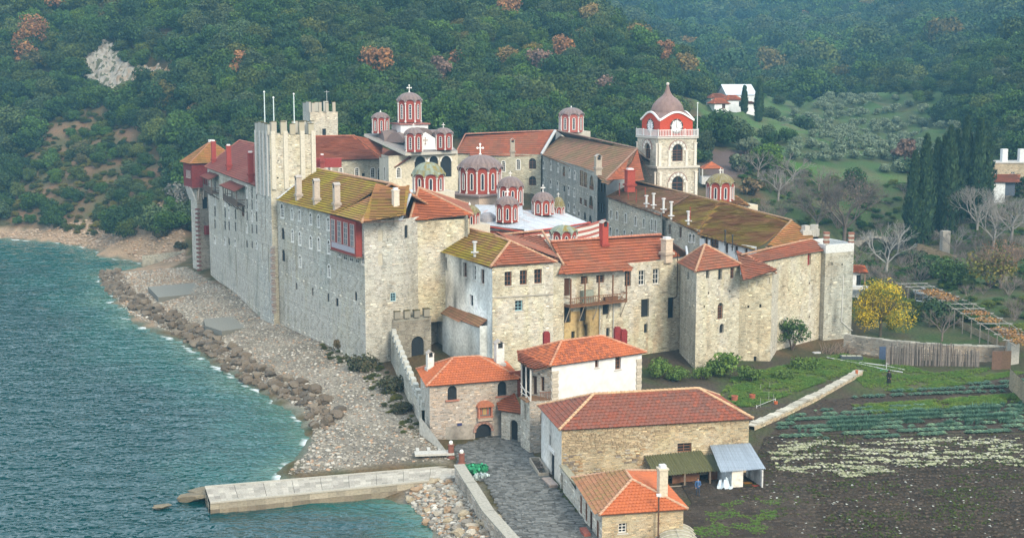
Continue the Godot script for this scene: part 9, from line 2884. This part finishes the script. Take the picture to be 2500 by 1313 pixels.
func monk(at:Vector3):
	at.y=gy(at.x,at.z)+0.02
	var o:=thing("person","person in long black robe and black veil standing on the garden path","person",at)
	var blk:=K(0.012,0.012,0.015)
	var skin:=K(0.40,0.24,0.17)
	var bones:=[
		[at+V(0,0.14,0),at+V(0,0.75,0),0.27,0.21,blk],[at+V(0.1,0.12,0.05),at+V(0.06,0.7,0),0.2,0.15,blk],[at+V(-0.1,0.12,0.0),at+V(-0.06,0.7,0),0.2,0.15,blk],
		[at+V(0,0.75,0),at+V(0,1.3,0),0.20,0.19,blk],[at+V(-0.19,1.36,0),at+V(0.19,1.36,0),0.085,0.085,blk],
		[at+V(-0.21,1.36,0),at+V(-0.27,1.05,0.06),0.075,0.08,blk],[at+V(-0.27,1.05,0.06),at+V(-0.16,0.88,0.22),0.08,0.085,blk],
		[at+V(0.21,1.36,0),at+V(0.27,1.05,0.05),0.075,0.08,blk],[at+V(0.27,1.05,0.05),at+V(0.2,0.84,0.2),0.08,0.085,blk],
		[at+V(0,1.36,0),at+V(0,1.52,0.02),0.06,0.055,skin],[at+V(0,1.58,0.03),at+V(0,1.66,0.03),0.085,0.09,skin]]
	part("body",figure(bones,0.035),M.person,o)
	var h:=MB.new()
	h.lathe(at+V(0,1.66,0.02),[[0.11,0.0],[0.115,0.05],[0.12,0.17],[0.0,0.18]],14,blk)
	h.quad(at+V(0.11,1.8,-0.08),at+V(-0.11,1.8,-0.08),at+V(-0.17,1.15,-0.24),at+V(0.17,1.15,-0.24),blk)
	for s in [-1,1]: h.box(at+V(s*0.12,1.55,-0.06),V(0.03,0.5,0.14),blk)
	part("hat_and_veil",h,M.person,o)
	face(o,at+V(0,1.62,0.03),V(0,0,1),skin,K(0.10,0.09,0.08),true)
	hand(o,at+V(-0.15,0.87,0.25),V(0.5,-0.6,0.6).normalized(),V(1,0,0),skin)
	hand(o,at+V(0.19,0.82,0.24),V(-0.2,-0.9,0.4).normalized(),V(-1,0,0),skin)
func worker(at:Vector3):
	at.y=gy(at.x,at.z)+0.10
	var o:=thing("person","person in blue jacket and dark trousers standing before the sheds","person",at)
	var blue:=K(0.045,0.10,0.21)
	var dark:=K(0.035,0.045,0.07)
	var skin:=K(0.42,0.26,0.19)
	var shoe:=K(0.02,0.02,0.02)
	var bones:=[
		[at+V(-0.10,0.86,0),at+V(-0.11,0.47,0.03),0.095,0.07,dark],[at+V(-0.11,0.47,0.03),at+V(-0.11,0.09,-0.02),0.065,0.05,dark],[at+V(-0.11,0.045,-0.03),at+V(-0.13,0.035,0.15),0.05,0.04,shoe],
		[at+V(0.10,0.86,0),at+V(0.12,0.47,0.06),0.095,0.07,dark],[at+V(0.12,0.47,0.06),at+V(0.12,0.09,0.05),0.065,0.05,dark],[at+V(0.12,0.045,0.04),at+V(0.15,0.035,0.22),0.05,0.04,shoe],
		[at+V(0,0.88,0),at+V(0,1.08,0),0.15,0.145,blue],[at+V(0,1.08,0),at+V(0,1.32,0),0.145,0.165,blue],[at+V(-0.16,1.38,0),at+V(0.16,1.38,0),0.075,0.075,blue],
		[at+V(-0.2,1.38,0),at+V(-0.27,1.1,0.0),0.06,0.05,blue],[at+V(-0.27,1.1,0.0),at+V(-0.22,0.88,0.14),0.048,0.04,blue],
		[at+V(0.2,1.38,0),at+V(0.27,1.1,0.02),0.06,0.05,blue],[at+V(0.27,1.1,0.02),at+V(0.14,1.02,0.2),0.048,0.04,blue],
		[at+V(0,1.4,0),at+V(0,1.52,0.02),0.055,0.05,skin],[at+V(0,1.59,0.025),at+V(0,1.66,0.025),0.08,0.085,skin]]
	part("body",figure(bones,0.033),M.person,o)
	var h:=MB.new()
	h.lathe(at+V(0,1.65,0.01),[[0.095,-0.03],[0.1,0.02],[0.085,0.08],[0.04,0.115],[0,0.12]],12,K(0.05,0.04,0.035))
	part("hair",h,M.person,o)
	face(o,at+V(0,1.62,0.025),V(0,0,1),skin,K(0.05,0.04,0.03),false)
	hand(o,at+V(-0.215,0.86,0.155),V(0.1,-0.9,0.3).normalized(),V(0,0,1),skin)
	hand(o,at+V(0.12,1.01,0.22),V(-0.8,0.1,0.5).normalized(),V(0,0,1),skin)
func plants():
	forest()
	pebbles()
	field()
func forest():
	var shapes:=[]
	var pal:=[
		[K(0.027,0.058,0.017),K(0.036,0.072,0.019),K(0.022,0.046,0.014)],
		[K(0.041,0.088,0.017),K(0.054,0.104,0.022),K(0.035,0.070,0.017)],
		[K(0.048,0.075,0.030),K(0.058,0.086,0.035),K(0.038,0.062,0.024)],
		[K(0.024,0.053,0.020),K(0.034,0.067,0.025),K(0.021,0.044,0.017)],
		[K(0.035,0.074,0.016),K(0.047,0.092,0.019),K(0.029,0.058,0.013)],
		[K(0.041,0.067,0.019),K(0.051,0.076,0.022),K(0.034,0.055,0.017)]]
	for i in 6:
		shapes.append(leaf_crown(200+i,2500,tree_lobes(300+i,1.0,1.75,13),0.10,pal[i]).mesh())
	var olive:=[]
	for i in 3: olive.append(leaf_crown(260+i,800,tree_lobes(360+i,1.0,1.55,10),0.15,[K(0.135,0.175,0.110),K(0.11,0.145,0.090),K(0.155,0.195,0.13)]).mesh())
	var spots:=[]
	var z:=-318.0
	while z>-1900:
		var st:=4.6 if z>-480 else (6.0 if z>-600 else (9.5 if z>-950 else 13.0))
		var half:=-z*0.42+12
		var x:=-half
		while x<half:
			var px:=x+rr(-0.45,0.45)*st
			var pz:=z+rr(-0.45,0.45)*st
			x+=st
			var h:=gy(px,pz)
			if h<2.6: continue
			if inside(POLY.precinct,px,pz) or inside(POLY.clear,px,pz) or inside(POLY.cypress_ground,px,pz) or inside(POLY.orchard,px,pz) or inside(POLY.plot,px,pz) or inside(POLY.meadow,px,pz): continue
			var spur:=px<62.0 and pz>-520
			var wild:=N3.get_noise_2d(px*1.6,pz*1.6)
			var keep:=1.0
			var size:=rr(0.6,1.3)*(1.0+0.5*N1.get_noise_2d(px*0.7,pz*0.7))
			var dense:=true
			if inside(POLY.scrub_slope,px,pz):
				keep=0.55
				size*=0.62
			elif not spur and pz>-520 and px<-pz*0.32:
				keep=0.10 if wild<0.12 else 0.5
				size*=0.6
				dense=false
			if px>48 and px<92 and pz<-365 and pz>-425: continue
			if px>40 and pz>-395 and px<-pz*0.30: keep*=0.5
			if R.randf()>keep: continue
			if pz<-355 and pz>-600 and absf(px - 1.0)<300 and spur: size*=1.05
			spots.append([V(px,h - 0.35*size,pz),size*st*0.82,dense])
		z-=st*0.9
	var near:=[]
	var far:=[]
	for s in spots:
		if near.size()<300 and absf(s[0].x/s[0].z)<0.385 and s[0].z<-335: near.append(s)
		else: far.append(s)
	var first:MeshInstance3D=null
	for s in near:
		var o:MeshInstance3D
		if first==null:
			first=MeshInstance3D.new()
			first.material_override=M.leaf
			o=first
		else:
			o=first.duplicate()
		o.mesh=shapes[R.randi() % 6]
		o.name=numbered("forest_tree")
		o.transform=Transform3D(Basis(Vector3.UP,rr(0,6)).scaled(V(1,rr(0.85,1.15),1)*s[1]),s[0])
		add_child(o)
		tag(o,"leafy green tree of the wood at the foot of the hills behind the monastery","tree","green trees at the foot of the wooded hills")
	var wood:=Node3D.new()
	wood.name="forest"
	add_child(wood)
	tag(wood,"dense evergreen wood covering the hills","","","stuff")
	var xf:=[[],[],[],[],[],[]]
	var cs:=[[],[],[],[],[],[]]
	for s in far:
		var g:=N1.get_noise_2d(s[0].x*0.35,s[0].z*0.35)
		var k:=clampi(int(3.0+g*7.0+rr(-1.6,1.6)),0,5)
		k=[3,0,5,4,1,2][k]
		xf[k].append(Transform3D(Basis(Vector3.UP,rr(0,6)).scaled(V(1,rr(0.8,1.2),1)*s[1]),s[0]))
		var tint:=K(1,1,1)
		var e:=R.randf()
		if e<0.014: tint=K(3.2,1.35,1.1)
		elif e<0.03: tint=K(2.0,1.2,1.3)
		elif e<0.2: tint=K(1.3,1.2,0.9)
		tint*=K(1,1,1).lerp([K(1.35,1.15,0.8),K(0.8,0.85,0.95),K(1.15,1.0,1.2)][R.randi() % 3],R.randf()*0.9)
		cs[k].append(mulc(tint,rr(0.7,1.3)))
	for k in 6: scatter("trees",shapes[k],M.leaf,xf[k],cs[k],wood)
	var b:=bounds(POLY.orchard)
	var count:=0
	var first_o:MeshInstance3D=null
	var rows:=W(0.93,-0.37)
	var acr:=W(0.37,0.93)
	for i in range(-40,40):
		for j in range(-30,30):
			var p:=b.get_center()+rows*(i*4.6+rr(-0.6,0.6))+acr*(j*13.0+rr(-0.7,0.7))
			if not inside(POLY.orchard,p.x,p.y) or R.randf()<0.06 or count>=300: continue
			count+=1
			var o:MeshInstance3D
			if first_o==null:
				first_o=MeshInstance3D.new()
				first_o.material_override=M.leaf
				o=first_o
			else:
				o=first_o.duplicate()
			o.mesh=olive[R.randi() % 3]
			o.name=numbered("olive_tree")
			var s:=rr(1.8,2.5)
			o.transform=Transform3D(Basis(Vector3.UP,rr(0,6)).scaled(V(s,s*rr(0.85,1.1),s)),V(p.x,gy(p.x,p.y) - 0.3,p.y))
			add_child(o)
			tag(o,"grey-green olive tree in the terraced rows on the valley slope","olive tree","olive trees in rows on the slope")
	var sx:=[]
	var sc:=[]
	for i in 2600:
		var p:=W(rr(52,125),rr(-330,-195))
		if inside(POLY.precinct,p.x,p.y) or absf(p.x/p.y)>0.41: continue
		if p.y>-207 and p.x<72: continue
		if N1.get_noise_2d(p.x*1.3,p.y*1.3)<-0.05: continue
		sx.append(Transform3D(Basis(Vector3.UP,rr(0,6)).scaled(V(1,rr(0.5,0.9),1)*rr(0.5,1.3)),V(p.x,gy(p.x,p.y) - 0.2,p.y)))
		sc.append(mulc(K(1.0,1.0,1.0) if R.randf()<0.6 else K(2.4,1.5,1.3),rr(0.8,1.3)))
	tag(scatter("undergrowth",shapes[4],M.leaf,sx,sc),"low undergrowth on the valley slopes right of the monastery","","","stuff")
	sx=[]
	sc=[]
	for p in in_poly(POLY.foot,420):
		if N1.get_noise_2d(p.x*3.5,p.y*3.5)<0.06: continue
		sx.append(Transform3D(Basis(Vector3.UP,rr(0,6)).scaled(V(1,rr(0.4,0.8),1)*rr(0.15,0.5)),V(p.x,gy(p.x,p.y) - 0.1,p.y)))
		sc.append(mulc(K(1.5,1.1,1.1) if R.randf()<0.6 else K(2.4,1.5,1.5),rr(0.7,1.2)))
	tag(scatter("weeds",shapes[5],M.leaf,sx,sc),"dark weeds on the beach at the foot of the sea wall","","","stuff")
	var tw:=MB.new()
	var tr:=RandomNumberGenerator.new()
	tr.seed=71
	for i in 9: branch(tw,tr,Vector3.ZERO,V(cos(i*0.8)*0.6,1,sin(i*0.8)*0.6).normalized(),0.8,0.022,3,Color.WHITE,0.55,3)
	sx=[]
	sc=[]
	for i in 500:
		var p:=W(rr(52,125),rr(-325,-200))
		if inside(POLY.precinct,p.x,p.y) or absf(p.x/p.y)>0.4 or p.y>-215 and p.x<74: continue
		if N2.get_noise_2d(p.x*0.25,p.y*0.25)<-0.08: continue
		sx.append(Transform3D(Basis(Vector3.UP,rr(0,6)).scaled(Vector3.ONE*rr(0.8,2.1)),V(p.x,gy(p.x,p.y) - 0.1,p.y)))
		sc.append(mulc(K(0.17,0.14,0.12),rr(0.6,1.5)))
	tag(scatter("bare_scrub",tw.mesh(),M.rough,sx,sc),"leafless grey-brown scrub on the valley floor","","","stuff")
	sx=[]
	sc=[]
	var bs:=bounds(POLY.scrub_slope)
	for i in 1500:
		var p:=W(rr(bs.position.x,bs.end.x),rr(bs.position.y,bs.end.y))
		if not inside(POLY.scrub_slope,p.x,p.y) or gy(p.x,p.y)<2.2: continue
		sx.append(Transform3D(Basis(Vector3.UP,rr(0,6)).scaled(V(1,rr(0.5,0.9),1)*rr(0.5,1.5)),V(p.x,gy(p.x,p.y) - 0.2,p.y)))
		sc.append(mulc(K(1.2,1.0,0.9) if R.randf()<0.7 else K(2.6,1.5,1.2),rr(0.8,1.3)))
	tag(scatter("undergrowth",shapes[5],M.leaf,sx,sc),"sparse scrub on the brown slope above the far shore","","","stuff")
func pebbles():
	var shapes:=[rock_mesh(11,Color.WHITE,0.35,1),rock_mesh(12,Color.WHITE,0.35,1),rock_mesh(14,Color.WHITE,0.3,1)]
	for set in [["beach",22000,"pale pebbles and stones of the beach below the sea wall"],["rubble",3200,"mixed rubble stones between jetty and quay wall"],["coast",3000,"rusty stones along the far shore"],["shore_rocks",1500,"small dark rocks between the boulders"]]:
		var pl:PackedVector2Array=POLY[set[0]]
		var b:=bounds(pl)
		var xf:=[[],[],[]]
		var cs:=[[],[],[]]
		var n:=0
		var tries:=0
		while n<set[1] and tries<set[1]*14:
			tries+=1
			var p:=W(rr(b.position.x,b.end.x),rr(b.position.y,b.end.y))
			if not inside(pl,p.x,p.y): continue
			var h:=gy(p.x,p.y)
			if h<-0.1: continue
			n+=1
			var big:=pow(R.randf(),3.0)
			var s:=lerpf(0.09,0.34,big)*(1.5 if set[0]=="rubble" else (2.4 if set[0] in ["coast","shore_rocks"] else 1.0))*(1.5 if h<1.4 and set[0]=="beach" and R.randf()<0.25 else 1.0)
			var k:=R.randi() % 3
			xf[k].append(Transform3D(Basis.from_euler(V(rr(-0.4,0.4),rr(0,6),rr(-0.4,0.4))).scaled(V(1.25,0.7,1.0)*s),V(p.x,h+s*0.15,p.y)))
			var c:=K(0.33,0.305,0.255)
			var e:=R.randf()
			if e<0.25: c=K(0.22,0.20,0.165)
			elif e<0.36: c=K(0.46,0.44,0.39)
			elif e<0.46: c=K(0.35,0.24,0.16)
			elif e<0.58: c=K(0.15,0.14,0.125)
			if set[0]=="shore_rocks": c=K(0.14,0.11,0.08)
			if set[0]=="coast": c=c.lerp(K(0.36,0.24,0.15),0.6)
			if set[0]=="rubble" and e>0.6: c=K(0.33,0.31,0.265) if e>0.68 else K(0.30,0.19,0.11)
			cs[k].append(mulc(c,rr(0.8,1.15)))
		var o:=Node3D.new()
		o.name=numbered("stones")
		add_child(o)
		tag(o,set[2],"","","stuff")
		for k in 3: scatter("pebbles",shapes[k],M.rock,xf[k],cs[k],o)
	var rs:=[]
	for i in 5: rs.append(rock_mesh(30+i,[K(0.32,0.29,0.235),K(0.27,0.19,0.12),K(0.38,0.355,0.30),K(0.20,0.18,0.15),K(0.30,0.255,0.18)][i]))
	var b2:=bounds(POLY.rubble)
	var m:=0
	while m<60:
		var p:=W(rr(b2.position.x,b2.end.x),rr(b2.position.y,b2.end.y))
		if not inside(POLY.rubble,p.x,p.y): continue
		var s:=rr(0.45,1.0)
		var o:=MeshInstance3D.new()
		o.name=numbered("bank_rock")
		o.mesh=rs[R.randi() % 5]
		o.material_override=M.rock
		o.transform=Transform3D(Basis.from_euler(V(rr(-0.5,0.5),rr(0,6),rr(-0.5,0.5))).scaled(V(1.2,0.8,1.0)*s),V(p.x,maxf(gy(p.x,p.y),-0.2)+s*0.25,p.y))
		add_child(o)
		tag(o,"large tumbled stone on the rubble bank under the quay wall","rock","large stones on the rubble bank")
		m+=1
func blades(n: int,h: float,w: float,lean: float,col:Color)->ArrayMesh:
	var mb:=MB.new()
	for i in n:
		var a:=TAU*i/n+0.4
		var d:=V(cos(a),0,sin(a))
		var s:=V(-d.z,0,d.x)*w
		var b:=d*0.05
		var m:=b+d*lean*0.4+V(0,h*0.6,0)
		var e:=b+d*lean+V(0,h*(0.8+0.2*(i % 3)),0)
		var c:=mulc(col,0.85+0.1*(i % 4))
		mb.quad(b - s,b+s,m+s*0.8,m - s*0.8,c)
		mb.tri(m - s*0.8,m+s*0.8,e,c)
	return mb.mesh()
func in_poly(pl:PackedVector2Array,n: int)->Array:
	var b:=bounds(pl)
	var out:=[]
	var k:=0
	while out.size()<n and k<n*12:
		k+=1
		var p:=W(rr(b.position.x,b.end.x),rr(b.position.y,b.end.y))
		if inside(pl,p.x,p.y): out.append(p)
	return out
func in_row(p:Vector2,gap: float)->Vector2:
	var a:=W(0.17,0.985)
	var k:=p.dot(a)
	return p+a*(roundf(k/gap)*gap - k+rr(-0.13,0.13))
func field():
	var tuft:=blades(9,0.22,0.03,0.14,K(0.090,0.17,0.034))
	for g in [["grass_upper",9000,1.2],["grass_monk",4500,1.0],["grass_mid",3000,0.9],["grass_strip",6500,1.5],["grass_low",2200,0.8]]:
		var xf:=[]
		var cs:=[]
		for p in in_poly(POLY[g[0]],g[1]):
			var v:=N1.get_noise_2d(p.x*2.2,p.y*2.2)
			if v+rr(-0.25,0.25)<-0.15 or (g[0]=="grass_low" and v<0.02): continue
			xf.append(Transform3D(Basis(Vector3.UP,rr(0,6)).scaled(Vector3.ONE*rr(0.5,1.0)*g[2]),V(p.x,gy(p.x,p.y)+0.03,p.y)))
			cs.append(mulc(K(1,1,1).lerp(K(1.9,1.25,1.2),clampf(0.3 - v,0,0.7)),rr(0.7,1.2)))
		tag(scatter("grass",tuft,M.leaf,xf,cs),{"grass_upper": "green grass slope below the towers","grass_monk": "grass patch around the standing monk","grass_mid": "grass strip beside the garden path","grass_strip": "tall green crop strip between cabbage rows","grass_low": "weedy grass beside the yard"}[g[0]],"","","stuff")
	var cm:=MB.new()
	for i in 14:
		var a:=i*2.4
		var r:=0.10+0.016*i
		var d:=V(cos(a),0,sin(a))
		var s:=V(-d.z,0,d.x)
		var y:=0.30 - 0.014*i
		var c:=mulc(K(0.070,0.125,0.085),0.8+0.03*(i % 5)*2)
		cm.quad(d*0.03 - s*0.05+V(0,y*0.4,0),d*0.03+s*0.05+V(0,y*0.4,0),d*r+s*0.12+V(0,y,0),d*r - s*0.12+V(0,y,0),c)
		cm.tri(d*r - s*0.12+V(0,y,0),d*r+s*0.12+V(0,y,0),d*(r+0.13)+V(0,y*0.8,0),mulc(c,1.1))
	cm.lathe(Vector3.ZERO,[[0.02,0.0],[0.12,0.08],[0.13,0.2],[0.0,0.28]],8,K(0.10,0.17,0.115))
	var cab:=cm.mesh()
	var b:=bounds(POLY.rows)
	var dirv:=W(0.985,-0.17)
	var acr:=W(0.17,0.985)
	var spots:=[]
	for i in range(-90,90):
		for j in range(-12,12):
			var p:=b.get_center()+dirv*(i*0.62+rr(-0.12,0.12))+acr*(j*2.2+rr(-0.12,0.12))
			if inside(POLY.rows,p.x,p.y) and R.randf()<0.88: spots.append(p)
	spots.sort_custom(func(x,y): return x.y>y.y)
	var xf:=[]
	var cs:=[]
	for i in spots.size():
		var p:Vector2=spots[i]
		var tf:=Transform3D(Basis(Vector3.UP,rr(0,6)).scaled(Vector3.ONE*rr(1.1,1.7)),V(p.x,gy(p.x,p.y)+0.05,p.y))
		if i<300:
			var o:=MeshInstance3D.new()
			o.name=numbered("cabbage_plant")
			o.mesh=cab
			o.material_override=M.leaf
			o.transform=tf
			add_child(o)
			tag(o,"blue-green cabbage plant in the spaced rows of the upper garden bed","cabbage","cabbages in the spaced rows")
		else:
			xf.append(tf)
			cs.append(mulc(Color.WHITE,rr(0.8,1.2)))
	if xf.size()>0: tag(scatter("cabbages",cab,M.leaf,xf,cs),"more cabbages in the farther rows","","","stuff")
	xf=[]
	cs=[]
	for q in in_poly(POLY.cabbage,3600):
		var p:Vector2=in_row(q,1.8)
		var n:=N1.get_noise_2d(p.x*1.6,p.y*3.0)
		if n<-0.02: continue
		xf.append(Transform3D(Basis(Vector3.UP,rr(0,6)).scaled(Vector3.ONE*rr(0.7,1.35)),V(p.x,gy(p.x,p.y)+0.05,p.y)))
		var c:=K(1,1,1)
		if R.randf()<0.25: c=K(1.9,1.65,1.5)
		cs.append(mulc(c,rr(0.75,1.25)))
	tag(scatter("cabbage_leaves",cab,M.leaf,xf,cs),"dense band of blue-green cabbages across the garden","","","stuff")
	xf=[]
	cs=[]
	var leek:=blades(8,0.55,0.05,0.30,K(0.060,0.12,0.085))
	for q in in_poly(POLY.leek,2600):
		var p:Vector2=in_row(q,1.8)
		if N1.get_noise_2d(p.x*1.1,p.y*3.4)<0.0: continue
		xf.append(Transform3D(Basis(Vector3.UP,rr(0,6)).scaled(Vector3.ONE*rr(0.8,1.4)),V(p.x,gy(p.x,p.y)+0.05,p.y)))
		cs.append(mulc(Color.WHITE,rr(0.8,1.4)))
	tag(scatter("leeks",leek,M.leaf,xf,cs),"tall blue-green leeks in the garden band","","","stuff")
	var lf:=MB.new()
	lf.quad(V(-0.16,0.02,-0.07),V(-0.14,0.05,0.08),V(0.17,0.02,0.06),V(0.15,0.06,-0.08),Color.WHITE)
	lf.quad(V(-0.05,0.03,-0.2),V(-0.09,0.06,0.14),V(0.08,0.07,0.16),V(0.07,0.03,-0.16),K(0.9,0.9,0.9))
	xf=[]
	cs=[]
	for p in in_poly(POLY.debris,11000):
		var n:=N2.get_noise_2d(p.x*0.55,p.y*2.4)+0.35*N1.get_noise_2d(p.x*1.2,p.y*1.2)
		if n<0.12: continue
		xf.append(Transform3D(Basis.from_euler(V(rr(-0.3,0.3),rr(0,6),rr(-0.3,0.3))).scaled(Vector3.ONE*rr(0.5,1.25)),V(p.x,gy(p.x,p.y)+0.09,p.y)))
		cs.append(mulc(K(0.31,0.32,0.19) if R.randf()<0.7 else K(0.40,0.39,0.30),rr(0.7,1.2)))
	for p in in_poly(POLY.soil,240):
		xf.append(Transform3D(Basis(Vector3.UP,rr(0,6)).scaled(Vector3.ONE*rr(0.4,0.9)),V(p.x,gy(p.x,p.y)+0.09,p.y)))
		cs.append(mulc(K(0.40,0.41,0.36),rr(0.7,1.2)))
	tag(scatter("cut_leaves",lf.mesh(),M.leaf,xf,cs),"pale cut leaves strewn over the harvested soil","","","stuff")
	xf=[]
	cs=[]
	var clod:=rock_mesh(8,Color.WHITE,0.5,1)
	for k in ["soil","soil_near","soil_beds"]:
		for q in in_poly(POLY[k],6500 if k=="soil" else 1300):
			var p:Vector2=in_row(q,1.0) if R.randf()<0.7 else q
			var s:=rr(0.08,0.30)
			xf.append(Transform3D(Basis.from_euler(V(rr(-1,1),rr(0,6),rr(-1,1))).scaled(V(1.3,0.7,1)*s),V(p.x,gy(p.x,p.y)+0.06,p.y)))
			cs.append(mulc(K(0.056,0.043,0.031),rr(0.5,1.5)))
	tag(scatter("clods",clod,M.rock,xf,cs),"loose clods of the dug garden soil","","","stuff")
	xf=[]
	cs=[]
	for p in in_poly(POLY.soil,7000):
		var v:=N1.get_noise_2d(p.x*0.9,p.y*2.0)+0.4*N2.get_noise_2d(p.x,p.y)
		if v<0.10: continue
		xf.append(Transform3D(Basis(Vector3.UP,rr(0,6)).scaled(Vector3.ONE*rr(0.4,0.8)),V(p.x,gy(p.x,p.y)+0.05,p.y)))
		cs.append(mulc(K(1.0,0.75,0.9),rr(0.5,0.9)))
	tag(scatter("weeds",tuft,M.leaf,xf,cs),"thin weeds over the dark ploughed soil","","","stuff")
	xf=[]
	cs=[]
	var flag:=MB.new()
	flag.box(Vector3.ZERO,V(1,0.12,1),Color.WHITE)
	for p in in_poly(POLY.quay,2600):
		var s:=V(rr(0.25,0.75),1,rr(0.2,0.5))
		xf.append(Transform3D(Basis(Vector3.UP,rr(-0.3,0.3)).scaled(s),V(p.x,gy(p.x,p.y)+0.045+rr(0,0.03),p.y)))
		cs.append(mulc(K(0.115,0.118,0.112),rr(0.55,1.5)))
	tag(scatter("paving_stones",flag.mesh(),M.rough,xf,cs),"uneven dark stones paving the quay road","","","stuff")
